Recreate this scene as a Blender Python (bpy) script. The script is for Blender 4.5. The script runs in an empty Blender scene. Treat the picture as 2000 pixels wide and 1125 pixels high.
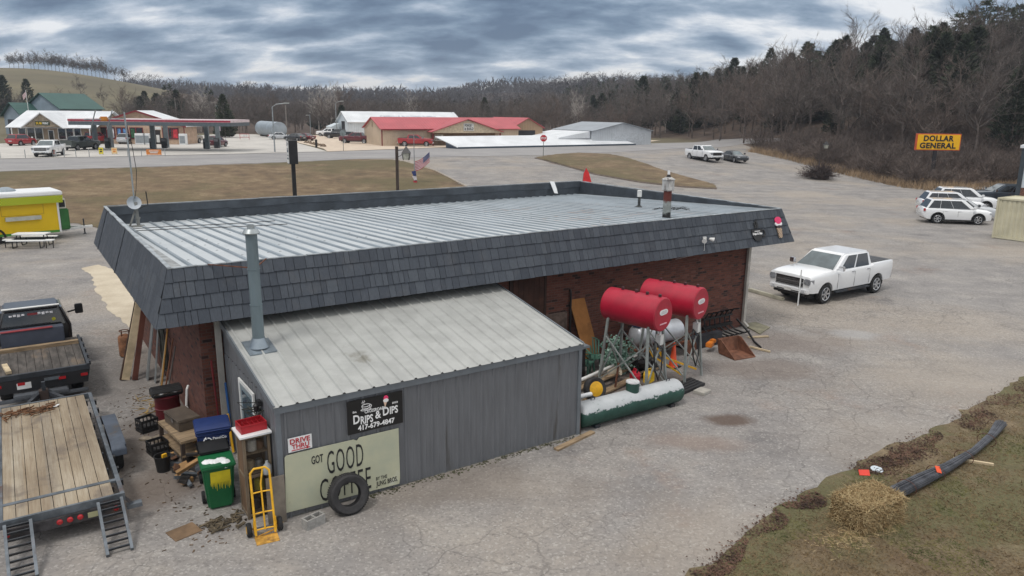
import bpy, bmesh, math, random
from mathutils import Vector, Matrix, noise
from mathutils.geometry import delaunay_2d_cdt
R = math.radians
PI = math.pi
sc = bpy.context.scene
COL = sc.collection

# ------------------------------------------------------------------ camera
F_PX, PITCH, ROLL, CAM_H = 1455.8, R(13.31), R(0.59), 7.596
_right = Vector((1, 0, 0))
_fwd = Vector((0, math.cos(PITCH), -math.sin(PITCH)))
_down = Vector((0, -math.sin(PITCH), -math.cos(PITCH)))
_cx = _right * math.cos(ROLL) - _down * math.sin(ROLL)
_cd = _right * math.sin(ROLL) + _down * math.cos(ROLL)
cam_data = bpy.data.cameras.new("camera")
cam = bpy.data.objects.new("camera", cam_data)
COL.objects.link(cam)
_m = Matrix.Identity(4)
for i in range(3):
    _m[i][0], _m[i][1], _m[i][2] = _cx[i], -_cd[i], -_fwd[i]
_m[0][3], _m[1][3], _m[2][3] = 0, 0, CAM_H
cam.matrix_world = _m
cam_data.sensor_width = 36
cam_data.lens = 36 * F_PX / 2000
cam_data.clip_start = 0.1
cam_data.clip_end = 6000
sc.camera = cam

# ------------------------------------------------------------------ light and sky
sc.view_settings.view_transform = 'Standard'
sc.view_settings.look = 'None'
sc.view_settings.exposure = 0.0
sc.view_settings.gamma = 1
SUN_EL, SUN_AZ = R(62), R(215)
sun_d = bpy.data.lights.new("sun", 'SUN')
sun_d.energy = 1.45
sun_d.angle = R(14)
sun_d.color = (1.0, 0.96, 0.9)
sun = bpy.data.objects.new("sun", sun_d)
COL.objects.link(sun)
_sd = Vector((math.cos(SUN_EL) * math.sin(SUN_AZ), math.cos(SUN_EL) * math.cos(SUN_AZ), math.sin(SUN_EL)))
sun.rotation_euler = _sd.to_track_quat('Z', 'Y').to_euler()
sun.location = (0, 0, 60)

world = bpy.data.worlds.new("World")
sc.world = world
world.use_nodes = True
wt = world.node_tree
wt.nodes.clear()


class G:
    """small node-graph helper"""
    def __init__(s, t):
        s.t = t

    def n(s, kind, **kw):
        nd = s.t.nodes.new(kind)
        ins = kw.pop('i', {})
        for k, v in kw.items():
            setattr(nd, k, v)
        for k, v in ins.items():
            s.put(nd.inputs[k], v)
        return nd

    def put(s, sock, v):
        if isinstance(v, bpy.types.NodeSocket):
            s.t.links.new(v, sock)
        elif isinstance(v, bpy.types.Node):
            s.t.links.new(v.outputs[0], sock)
        else:
            if hasattr(sock.default_value, '__len__') and not hasattr(v, '__len__'):
                v = (v,) * len(sock.default_value)
            if hasattr(v, '__len__') and len(sock.default_value) == 4 and len(v) == 3:
                v = (*v, 1)
            sock.default_value = v

    def math(s, op, a, b=0.0, c=0.0, clamp=False):
        nd = s.t.nodes.new('ShaderNodeMath')
        nd.operation = op
        nd.use_clamp = clamp
        for k, v in enumerate((a, b, c)):
            s.put(nd.inputs[k], v)
        return nd.outputs[0]

    def noise(s, vec, scale, detail=5, rough=.55, dist=0.0):
        nd = s.n('ShaderNodeTexNoise', i={'Scale': scale, 'Detail': detail, 'Roughness': rough, 'Distortion': dist})
        if vec is not None:
            s.put(nd.inputs['Vector'], vec)
        return nd.outputs[0]

    def ramp(s, fac, stops, interp='LINEAR'):
        nd = s.t.nodes.new('ShaderNodeValToRGB')
        cr = nd.color_ramp
        cr.interpolation = interp
        while len(cr.elements) < len(stops):
            cr.elements.new(0.5)
        for e, (p, c) in zip(cr.elements, stops):
            e.position = p
            e.color = (c, c, c, 1) if not hasattr(c, '__len__') else (*c, 1)
        s.put(nd.inputs[0], fac)
        return nd.outputs[0]

    def mix(s, fac, a, b, mode='MIX'):
        nd = s.t.nodes.new('ShaderNodeMix')
        nd.data_type = 'RGBA'
        nd.blend_type = mode
        s.put(nd.inputs[0], fac)
        s.put(nd.inputs[6], a)
        s.put(nd.inputs[7], b)
        return nd.outputs[2]

    def mapr(s, v, a, b, c=0.0, d=1.0, smooth=True):
        nd = s.n('ShaderNodeMapRange', interpolation_type='SMOOTHSTEP' if smooth else 'LINEAR')
        for k, x in enumerate((v, a, b, c, d)):
            s.put(nd.inputs[k], x)
        return nd.outputs[0]


g = G(wt)
tc = g.n('ShaderNodeTexCoord')
sep = g.n('ShaderNodeSeparateXYZ', i={0: tc.outputs['Generated']})
dx, dy, dz = sep.outputs[0], sep.outputs[1], sep.outputs[2]
zz = g.math('ADD', g.math('MAXIMUM', dz, 0.0), 0.34)
cvec = g.n('ShaderNodeCombineXYZ', i={0: g.math('DIVIDE', dx, zz), 1: g.math('DIVIDE', dy, zz), 2: 0.0}).outputs[0]
cm = g.n('ShaderNodeMapping', i={'Vector': cvec, 'Location': (3.1, 0.35, 0), 'Rotation': (0, 0, R(-10)), 'Scale': (.85, 1.55, 1)}).outputs[0]
n1 = g.noise(cm, 4.6, 12, .6, .1)
n2 = g.noise(cm, 1.25, 3, .5)
wob = g.n('ShaderNodeVectorMath', operation='ADD', i={0: cm, 1: g.n('ShaderNodeVectorMath', operation='SCALE', i={0: g.n('ShaderNodeTexNoise', i={'Vector': cm, 'Scale': 6.0, 'Detail': 8.0}).outputs[1], 3: .2}).outputs[0]}).outputs[0]
cell = g.n('ShaderNodeTexVoronoi', feature='SMOOTH_F1', i={'Vector': wob, 'Scale': 5.2, 'Smoothness': .35}).outputs['Distance']
nn = g.math('ADD', g.math('MULTIPLY', n1, 0.52), g.math('MULTIPLY', n2, 0.42))
nn = g.math('ADD', nn, g.math('MULTIPLY', g.math('SUBTRACT', cell, .36), .27))
# brighter on the right, thinner towards the horizon
nn = g.math('ADD', nn, g.math('MULTIPLY', g.mapr(dx, -0.1, 0.4), 0.105))
nn = g.math('ADD', nn, g.mapr(dz, 0.08, 0.02, -.03, 0.035))
nn = g.math('SUBTRACT', nn, g.math('MULTIPLY', g.mapr(dz, 0.085, 0.15), g.mapr(dx, 0.25, -0.15, 0.0, 0.06)))
cloud = g.ramp(nn, [(0.36, (.115, .175, .275)), (0.44, (.19, .27, .385)), (0.515, (.33, .42, .54)), (0.575, (.56, .63, .73)), (0.65, (.93, .95, .98))])
warm = g.mix(g.math('MULTIPLY', g.mapr(dz, 0.075, 0.01), g.mapr(nn, .56, .66)), cloud, (.95, .91, .86))
# the cloud deck overhead is brighter and whiter than the bank on the horizon
warm = g.mix(g.mapr(dz, 0.18, 0.5, 0.0, .8), warm, (.86, .84, .81))
lift = g.mapr(dz, 0.17, 0.65, 1.0, 1.5)
bgc = g.n('ShaderNodeBackground', i={0: warm, 1: lift})
sky = g.n('ShaderNodeTexSky', sky_type='NISHITA', sun_disc=False, sun_elevation=SUN_EL, sun_rotation=SUN_AZ)
bgs = g.n('ShaderNodeBackground', i={0: sky.outputs[0], 1: 0.08})
mx = g.n('ShaderNodeMixShader', i={0: 0.93})
wt.links.new(bgs.outputs[0], mx.inputs[1])
wt.links.new(bgc.outputs[0], mx.inputs[2])
wo = g.n('ShaderNodeOutputWorld', i={0: mx.outputs[0]})

# ------------------------------------------------------------------ materials
_mats = {}


def srgb(r, gg, b):
    f = lambda c: c / 12.92 if c <= .04045 else ((c + .055) / 1.055) ** 2.4
    return (f(r / 255), f(gg / 255), f(b / 255))


def M(name, col, rough=.6, metal=0.0, var=.12, scale=3.0, col2=None, bump=0.0, bscale=None, dirt=0.0, dcol=(.09, .07, .05), coat=0.0, spec=None, trans=0.0, uv=False, thresh=(.35, .65), stretch=None):
    """principled material with noise-mottled colour, optional second colour, dirt patches and bump"""
    if name in _mats:
        return _mats[name]
    m = bpy.data.materials.new(name)
    m.use_nodes = True
    t = m.node_tree
    t.nodes.clear()
    g = G(t)
    tc = g.n('ShaderNodeTexCoord')
    v = tc.outputs['UV' if uv else 'Object']
    if stretch:
        v = g.n('ShaderNodeMapping', i={'Vector': v, 'Scale': stretch}).outputs[0]
    n1 = g.noise(v, scale, 6, .6)
    f = g.mapr(n1, thresh[0], thresh[1])
    a = tuple(c * (1 - var) for c in col)
    b = tuple(min(1, c * (1 + var)) for c in col) if col2 is None else col2
    c = g.mix(f, a, b)
    if dirt:
        d = g.noise(v, scale * .37, 8, .65)
        c = g.mix(g.mapr(d, .62 - dirt * .3, .72), c, dcol)
    bs = g.n('ShaderNodeBsdfPrincipled', i={'Base Color': c, 'Roughness': rough, 'Metallic': metal})
    if coat:
        bs.inputs['Coat Weight'].default_value = coat
        bs.inputs['Coat Roughness'].default_value = .08
    if spec is not None:
        bs.inputs['Specular IOR Level'].default_value = spec
    if trans:
        bs.inputs['Transmission Weight'].default_value = trans
    if bump:
        bn = g.noise(v, bscale or scale * 6, 5, .6)
        bp = g.n('ShaderNodeBump', i={'Strength': bump, 'Distance': .02, 'Height': bn})
        t.links.new(bp.outputs[0], bs.inputs['Normal'])
    g.n('ShaderNodeOutputMaterial', i={0: bs.outputs[0]})
    _mats[name] = m
    return m


def custom(name, fn):
    if name in _mats:
        return _mats[name]
    m = bpy.data.materials.new(name)
    m.use_nodes = True
    m.node_tree.nodes.clear()
    g = G(m.node_tree)
    tc = g.n('ShaderNodeTexCoord')
    col, rough, h, hd = fn(g, tc)
    bs = g.n('ShaderNodeBsdfPrincipled', i={'Base Color': col, 'Roughness': rough})
    if h is not None:
        bp = g.n('ShaderNodeBump', i={'Strength': 1.0, 'Distance': hd, 'Height': h})
        m.node_tree.links.new(bp.outputs[0], bs.inputs['Normal'])
    g.n('ShaderNodeOutputMaterial', i={0: bs.outputs[0]})
    _mats[name] = m
    return m


def _cracks(g, v, scale, width):
    w = g.noise(v, scale * 2.2, 4, .6)
    wv = g.n('ShaderNodeVectorMath', operation='ADD', i={0: v, 1: g.n('ShaderNodeVectorMath', operation='SCALE', i={0: g.n('ShaderNodeTexNoise', i={'Vector': v, 'Scale': scale * 1.7, 'Detail': 4.0}).outputs[1], 3: .55 / scale}).outputs[0]}).outputs[0]
    vo = g.n('ShaderNodeTexVoronoi', feature='DISTANCE_TO_EDGE', i={'Vector': wv, 'Scale': scale})
    return g.mapr(vo.outputs['Distance'], 0.0, width, 1.0, 0.0)


STAINS = [(-7.4, 15.2, 1.4, 2.4, srgb(96, 82, 70), .55), (-10.2, 21.5, 2.2, 3.6, srgb(118, 110, 104), .45), (-1.0, 14.2, 3.4, 1.0, srgb(118, 106, 94), .4), (5.55, 17.7, .75, .45, srgb(84, 66, 54), .8), (4.4, 16.4, 1.5, .6, srgb(134, 112, 98), .4), (9.5, 24.5, 3.0, 1.8, srgb(120, 104, 92), .4), (12.2, 25.4, 1.0, .8, srgb(168, 169, 170), .4),
          (7.8, 21.8, 2.2, 1.2, srgb(112, 96, 84), .4), (-8.6, 17.0, 1.2, 3.4, srgb(92, 80, 70), .6), (-8.2, 13.6, 2.6, 1.6, srgb(112, 100, 90), .5), (4.8, 11.8, 3.0, 2.4, srgb(158, 146, 132), .35), (9.6, 16.4, 3.2, 2.2, srgb(158, 147, 134), .35), (13.8, 21.0, 3.5, 2.6, srgb(158, 149, 138), .35), (3.6, 20.4, 2.2, 1.2, srgb(100, 84, 72), .6)]


def _asphalt(g, tc):
    v = tc.outputs['Object']
    big = g.noise(v, .11, 5, .6, .6)
    mid = g.noise(v, .55, 6, .62)
    fine = g.noise(v, 9, 4, .7)
    grain = g.n('ShaderNodeTexVoronoi', i={'Vector': v, 'Scale': 26.0}).outputs['Color']
    gr = g.n('ShaderNodeSeparateColor', i={0: grain}).outputs[0]
    c = g.ramp(mid, [(.28, srgb(118, 115, 114)), (.5, srgb(141, 137, 134)), (.72, srgb(162, 157, 151))])
    c = g.mix(g.mapr(big, .44, .66, 0, .6), c, srgb(168, 156, 141))           # pale dusty gravel
    st = g.noise(g.n('ShaderNodeMapping', i={'Vector': v, 'Location': (11, 5, 0), 'Scale': (1, 1, 1)}).outputs[0], .23, 7, .68)
    c = g.mix(g.mapr(st, .58, .72, 0, .42), c, srgb(136, 104, 84))             # rusty soil washed over it
    dk = g.noise(g.n('ShaderNodeMapping', i={'Vector': v, 'Location': (-7, 31, 0)}).outputs[0], .33, 6, .62)
    c = g.mix(g.mapr(dk, .58, .72, 0, .6), c, srgb(88, 86, 88))                # oil and damp
    tr = g.noise(g.n('ShaderNodeMapping', i={'Vector': v, 'Rotation': (0, 0, R(-38)), 'Scale': (.06, .9, 1)}).outputs[0], 1.0, 5, .62)
    c = g.mix(g.mapr(tr, .5, .68, 0, .3), c, srgb(112, 107, 104))
    c = g.mix(g.mapr(tr, .45, .3, 0, .25), c, srgb(166, 160, 153))
    ck = _cracks(g, v, .75, .02)
    patch = g.mapr(g.noise(v, .16, 3, .5), .43, .56)
    ck = g.math('MULTIPLY', ck, patch)
    c = g.mix(g.math('MULTIPLY', ck, .32), c, srgb(70, 66, 64))
    ck2 = g.math('MULTIPLY', _cracks(g, v, 2.6, .05), g.mapr(g.noise(g.n('ShaderNodeMapping', i={'Vector': v, 'Location': (3, 9, 0)}).outputs[0], .2, 3, .5), .48, .62))
    c = g.mix(g.math('MULTIPLY', ck2, .28), c, srgb(82, 78, 75))
    c = g.mix(g.mapr(fine, .3, .7, 0, .38), c, srgb(104, 101, 100))
    c = g.mix(g.mapr(gr, .80, .97, 0, .3), c, srgb(192, 188, 182))
    c = g.mix(g.mapr(gr, .2, .04, 0, .3), c, srgb(84, 80, 78))
    for (x0, y0, rx_, ry_, colr, amt) in STAINS:
        sp = g.n('ShaderNodeSeparateXYZ', i={0: v})
        ex = g.math('POWER', g.math('DIVIDE', g.math('SUBTRACT', sp.outputs[0], x0), rx_), 2.0)
        ey = g.math('POWER', g.math('DIVIDE', g.math('SUBTRACT', sp.outputs[1], y0), ry_), 2.0)
        dd = g.math('ADD', g.math('SQRT', g.math('ADD', ex, ey)), g.math('MULTIPLY', g.math('SUBTRACT', mid, .5), 1.6))
        c = g.mix(g.mapr(dd, 1.1, .35, 0, amt), c, colr)
    h = g.math('ADD', g.math('MULTIPLY', gr, .35), g.math('MULTIPLY', g.math('ADD', ck, ck2), -.8))
    return c, .9, h, .012


def _road(g, tc):
    v = tc.outputs['Object']
    mid = g.noise(v, .2, 6, .6)
    st = g.noise(g.n('ShaderNodeMapping', i={'Vector': v, 'Rotation': (0, 0, R(-33)), 'Scale': (.05, 1.1, 1)}).outputs[0], 1.0, 4, .6)
    c = g.ramp(mid, [(.3, srgb(138, 136, 136)), (.7, srgb(160, 157, 155))])
    c = g.mix(g.mapr(st, .45, .68, 0, .5), c, srgb(124, 122, 123))
    f = g.noise(v, 6, 4, .7)
    c = g.mix(g.mapr(f, .3, .7, 0, .3), c, srgb(118, 115, 114))
    return c, .88, f, .006


def _concrete(g, tc):
    v = tc.outputs['Object']
    n = g.noise(v, .35, 7, .62)
    c = g.ramp(n, [(.3, srgb(172, 168, 163)), (.7, srgb(200, 196, 189))])
    f = g.noise(v, 5, 5, .7)
    c = g.mix(g.mapr(f, .4, .75, 0, .35), c, srgb(150, 143, 134))
    return c, .9, f, .008


def _slab(g, tc):
    v = tc.outputs['Object']
    n = g.noise(v, .8, 7, .62)
    c = g.ramp(n, [(.3, srgb(176, 163, 142)), (.7, srgb(204, 193, 172))])
    f = g.noise(v, 12, 4, .7)
    c = g.mix(g.mapr(f, .4, .75, 0, .3), c, srgb(150, 133, 112))
    return c, .92, f, .01


def _dead_grass(g, tc):
    v = tc.outputs['Object']
    big = g.noise(v, .07, 5, .6, .5)
    mid = g.noise(v, .6, 6, .65)
    fine = g.noise(g.n('ShaderNodeMapping', i={'Vector': v, 'Scale': (1.0, .45, 1)}).outputs[0], 9, 5, .75)
    c = g.ramp(mid, [(.3, srgb(88, 72, 54)), (.52, srgb(126, 106, 80)), (.72, srgb(154, 136, 106))])
    c = g.mix(g.mapr(big, .45, .6, 0, .8), c, srgb(96, 90, 58))
    c = g.mix(g.mapr(fine, .25, .75, .55, 0), c, srgb(70, 56, 42))
    return c, .95, fine, .05


def _bank(g, tc):
    v = tc.outputs['Object']
    big = g.noise(v, .35, 6, .62, .5)
    mid = g.noise(v, 1.6, 6, .68)
    fine = g.noise(v, 22, 5, .75)
    c = g.ramp(mid, [(.28, srgb(106, 92, 72)), (.5, srgb(132, 116, 90)), (.74, srgb(158, 140, 112))])
    c = g.mix(g.mapr(big, .42, .58, 0, .8), c, srgb(104, 106, 68))
    rd = g.noise(g.n('ShaderNodeMapping', i={'Vector': v, 'Location': (4, 17, 0)}).outputs[0], .5, 6, .6)
    c = g.mix(g.mapr(rd, .54, .7, 0, .5), c, srgb(120, 94, 76))
    c = g.mix(g.mapr(fine, .25, .75, .6, 0), c, srgb(74, 62, 48))
    return c, .95, fine, .04


def _pasture(g, tc):
    v = tc.outputs['Object']
    n = g.noise(v, .02, 6, .6)
    m2 = g.noise(v, .12, 6, .65)
    c = g.ramp(n, [(.35, srgb(90, 83, 64)), (.65, srgb(112, 103, 78))])
    c = g.mix(g.mapr(m2, .45, .7, 0, .5), c, srgb(86, 84, 58))
    return c, .95, None, 0


def _brick(g, tc):
    v = tc.outputs['UV']
    br = g.n('ShaderNodeTexBrick', offset=.5, i={'Vector': v, 'Scale': 1.0, 'Mortar Size': .007, 'Brick Width': .215, 'Row Height': .075, 'Mortar Smooth': .2, 'Bias': 0.0, 'Color1': (0, 0, 0, 1), 'Color2': (1, 1, 1, 1), 'Mortar': (.5, .5, .5, 1)})
    rnd = g.n('ShaderNodeSeparateColor', i={0: br.outputs['Color']}).outputs[0]
    c = g.ramp(rnd, [(0.0, srgb(46, 34, 34)), (.05, srgb(60, 42, 40)), (.10, srgb(92, 55, 46)), (.5, srgb(106, 62, 51)), (.9, srgb(119, 72, 58)), (1.0, srgb(120, 80, 68))])
    n = g.noise(v, 1.2, 6, .65)
    c = g.mix(g.mapr(n, .35, .7, 0, .45), c, srgb(80, 52, 46))
    c = g.mix(br.outputs['Fac'], c, srgb(96, 78, 70))
    h = g.math('ADD', g.math('MULTIPLY', br.outputs['Fac'], -1.0), g.math('MULTIPLY', g.noise(v, 30, 3, .6), .3))
    return c, .9, h, .008


def _deck(g, tc):
    v = tc.outputs['Object']
    n = g.noise(g.n('ShaderNodeMapping', i={'Vector': v, 'Scale': (1.4, .35, 1)}).outputs[0], 1.3, 7, .6)
    gr = g.noise(g.n('ShaderNodeMapping', i={'Vector': v, 'Scale': (30, 1.1, 1)}).outputs[0], 1.0, 5, .7)
    sep = g.n('ShaderNodeSeparateXYZ', i={0: v})
    pid = g.math('FLOOR', g.math('DIVIDE', sep.outputs[0], .1905))
    pr = g.n('ShaderNodeTexWhiteNoise', noise_dimensions='1D', i={'W': pid}).outputs[0]
    c = g.ramp(n, [(.3, srgb(124, 113, 99)), (.55, srgb(160, 149, 131)), (.75, srgb(186, 177, 160))])
    c = g.mix(g.mapr(pr, 0, 1, 0, .35), c, srgb(150, 130, 102))
    c = g.mix(g.mapr(gr, .3, .62, .45, 0), c, srgb(110, 90, 68))
    st = g.noise(v, 1.1, 5, .6)
    c = g.mix(g.mapr(st, .54, .68, 0, .6), c, srgb(100, 90, 82))
    kn = g.n('ShaderNodeTexVoronoi', i={'Vector': g.n('ShaderNodeMapping', i={'Vector': v, 'Scale': (4.0, 1.3, 1)}).outputs[0], 'Scale': 1.6})
    c = g.mix(g.mapr(kn.outputs['Distance'], .05, .02, 0, .7), c, srgb(84, 62, 44))
    return c, .85, gr, .006


def _roof(g, tc):
    v = tc.outputs['Object']
    st = g.noise(g.n('ShaderNodeMapping', i={'Vector': v, 'Scale': (1.0, .22, 1)}).outputs[0], 1.1, 6, .62)
    n = g.noise(v, .5, 6, .62)
    c = g.ramp(n, [(.3, srgb(172, 178, 182)), (.7, srgb(194, 198, 200))])
    c = g.mix(g.mapr(st, .42, .7, 0, .4), c, srgb(140, 148, 154))
    sep = g.n('ShaderNodeSeparateXYZ', i={0: v})
    zone = g.math('MULTIPLY', g.math('MULTIPLY', g.mapr(sep.outputs[0], 10, 14), g.mapr(sep.outputs[0], 19.5, 18)), g.mapr(sep.outputs[1], 8, 6))
    r1 = g.noise(g.n('ShaderNodeMapping', i={'Vector': v, 'Scale': (.8, 1.4, 1)}).outputs[0], .8, 7, .62)
    c = g.mix(g.math('MULTIPLY', zone, g.mapr(r1, .53, .64, 0, .75)), c, srgb(160, 128, 104))
    return c, .6, None, 0


asphalt = custom('weathered_asphalt', _asphalt)
roadmat = custom('highway_asphalt', _road)
concrete = custom('pale_concrete', _concrete)
slabmat = custom('walkway_concrete', _slab)
deadgrass = custom('dead_grass', _dead_grass)
bankmat = custom('bank_turf', _bank)


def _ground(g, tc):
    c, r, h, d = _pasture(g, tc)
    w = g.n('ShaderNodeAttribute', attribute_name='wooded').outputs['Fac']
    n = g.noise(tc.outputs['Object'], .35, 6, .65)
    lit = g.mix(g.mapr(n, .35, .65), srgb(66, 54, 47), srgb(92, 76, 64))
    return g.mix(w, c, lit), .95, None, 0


pasture = custom('hill_pasture', _ground)
brick = custom('red_brick', _brick)
deckmat = custom('weathered_deck_boards', _deck)
roofmat = custom('galvanised_roof', _roof)
black = M('black_plastic', (.012, .012, .013), .5, var=.3)
rubber = M('tyre_rubber', (.017, .017, .018), .85, var=.35, bump=.2)
steel = M('worn_grey_steel', srgb(104, 110, 116), .5, .5, var=.25, dirt=.2, dcol=srgb(96, 70, 55))
darksteel = M('dark_painted_steel', srgb(52, 56, 62), .55, .2, var=.3, dirt=.2, dcol=srgb(86, 66, 55))
galv = M('galvanised_metal', srgb(158, 164, 166), .42, .6, var=.15)
chrome = M('chrome', (.75, .76, .78), .12, 1.0, var=.05)
rust = M('rusty_iron', srgb(98, 60, 42), .9, .1, var=.35, scale=8, bump=.3)
wood = M('weathered_timber', srgb(140, 120, 95), .9, var=.3, scale=2, stretch=(1, 6, 6), bump=.2)
paleboard = M('pale_board', srgb(190, 172, 142), .85, var=.2, scale=3)
white = M('white_paint', (.78, .79, .79), .4, var=.04, scale=1)
offwhite = M('dirty_white_paint', (.66, .66, .64), .6, var=.12, scale=2, dirt=.15, dcol=(.35, .32, .28))
carwhite = M('white_car_paint', (.80, .81, .82), .25, var=.02, scale=1, coat=.8)
glass = M('dark_vehicle_glass', (.018, .022, .026), .04, var=.3, spec=.9)
windscreen = M('windscreen_glass', (.10, .13, .14), .05, var=.3, scale=1, spec=1.0)
redpaint = M('red_tank_paint', srgb(166, 24, 50), .42, var=.12, scale=1.5, dirt=.08, dcol=srgb(120, 40, 45))
yellowpaint = M('yellow_paint', srgb(226, 172, 36), .5, var=.15, scale=6, dirt=.18, dcol=srgb(120, 88, 48))
lamp_red = M('red_lamp_lens', (.42, .02, .025), .2, var=.1)
lamp_clear = M('clear_lamp_lens', (.55, .57, .6), .12, var=.15, spec=.8)
ink = M('black_lettering', (.015, .015, .016), .6, var=.1)
whiteink = M('white_lettering', (.8, .8, .8), .6, var=.05)

# ------------------------------------------------------------------ mesh building
def tag(o, label=None, cat=None, group=None, kind=None):
    if label:
        o['label'] = label
    if cat:
        o['category'] = cat
    if group:
        o['group'] = group
    if kind:
        o['kind'] = kind
    return o


def thing(name, label, cat, loc=(0, 0, 0), rz=0.0, group=None, tilt=None):
    o = bpy.data.objects.new(name, None)
    COL.objects.link(o)
    o.empty_display_size = .2
    o.location = loc
    o.rotation_euler = (tilt[0], tilt[1], rz) if tilt else (0, 0, rz)
    return tag(o, label, cat, group)


class MB:
    def __init__(s):
        s.v, s.f = [], []

    def add(s, vs, fs):
        b = len(s.v)
        s.v += [Vector(p) for p in vs]
        s.f += [tuple(i + b for i in f) for f in fs]
        return s

    def mark(s):
        return len(s.v)

    def xf(s, mat, start=0):
        for i in range(start, len(s.v)):
            s.v[i] = mat @ s.v[i]
        return s

    def box(s, c, d, rz=0.0, rx=0.0, ry=0.0):
        x, y, z = d[0] / 2, d[1] / 2, d[2] / 2
        vs = [Vector((a, b, e)) for e in (-z, z) for b in (-y, y) for a in (-x, x)]
        if rz or rx or ry:
            m = Matrix.Rotation(rz, 3, 'Z') @ Matrix.Rotation(ry, 3, 'Y') @ Matrix.Rotation(rx, 3, 'X')
            vs = [m @ p for p in vs]
        c = Vector(c)
        return s.add([p + c for p in vs], [(0, 2, 3, 1), (4, 5, 7, 6), (0, 1, 5, 4), (2, 6, 7, 3), (0, 4, 6, 2), (1, 3, 7, 5)])

    def b2(s, lo, hi):
        return s.box([(a + b) / 2 for a, b in zip(lo, hi)], [b - a for a, b in zip(lo, hi)])

    def bar(s, p, q, w, h=None, up=(0, 0, 1)):
        """square bar from p to q"""
        p, q = Vector(p), Vector(q)
        h = h or w
        d = (q - p).normalized()
        up = Vector(up)
        if abs(d.dot(up)) > .98:
            up = Vector((0, 1, 0))
        a = d.cross(up).normalized() * (w / 2)
        b = a.cross(d).normalized() * (h / 2)
        vs = [p - a - b, p + a - b, p + a + b, p - a + b, q - a - b, q + a - b, q + a + b, q - a + b]
        return s.add(vs, [(3, 2, 1, 0), (4, 5, 6, 7), (0, 1, 5, 4), (1, 2, 6, 5), (2, 3, 7, 6), (3, 0, 4, 7)])

    def path(s, pts, r, n=8, closed=False, r2=None):
        pts = [Vector(p) for p in pts]
        rings = []
        prev = None
        m = len(pts)
        for i, p in enumerate(pts):
            if closed:
                d = (pts[(i + 1) % m] - pts[i - 1]).normalized()
            else:
                d = (pts[min(i + 1, m - 1)] - pts[max(i - 1, 0)]).normalized()
            if prev is None:
                a = d.orthogonal().normalized()
            else:
                a = (prev - d * prev.dot(d)).normalized()
            prev = a
            b = d.cross(a)
            rr = r if r2 is None else r + (r2 - r) * i / max(1, m - 1)
            rings.append([p + (a * math.cos(2 * PI * k / n) + b * math.sin(2 * PI * k / n)) * rr for k in range(n)])
        vs = [p for ring in rings for p in ring]
        fs = []
        for i in range(m if closed else m - 1):
            j = (i + 1) % m
            for k in range(n):
                fs.append((i * n + k, i * n + (k + 1) % n, j * n + (k + 1) % n, j * n + k))
        if not closed:
            fs.append(tuple(reversed(range(n))))
            fs.append(tuple((m - 1) * n + k for k in range(n)))
        return s.add(vs, fs)

    def tube(s, p, q, r, r2=None, n=10):
        return s.path([p, q], r, n, False, r2)

    def lathe(s, prof, n=24, mat=None):
        """prof: list of (radius, z) revolved about z"""
        vs, fs = [], []
        for (r, z) in prof:
            for k in range(n):
                vs.append(Vector((r * math.cos(2 * PI * k / n), r * math.sin(2 * PI * k / n), z)))
        for i in range(len(prof) - 1):
            for k in range(n):
                fs.append((i * n + k, i * n + (k + 1) % n, (i + 1) * n + (k + 1) % n, (i + 1) * n + k))
        fs.append(tuple(reversed(range(n))))
        fs.append(tuple((len(prof) - 1) * n + k for k in range(n)))
        if mat:
            vs = [mat @ p for p in vs]
        return s.add(vs, fs)

    def prism(s, poly, a, b, axis='y'):
        """poly of 2-D points extruded along an axis from a to b"""
        n = len(poly)
        def pt(p, t):
            return {'y': (p[0], t, p[1]), 'x': (t, p[0], p[1]), 'z': (p[0], p[1], t)}[axis]
        vs = [pt(p, a) for p in poly] + [pt(p, b) for p in poly]
        fs = [tuple(range(n)), tuple(reversed(range(n, 2 * n)))]
        fs += [(i, i + n, (i + 1) % n + n, (i + 1) % n) for i in range(n)]
        return s.add(vs, fs)

    def quad(s, *p):
        return s.add(p, [tuple(range(len(p)))])

    def slab(s, p, t):
        """polygon p thickened by t along its normal"""
        p = [Vector(q) for q in p]
        nn = (p[1] - p[0]).cross(p[2] - p[0]).normalized() * t
        n = len(p)
        vs = p + [q - nn for q in p]
        fs = [tuple(range(n)), tuple(reversed(range(n, 2 * n)))] + [(i, i + n, (i + 1) % n + n, (i + 1) % n) for i in range(n)]
        return s.add(vs, fs)

    def ribs(s, p, du, dv, w, l, pitch=.305, h=.03, top=.025, foot=.065, first=.1, minor=0):
        """ribbed metal sheet: corner p, unit du across the ribs, unit dv along them"""
        p, du, dv = Vector(p), Vector(du).normalized(), Vector(dv).normalized()
        nn = du.cross(dv).normalized()
        xs = [(0, 0)]
        x = first
        while x < w - foot:
            xs += [(x - foot / 2, 0), (x - top / 2, h), (x + top / 2, h), (x + foot / 2, 0)]
            for k in range(minor):
                xm = x + pitch * (k + 1) / (minor + 1)
                if xm < w - .03:
                    xs += [(xm - .016, 0), (xm - .006, h * .28), (xm + .006, h * .28), (xm + .016, 0)]
            x += pitch
        xs.append((w, 0))
        vs = []
        for (a, b) in xs:
            q = p + du * a + nn * b
            vs += [q, q + dv * l]
        return s.add(vs, [(2 * i, 2 * i + 2, 2 * i + 3, 2 * i + 1) for i in range(len(xs) - 1)])

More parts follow.
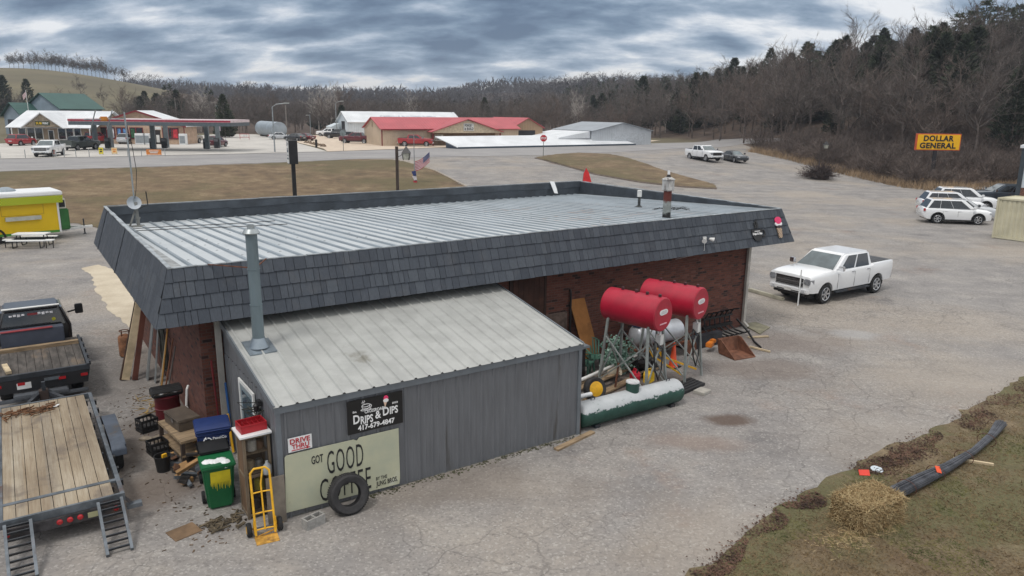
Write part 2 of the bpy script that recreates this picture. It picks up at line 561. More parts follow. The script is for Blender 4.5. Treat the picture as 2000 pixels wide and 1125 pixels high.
    def build(s, name, mat, parent=None, smooth=None, bevel=0.0, seg=2, loc=None, rz=None):
        me = bpy.data.meshes.new(name)
        me.from_pydata([tuple(p) for p in s.v], [], s.f)
        bm = bmesh.new()
        bm.from_mesh(me)
        if bevel:
            bmesh.ops.remove_doubles(bm, verts=bm.verts, dist=1e-5)
            bmesh.ops.recalc_face_normals(bm, faces=bm.faces)
            ed = [e for e in bm.edges if len(e.link_faces) == 2 and e.calc_face_angle(0) > R(35)]
            bmesh.ops.bevel(bm, geom=ed, offset=bevel, segments=seg, affect='EDGES', clamp_overlap=True)
        else:
            bmesh.ops.recalc_face_normals(bm, faces=bm.faces)
        uvl = bm.loops.layers.uv.new('UVMap')
        for f in bm.faces:
            n = f.normal
            ax = 2 if abs(n.z) > .72 else (0 if abs(n.x) > abs(n.y) else 1)
            for l in f.loops:
                c = l.vert.co
                l[uvl].uv = (c.x, c.y) if ax == 2 else ((c.y, c.z) if ax == 0 else (c.x, c.z))
        bm.to_mesh(me)
        bm.free()
        if smooth is None:
            smooth = 32 if bevel else 0
        if smooth:
            for p in me.polygons:
                p.use_smooth = True
            me.set_sharp_from_angle(angle=R(smooth))
        me.materials.append(mat)
        o = bpy.data.objects.new(name, me)
        COL.objects.link(o)
        if parent is not None:
            o.parent = parent
        if loc is not None:
            o.location = loc
        if rz is not None:
            o.rotation_euler = (0, 0, rz)
        return o


def one(name, mb, mat, label, cat, loc=(0, 0, 0), rz=0, group=None, **kw):
    """a thing that is one mesh"""
    return tag(mb.build(name, mat, loc=loc, rz=rz, **kw), label, cat, group)


def dup(o, parent=None, loc=None, rz=None, label=None, group=None, mats=None):
    c = o.copy()
    COL.objects.link(c)
    if parent is not None:
        c.parent = parent
    if loc is not None:
        c.location = loc
    if rz is not None:
        c.rotation_euler = (0, 0, rz)
    if label:
        c['label'] = label
    if group:
        c['group'] = group
    if mats and c.data is not None and c.name.split('.')[0] in mats:
        c.data = c.data.copy()
        c.data.materials.clear()
        c.data.materials.append(mats[c.name.split('.')[0]])
    for ch in list(o.children):
        dup(ch, c, mats=mats)
    return c


def text_mesh(s, size, sx=1.0, bold=0.0, align='CENTER', shear=0.0, depth=0.006, space=1.0):
    """letters as (verts, faces) in the x-z plane facing -y, baseline at z=0"""
    cu = bpy.data.curves.new('lettering_curve', 'FONT')
    cu.body = s
    cu.size = size
    cu.align_x = align
    cu.offset = bold
    cu.shear = shear
    cu.extrude = depth
    cu.space_character = space
    cu.resolution_u = 3
    ob = bpy.data.objects.new('lettering_curve', cu)
    COL.objects.link(ob)
    dg = bpy.context.evaluated_depsgraph_get()
    me = bpy.data.meshes.new_from_object(ob.evaluated_get(dg))
    vs = [(v.co.x * sx, -v.co.z, v.co.y) for v in me.vertices]
    fs = [tuple(p.vertices) for p in me.polygons]
    bpy.data.objects.remove(ob)
    bpy.data.curves.remove(cu)
    bpy.data.meshes.remove(me)
    return vs, fs


def letters(mb, s, size, x, y, z, **kw):
    vs, fs = text_mesh(s, size, **kw)
    mb.add([(a + x, b + y, c + z) for a, b, c in vs], fs)
    return mb


def fit(mb, s, x0, x1, z0, z1, y, bold=0.012, depth=.004, space=1.0, shear=0.0):
    """letters stretched to fill the box x0..x1, z0..z1"""
    vs, fs = text_mesh(s, 1.0, bold=bold, depth=depth, space=space, shear=shear)
    ax, bx = min(v[0] for v in vs), max(v[0] for v in vs)
    az, bz = min(v[2] for v in vs), max(v[2] for v in vs)
    mb.add([(x0 + (v[0] - ax) / (bx - ax) * (x1 - x0), y + v[1], z0 + (v[2] - az) / (bz - az) * (z1 - z0)) for v in vs], fs)
    return mb


# ------------------------------------------------------------------ terrain
def sstep(a, b, x):
    t = max(0.0, min(1.0, (x - a) / (b - a)))
    return t * t * (3 - 2 * t)


FOOT = [(-50, 80), (60, 62), (70, 52), (79, 43), (90, 42), (113, 38), (150, 37), (186, 34), (300, 16), (450, -8), (700, -60), (1200, -160)]


def foot_x(y):
    for (a, xa), (b, xb) in zip(FOOT, FOOT[1:]):
        if y <= b:
            return xa + (xb - xa) * (y - a) / (b - a)
    return FOOT[-1][1]


def terrain(x, y):
    s = y - .5 * x
    z = 1.7 * sstep(62, 100, s)
    if y > 60:
        px = 1000 + 1456 * x / max(y, 1)
        z += 23.5 * sstep(620, 60, px) * sstep(190, 420, y) * (1 - .6 * sstep(460, 700, y))
        z += 14.5 * sstep(260, 850, y)
        z += 14 * sstep(900, 1900, y) * (.75 + .5 * noise.noise((x * .0016, y * .0012, 1.3)))
        d = x - foot_x(y)
        if d > 0:
            hh = 13.5 - 3 * sstep(150, 350, y) + 3 * sstep(20, 110, d) * sstep(170, 90, y)
            z += hh * sstep(0, 62, d) * sstep(84, 118, y + max(0, d - 40) * .35)
        if y > 170:
            z += 2.2 * sstep(170, 300, y) * noise.noise((x * .012, y * .01, 4.1))
    return z


def ray(px, py):
    X, Y = px - 1000, py - 562.5
    d = _cx * X + _cd * Y + _fwd * F_PX
    return d.normalized()


def at(px, py, dz=0.0):
    """ground point seen at photograph pixel (px, py), raised by dz"""
    d = ray(px, py)
    o = Vector((0, 0, CAM_H))
    t, st = 4.0, .5
    while t < 2500:
        p = o + d * t
        if p.z < terrain(p.x, p.y) + dz:
            lo, hi = t - st, t
            for _ in range(20):
                mid = (lo + hi) / 2
                p = o + d * mid
                if p.z < terrain(p.x, p.y) + dz:
                    hi = mid
                else:
                    lo = mid
            return o + d * hi
        st = max(.5, t * .01)
        t += st
    return o + d * t


def at_depth(px, py, Y):
    d = ray(px, py)
    return Vector((0, 0, CAM_H)) + d * (Y / d.y)


def drape(name, poly, mat, off, step, label=None, rag=0.0, skirt=0.0, kind='structure'):
    """polygon (world xy) laid on the terrain as a sheet 'off' above it"""
    pts = []
    n = len(poly)
    for i in range(n):
        a, b = Vector(poly[i]).to_2d(), Vector(poly[(i + 1) % n]).to_2d()
        L = (b - a).length
        k = max(1, int(L / (step * (.3 if rag else .6))))
        for j in range(k):
            p = a.lerp(b, j / k)
            if rag:
                q = Vector((p.x * 1.3, p.y * 1.3, .7))
                p = p + Vector((noise.noise(q), noise.noise(q + Vector((9, 3, 1))))) * rag + Vector((noise.noise(q * 4), noise.noise(q * 4 + Vector((9, 3, 1))))) * rag * .5
            pts.append(p)
    nb = len(pts)
    xs = [p.x for p in pts]
    ys = [p.y for p in pts]
    y = min(ys) + step * .37
    extra = []
    while y < max(ys):
        st = step * max(1.0, y / 60)
        x = min(xs) + step * .41
        while x < max(xs):
            extra.append(Vector((x, y)))
            x += st
        y += st
    edges = [(i, (i + 1) % nb) for i in range(nb)]
    r = delaunay_2d_cdt(pts + extra, edges, [], 1, 1e-4)
    mb = MB()
    mb.add([(p.x, p.y, terrain(p.x, p.y) + off + .0003 * max(0, p.y - 60)) for p in r[0]], [tuple(f) for f in r[2]])
    o = mb.build(name, mat, smooth=60)
    for p in o.data.polygons:
        if p.normal.z < 0:
            o.data.flip_normals()
            break
    o['kind'] = kind
    if label:
        o['label'] = label
    return o


def W(pts):
    return [at(px, py).to_2d() for px, py in pts]


# base ground: finer near by, reaching the horizon
def ground_mesh():
    ys = []
    y = -30.0
    while y < 2080:
        ys.append(y)
        y += 2.0 if y < 130 else (4 if y < 260 else (10 if y < 700 else (40 if y < 1600 else 150)))
    mb = MB()
    ts = [-1.0 + 2.0 * i / 150 for i in range(151)]
    vs = []
    for y in ys:
        half = max(95, 1.15 * y + 30)
        for t in ts:
            x = t * half
            vs.append((x, y, terrain(x, y)))
    m = len(ts)
    fs = [(j * m + i, j * m + i + 1, (j + 1) * m + i + 1, (j + 1) * m + i) for j in range(len(ys) - 1) for i in range(m - 1)]
    mb.add(vs, fs)
    return mb


gnd = tag(ground_mesh().build('ground', pasture, smooth=60), 'dry winter pasture and hillside ground', kind='structure')
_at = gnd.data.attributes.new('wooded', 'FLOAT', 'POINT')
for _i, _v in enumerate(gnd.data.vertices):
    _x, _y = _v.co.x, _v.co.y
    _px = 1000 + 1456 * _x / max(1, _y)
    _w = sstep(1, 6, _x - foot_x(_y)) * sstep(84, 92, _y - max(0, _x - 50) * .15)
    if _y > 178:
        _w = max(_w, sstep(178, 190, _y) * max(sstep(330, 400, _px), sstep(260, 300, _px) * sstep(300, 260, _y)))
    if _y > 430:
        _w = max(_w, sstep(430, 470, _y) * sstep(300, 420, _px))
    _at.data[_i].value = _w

HWY_NEAR = [(-160, 341), (0, 335), (300, 326), (560, 317), (700, 311), (850, 307), (1050, 304), (1200, 298), (1320, 291), (1450, 282), (1530, 276)]
HWY_FAR = [(1530, 270), (1450, 271), (1400, 273), (1240, 281), (1060, 286), (860, 289), (640, 297), (480, 301), (200, 307), (0, 311), (-160, 315)]
lot_px = [(-160, 341), (0, 335), (300, 326), (560, 317), (700, 311), (850, 307), (1050, 304), (1200, 298), (1320, 291), (1450, 282)]
lot_poly = W(lot_px) + [Vector(p) for p in [(39, 112), (46, 95), (58, 88), (80, 82), (95, 60), (95, -8), (-60, -8), (-75, 40)]]
drape('asphalt_lot', lot_poly, asphalt, .006, 2.2, 'cracked grey asphalt and gravel lot')
drape('highway', W(HWY_NEAR + HWY_FAR), roadmat, .03, 3.0, 'two lane grey highway')
field = W([(-160, 341.5), (0, 336), (300, 327), (560, 318), (700, 311.5), (760, 312), (800, 317), (850, 333), (910, 365)]) + [Vector(p) for p in [(-2.5, 57), (-14, 49), (-26, 47), (-29.5, 49.5), (-45, 46.5), (-75, 43)]]
drape('grass_field', field, deadgrass, .035, 2.0, 'sloping field of dead brown grass', rag=.5)
isl = W([(1045, 309), (1090, 302), (1130, 299.5), (1190, 302), (1240, 314), (1300, 335), (1395, 361), (1400, 369), (1330, 365), (1250, 356), (1160, 340), (1080, 318)])
drape('grass_island', isl, deadgrass, .10, 2.0, 'dead grass traffic island with a low kerb', rag=.25)
kb = MB()
kb.path([(p.x, p.y, terrain(p.x, p.y) + .05) for p in W([(1045, 309.5), (1080, 319), (1160, 341), (1250, 357), (1330, 366), (1400, 370)])], .09, 6)
tag(kb.build('island_kerb', M('old_kerb', srgb(112, 100, 92), .9)), kind='structure')
kb = MB()
kb.path([(p.x, p.y, terrain(p.x, p.y) + .05) for p in W([(790, 316), (850, 334), (880, 349), (912, 366)])], .10, 6)
tag(kb.build('field_kerb', M('pale_kerb', srgb(160, 150, 138), .9)), kind='structure')
drape('concrete_slab', W([(158, 524), (190, 518), (232, 528), (262, 590), (275, 650), (258, 645), (214, 605), (186, 567), (180, 540)]), slabmat, .012, .6, 'pale concrete walkway slab beside the brick building', rag=.12)
# station forecourt and builder's yard across the highway
drape('station_forecourt', W([(-160, 314.5), (0, 310.5), (200, 306.5), (480, 300.5), (640, 296.5), (615, 289), (585, 281), (560, 272), (500, 263), (430, 262), (330, 270), (180, 275), (0, 281), (-160, 287)]), concrete, .034, 4.0, 'pale concrete forecourt of the filling station')
drape('builders_yard', W([(640, 296.5), (860, 288.5), (1060, 285.5), (1240, 280.5), (1290, 275), (1100, 268), (860, 268), (700, 264), (630, 264), (575, 267), (560, 271.5), (585, 280), (612, 286), (632, 291)]), M('yard_gravel', srgb(196, 180, 162), .95, var=.1, scale=.6), .036, 4.0, 'pale gravel yard by the red roofed store')
mk = MB()
def stripe(mb, pts, w, off=.05):
    P = [at(px, py) for px, py in pts]
    for a, b in zip(P, P[1:]):
        k = max(1, int((b - a).length / 5))
        d = (b - a).to_2d().normalized()
        nx = Vector((-d.y, d.x)) * w / 2
        for j in range(k):
            p, q = a.lerp(b, j / k), a.lerp(b, (j + 1) / k)
            z1, z2 = terrain(p.x, p.y) + off + .0003 * max(0, p.y - 60), terrain(q.x, q.y) + off + .0003 * max(0, q.y - 60)
            mb.quad((p.x - nx.x, p.y - nx.y, z1), (p.x + nx.x, p.y + nx.y, z1), (q.x + nx.x, q.y + nx.y, z2), (q.x - nx.x, q.y - nx.y, z2))
stripe(mk, [(-160, 333), (0, 328), (300, 321), (560, 312.5), (700, 307.5), (840, 304)], .14)
stripe(mk, [(-160, 317), (0, 313), (200, 309), (480, 303), (560, 300)], .12)
mk.build('road_markings', M('worn_road_paint', (.5, .5, .48), .8, var=.25, scale=2)).__setitem__('kind', 'structure')
for (px, py) in ((362, 308.5), (217, 311)):
    a, b, c = at(px - 12, py + .3), at(px + 12, py - .3), at(px - 12, py - 1.1)
    mb = MB()
    stripe(mb, [(px - 9, py), (px + 9, py - .6)], .45, .055)
    tag(mb.build('lane_arrow', M('worn_road_paint', (.5, .5, .48))), kind='structure')

# ------------------------------------------------------------------ the brick building
TH = R(34.04)
OX, OY = -7.182, 15.178
UX, UY = math.cos(TH), math.sin(TH)


def L(u, v, z=0.0):
    """building coordinates (u along the long wall, v into the lot) to world"""
    return Vector((OX + u * UX - v * UY, OY + u * UY + v * UX, z))


def from_world(x, y):
    dx, dy = x - OX, y - OY
    return dx * UX + dy * UY, -dx * UY + dy * UX


def lthing(name, label, cat, u, v, z=0.0, rz=0.0, group=None, tilt=None):
    return thing(name, label, cat, L(u, v, z), TH + rz, group, tilt)


def _shingle(g, tc):
    v = tc.outputs['Object']
    rp = g.n('ShaderNodeNewGeometry').outputs['Random Per Island']
    c = g.ramp(rp, [(0, srgb(57, 63, 72)), (.5, srgb(66, 72, 81)), (1, srgb(77, 83, 91))])
    n = g.noise(v, 2.2, 6, .65)
    c = g.mix(g.mapr(n, .5, .75, 0, .4), c, srgb(90, 90, 92))
    f = g.noise(g.n('ShaderNodeMapping', i={'Vector': v, 'Scale': (24, 24, 3)}).outputs[0], 1.0, 4, .7)
    c = g.mix(g.mapr(f, .35, .65, .3, 0), c, srgb(44, 48, 55))
    return c, .75, f, .006


shingle = custom('slate_grey_shingle', _shingle)
rubbermem = M('roof_membrane', srgb(58, 64, 71), .55, var=.25, scale=1.5, bump=.3)
flash = M('pale_flashing', srgb(158, 164, 168), .5, .3, var=.25, scale=4)
blackgap = M('black_underlay', (.02, .02, .022), .9)  # black backing that shows as dark joints between the shingles
BL, BW, ZT, ZB, OV = 20.2, 11.36, 4.35, 3.17, .38
bld = thing('brick_building', 'long single storey red brick building with a slate grey shingled mansard and ribbed metal roof', 'building', (OX, OY, 0), TH)
b = MB()
wt_ = .25
b.b2((.6, .5, -.3), (19.35, .5 + wt_, 3.3))
b.b2((.6, 10.65, -.3), (19.35, 10.9, 3.3))
b.b2((.6, .752, -.3), (.6 + wt_, 10.648, 3.3))
b.b2((19.1, .752, -.3), (19.35, 10.648, 3.3))
b.build('wall', brick, bld)
# soffit boards
b = MB()
b.b2((-OV + .03, -OV + .03, ZB + .01), (BL + OV - .03, .498, ZB + .03))
b.b2((-OV + .03, 10.902, ZB + .01), (BL + OV - .03, BW + OV - .03, ZB + .03))
b.b2((-OV + .03, .5, ZB + .012), (.598, 10.9, ZB + .032))
b.b2((19.352, .5, ZB + .012), (BL + OV - .03, 10.9, ZB + .032))
b.build('soffit', M('soffit_board', srgb(86, 78, 72), .8, var=.2), bld)


def mans(side, a, s, lift=0.0):
    o = OV * s
    z = ZT + (ZB - ZT) * s
    lift_o, lift_z = lift * .95, lift * .3
    o += lift_o
    z += lift_z
    return {0: (a, -o, z), 1: (BL + o, a, z), 2: (BL - a, BW + o, z), 3: (-o, BW - a, z)}[side]


rnd = random.Random(4)
for side, ln in ((0, BL), (1, BW), (2, BL), (3, BW)):
    m = MB()
    u_ = MB()
    u_.quad(*[mans(side, a, s, -.012) for a, s in ((-OV * 1, 1), (ln + OV * 1, 1), (ln, 0), (0, 0))])
    rows = 4
    smooth_panel = side == 3
    for k in range(rows):
        s0, s1 = k / rows, (k + 1) / rows
        x = -OV * s1
        end = ln + OV * s1
        while x < end - .001:
            w = rnd.choice([.13, .17, .2, .24, .27]) if side != 3 else rnd.choice([.10, .12, .14])
            x1 = min(x + w, end)
            if end - x1 < .08:
                x1 = end
            ga, gb = x + .005, x1 - .005
            tA = -OV * s0 if x < -OV * s1 + .001 else max(ga, -OV * s0)
            tB = ln + OV * s0 if x1 >= end - .001 else min(gb, ln + OV * s0)
            lf = .024 + rnd.uniform(0, .008)
            if smooth_panel:
                lf = .012
            jag = rnd.uniform(-.006, .006) / 1.24
            p = [mans(side, ga, s1 + jag, lf), mans(side, gb, s1 + jag, lf), mans(side, tB, s0, .006), mans(side, tA, s0, .006), mans(side, ga, s1 + jag, -.005), mans(side, gb, s1 + jag, -.005)]
            if tB > tA:
                m.add(p, [(0, 1, 2, 3), (4, 5, 1, 0), (4, 0, 3), (1, 5, 2)])
            x = x1
    m.build('mansard', shingle, bld)
    u_.build('underlay', blackgap, bld)
# seams in the left end cladding
for a in (BW - 1.0, BW - 5.2):
    m = MB()
    m.slab([mans(3, BW - a - .02, 1.01, .03), mans(3, BW - a + .02, 1.01, .03), mans(3, BW - a + .02, 0, .03), mans(3, BW - a - .02, 0, .03)], .02)
    m.build('cladding_seam', rubbermem, bld)
# roof deck, ribs run from the front edge to the back parapet
ZD0, ZD1 = 4.30, 3.80
DL = math.hypot(BW - .2, ZD1 - ZD0)
m = MB()
dv = Vector((0, BW - .2, ZD1 - ZD0)).normalized()
m.quad((.35, .04, ZD0), (BL - .35, .04, ZD0), Vector((BL - .35, .04, ZD0)) + dv * DL, Vector((.35, .04, ZD0)) + dv * DL)
m.build('roof_deck', roofmat, bld)
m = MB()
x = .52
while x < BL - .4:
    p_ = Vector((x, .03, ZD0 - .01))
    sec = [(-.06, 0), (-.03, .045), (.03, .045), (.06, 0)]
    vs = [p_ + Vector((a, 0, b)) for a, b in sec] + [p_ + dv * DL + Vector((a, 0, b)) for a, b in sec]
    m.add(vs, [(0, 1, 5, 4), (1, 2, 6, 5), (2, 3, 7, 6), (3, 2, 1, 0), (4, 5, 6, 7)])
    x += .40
m.build('roof_rib', M('shade_tinted_rib', srgb(136, 145, 152), .5, .2, var=.15, scale=1.2, stretch=(1, .3, 1)), bld)  # rib colour darkened to stand for shade on their sloping sides
m = MB()
m.quad((BL - .352, .03, ZD0 + .008), (BL, .03, ZD0 + .008), (BL, BW - .17, ZD1 + .008), (BL - .352, BW - .17, ZD1 + .008))
edge_m = M('patched_membrane', srgb(150, 153, 154), .7, var=.3, scale=3, dirt=.3, dcol=srgb(90, 90, 90))
m.build('roof_edge_strip', edge_m, bld)
m = MB()
m.quad((.0, .03, ZD0 + .008), (.352, .03, ZD0 + .008), (.352, BW - .17, ZD1 + .008), (0, BW - .17, ZD1 + .008))
m.build('roof_edge_strip', edge_m, bld)
# parapet behind, left and right: dark membrane on the inside, pale flashing on the cap
m = MB()
m.b2((0, BW - .17, 3.5), (BL, BW - .03, ZT + .05))
m.prism([(0.17, ZD0 - .25), (BW - .175, 3.5), (BW - .175, ZT + .02), (.17, ZT - .03)], 0.01, .11, 'x')
m.prism([(0.17, ZD0 - .25), (BW - .175, 3.5), (BW - .175, ZT + .02), (.17, ZT - .03)], BL - .13, BL - .01, 'x')
m.build('parapet', rubbermem, bld)
m = MB()
rr = random.Random(8)
x = 0.0
while x < BL - .2:
    w = rr.uniform(1.6, 3.2)
    x1 = min(BL, x + w)
    m.slab([(x, BW - .19, ZT + .035 + rr.uniform(-.02, .02)), (x1, BW - .19, ZT + .035 + rr.uniform(-.02, .02)), (x1, BW - .182, ZT - .2 + rr.uniform(-.03, .03)), (x, BW - .182, ZT - .2 + rr.uniform(-.04, .04))], .012)
    x = x1
m.build('parapet_skirt', M('rubber_skirt', srgb(66, 72, 79), .5, var=.3, scale=1), bld)
m = MB()
def cap_run(p, q, w, hz=.02, n=26, seed=1):
    r_ = random.Random(seed)
    p, q = Vector(p), Vector(q)
    for i in range(n):
        a, c = p.lerp(q, i / n), p.lerp(q, (i + .985) / n)
        m.bar((a.x, a.y, a.z + r_.uniform(-.008, .008)), (c.x, c.y, c.z + r_.uniform(-.008, .008)), w * r_.uniform(.7, 1.15), hz)
cap_run((0, .01, ZT - .005), (BL, .01, ZT - .005), .07, .02, 34, 1)
cap_run((0, BW - .02, ZT + .062), (BL, BW - .02, ZT + .062), .06, .02, 20, 2)
cap_run((.04, .02, ZT + .0), (.04, BW, ZT + .05), .10, .03, 14, 3)
cap_run((BL - .03, .02, ZT), (BL - .03, BW, ZT + .05), .09, .03, 24, 4)
m.build('edge_flashing', flash, bld)
m = MB()
fu, fv = 18.35, BW - .21
m.slab([(fu - .14, fv - .03, ZT + .14), (fu + .12, fv - .03, ZT + .11), (fu + .2, fv - .12, ZT - .2), (fu + .22, fv - .2, ZT - .43), (fu + .02, fv - .2, ZT - .4)], .015)
m.build('loose_flap', white, bld)
# screw heads in rows
m = MB()
for r_ in range(1, 9):
    t = r_ / 9
    for k in range(62):
        if rr.random() < .5:
            continue
        m.box((.62 + k * .305 + rr.uniform(-.03, .03), .04 + t * (BW - .3), ZD0 + (ZD1 - ZD0) * t + .004), (.05, .022, .008))
m.build('screw_rows', M('dark_screw', srgb(96, 100, 104), .5), bld)
m = MB()
for v0, v1 in ((8.9, 8.2), (8.2, 6.9)):
    pts = []
    for i in range(15):
        t = i / 14
        v = v0 + (v1 - v0) * t + .08 * math.sin(7 * t)
        pts.append((.5 + 4.2 * t, v, ZD0 + (ZD1 - ZD0) * v / BW + .045))
    m.path(pts, .012, 5)
m.build('roof_cable', black, bld)
# coil of debris by the vents
m = MB()
for i in range(9):
    a = rr.uniform(0, 6)
    c = Vector((17.2 + rr.uniform(-.3, .3), 2.4 + rr.uniform(-.2, .2), 4.23))
    m.path([c, c + Vector((math.cos(a) * .25, math.sin(a) * .25, .07)), c + Vector((math.cos(a) * .5, math.sin(a) * .5, .01))], .014, 4)
one('wire_scraps', m, black, 'tangle of dark wire scraps lying on the metal roof behind the big vent', 'debris', (OX, OY, 0), TH)
# boarded door and its frame, conduit, downspouts
m = MB()
for k in range(6):
    m.b2((9.02 + k * .183, .455, 1.05), (9.195 + k * .183, .497, 3.0))
m.build('boarded_window', M('brown_boards', srgb(74, 48, 38), .85, var=.25, scale=3), bld)
m = MB()
m.b2((10.125, .45, .9), (10.2, .497, 3.05))
m.build('window_frame', M('brown_trim', srgb(60, 42, 36), .8), bld)
m = MB()
m.b2((8.9, .45, .9), (9.0, .497, 3.05))
m.build('window_frame', M('brown_trim', srgb(60, 42, 36), .8), bld)
m = MB()
m.b2((10.0, .462, .62), (11.0, .497, 1.75))
m.build('cement_patch', M('rough_cement', srgb(104, 88, 80), .95, var=.3, scale=6, bump=.5), bld)
m = MB()
m.path([(11.12, .44, .35), (11.1, .44, 2.3), (11.1, .48, 2.42)], .035, 8)
m.build('conduit', M('dark_conduit', srgb(40, 34, 34), .6), bld)
spout = M('old_white_downspout', srgb(176, 172, 164), .6, var=.12, scale=2, dirt=.2, dcol=srgb(130, 118, 100))
m = MB()
m.b2((19.1, .36, .12), (19.22, .46, 3.15))
m.bar((19.16, .41, .2), (19.18, .22, .05), .11)
m.build('downspout', spout, bld)
m = MB()
m.b2((.88, .2, .05), (1.0, .3, 3.15))
m.build('downspout', spout, bld)
m = MB()
m.bar((16.02, mans(0, 0, .6)[1] - .06, mans(0, 0, .6)[2]), (16.02, mans(0, 0, .6)[1] + .02, mans(0, 0, .6)[2]), .12)
for s in (-1, 1):
    c = Vector((16.02 + s * .11, mans(0, 0, .6)[1] - .13, mans(0, 0, .6)[2] + .01))
    m.lathe([(.03, 0), (.05, .05), (.075, .14), (.08, .15)], 12, Matrix.Translation(c) @ Matrix.Rotation(s * R(50), 4, 'Z') @ Matrix.Rotation(R(105), 4, 'X'))
m.path([(16.0, mans(0, 0, .65)[1] - .03, mans(0, 0, .65)[2]), (15.9, mans(0, 0, .9)[1] - .04, mans(0, 0, .9)[2]), (15.75, -.1, 3.1), (15.5, .46, 2.9)], .008, 4)
m.build('flood_lamp', offwhite, bld, smooth=30)
# right end wall: shop door and windows out of sight from the lot behind
m = MB()
for y0 in (2.0, 6.4):
    m.b2((19.352, y0, .9), (19.38, y0 + 2.2, 2.4))
m.build('shop_window', glass, bld)

# vents on the roof
t = lthing('roof_vent', 'tall rusty roof flue with a wide white ventilator cap', 'vent', 15.12, .62, 4.2)
m = MB()
m.lathe([(.135, -.05), (.13, 1.25)], 20)
def _rustypipe(g, tc):
    v = tc.outputs['Object']
    sp = g.n('ShaderNodeSeparateXYZ', i={0: v})
    n = g.noise(v, 4, 6, .65)
    c = g.ramp(n, [(.35, srgb(148, 154, 152)), (.6, srgb(122, 126, 124))])
    z = g.math('ADD', sp.outputs[2], g.math('MULTIPLY', g.math('SUBTRACT', n, .5), .7))
    c = g.mix(g.mapr(z, .68, .85), c, srgb(92, 42, 34))
    c = g.mix(g.mapr(z, .32, .22), c, srgb(28, 28, 28))
    return c, .7, n, .01
m.build('pipe', custom('rust_streaked_pipe', _rustypipe), t, smooth=40)
m = MB()
m.lathe([(.15, 1.2), (.195, 1.25), (.195, 1.62), (.215, 1.64), (.215, 1.67), (.09, 1.75)], 8)
m.build('cap', M('streaked_white_cap', srgb(178, 178, 176), .5, var=.25, scale=5, stretch=(3, 3, .6), dirt=.5, dcol=srgb(70, 56, 52)), t)
m = MB()
m.lathe([(.08, 1.75), (.04, 1.86)], 12)
m.build('collar', M('sooty_metal', srgb(36, 32, 32), .7), t)
m = MB()
m.lathe([(.042, 1.84), (.042, 2.0)], 14)
m.build('top_pipe', white, t, smooth=40)
t.scale = (1, 1, .8)
t = lthing('roof_vent', 'short thin roof vent pipe with a pale cap on the far part of the roof', 'vent', 17.25, 4.15, 4.13)
m = MB()
m.lathe([(.055, -.05), (.05, .5)], 14)
m.lathe([(.2, -.02), (.06, .06)], 14)
m.build('pipe', M('tarred_pipe', srgb(52, 54, 54), .6, var=.4, scale=7), t, smooth=40)
m = MB()
m.lathe([(.085, .45), (.09, .72), (.07, .74)], 14)
m.build('cap', offwhite, t, smooth=40)

t.scale = (1, 1, .85)
# antenna mast with dish
mz = ZD0 + (ZD1 - ZD0) * 9.9 / BW
t = lthing('antenna_mast', 'thin grey antenna mast with a round white dish at the left edge of the roof', 'antenna', .75, 9.9, mz)
m = MB()
m.path([(0, 0, .1), (0, 0, 2.0), (-.02, 0, 3.6)], .024, 8)
m.build('mast', galv, t, smooth=40)
m = MB()
m.b2((-.22, -.12, 0), (.22, .12, .04))
m.bar((-.2, .0, .04), (0, 0, .55), .05)
m.bar((.05, 0, .02), (.03, 0, .8), .09)
m.bar((.1, .05, .25), (.0, .02, .3), .1)
m.build('mount', M('mast_mount', srgb(128, 128, 124), .6, .3, var=.3), t)
m = MB()
prof = [(.02, -.09), (.14, -.07), (.24, -.03), (.31, .03), (.315, .045), (.3, .035), (.23, -.015), (.13, -.05), (.02, -.07)]
m.lathe([(a * .68, b * .68) for a, b in prof], 28, Matrix.Translation((-.02, -.05, .78)) @ Matrix.Rotation(R(72), 4, 'X'))
m.build('dish', M('dish_grey', srgb(170, 176, 182), .5), t, smooth=50)
m = MB()
m.path([(.1, -.15, .6), (.34, -.3, .72), (.32, -.3, 1.15)], .018, 6)
m.build('feed_arm', black, t)
m = MB()
pts = [(.02, 0, 3.2), (.10, -.05, 2.5), (.14, -.1, 1.8), (.08, -.04, 1.2), (.02, 0, .9)]
m.path(pts, .01, 5)
m.build('cable', black, t)
# tv antenna on top
m = MB()
m.bar((0, 0, 3.4), (-1.15, -.1, 3.37), .03)
for k, ln in ((-.25, .55), (-.5, .62), (-.75, .7), (-1.0, .75)):
    m.bar((k, -ln, 3.38), (k, ln, 3.38), .018)
for k in (-.4, -.85):
    m.bar((k, -.5, 3.65), (k - .1, .45, 3.05), .025)
m.build('tv_antenna', galv, t)
m = MB()
m.b2((-.72, -.08, 3.32), (-.48, .08, 3.46))
m.build('antenna_housing', M('orange_plastic', srgb(200, 130, 50), .5), t, bevel=.03)

# ------------------------------------------------------------------ lean-to shed
shed = thing('metal_shed', 'grey ribbed metal lean-to shed against the front of the brick building', 'shed', (OX, OY, 0), TH)
shedwall = M('grey_wall_sheet', srgb(106, 108, 112), .5, .1, var=.08, scale=2, dirt=.1, dcol=srgb(82, 80, 78), stretch=(4, 4, .5))
shedroof = M('pale_roof_sheet', srgb(166, 167, 164), .5, .1, var=.1, scale=1.5, dirt=.06, dcol=srgb(128, 126, 118))
trim = M('shed_trim', srgb(110, 116, 122), .5, .15, var=.08)
u0, u1, vf, vb = 1.04, 8.2, -3.6, .25
zf, zb_ = 2.29, 3.0
m = MB()
m.ribs((u0, vf, -.2), (1, 0, 0), (0, 0, 1), u1 - u0, zf + .2 - .02, .305, .022, .03, .07, .15, 1)
m.ribs((u1, vf, -.2), (0, 1, 0), (0, 0, 1), vb - vf, zf + .18, .305, .022, .03, .07, .15, 1)
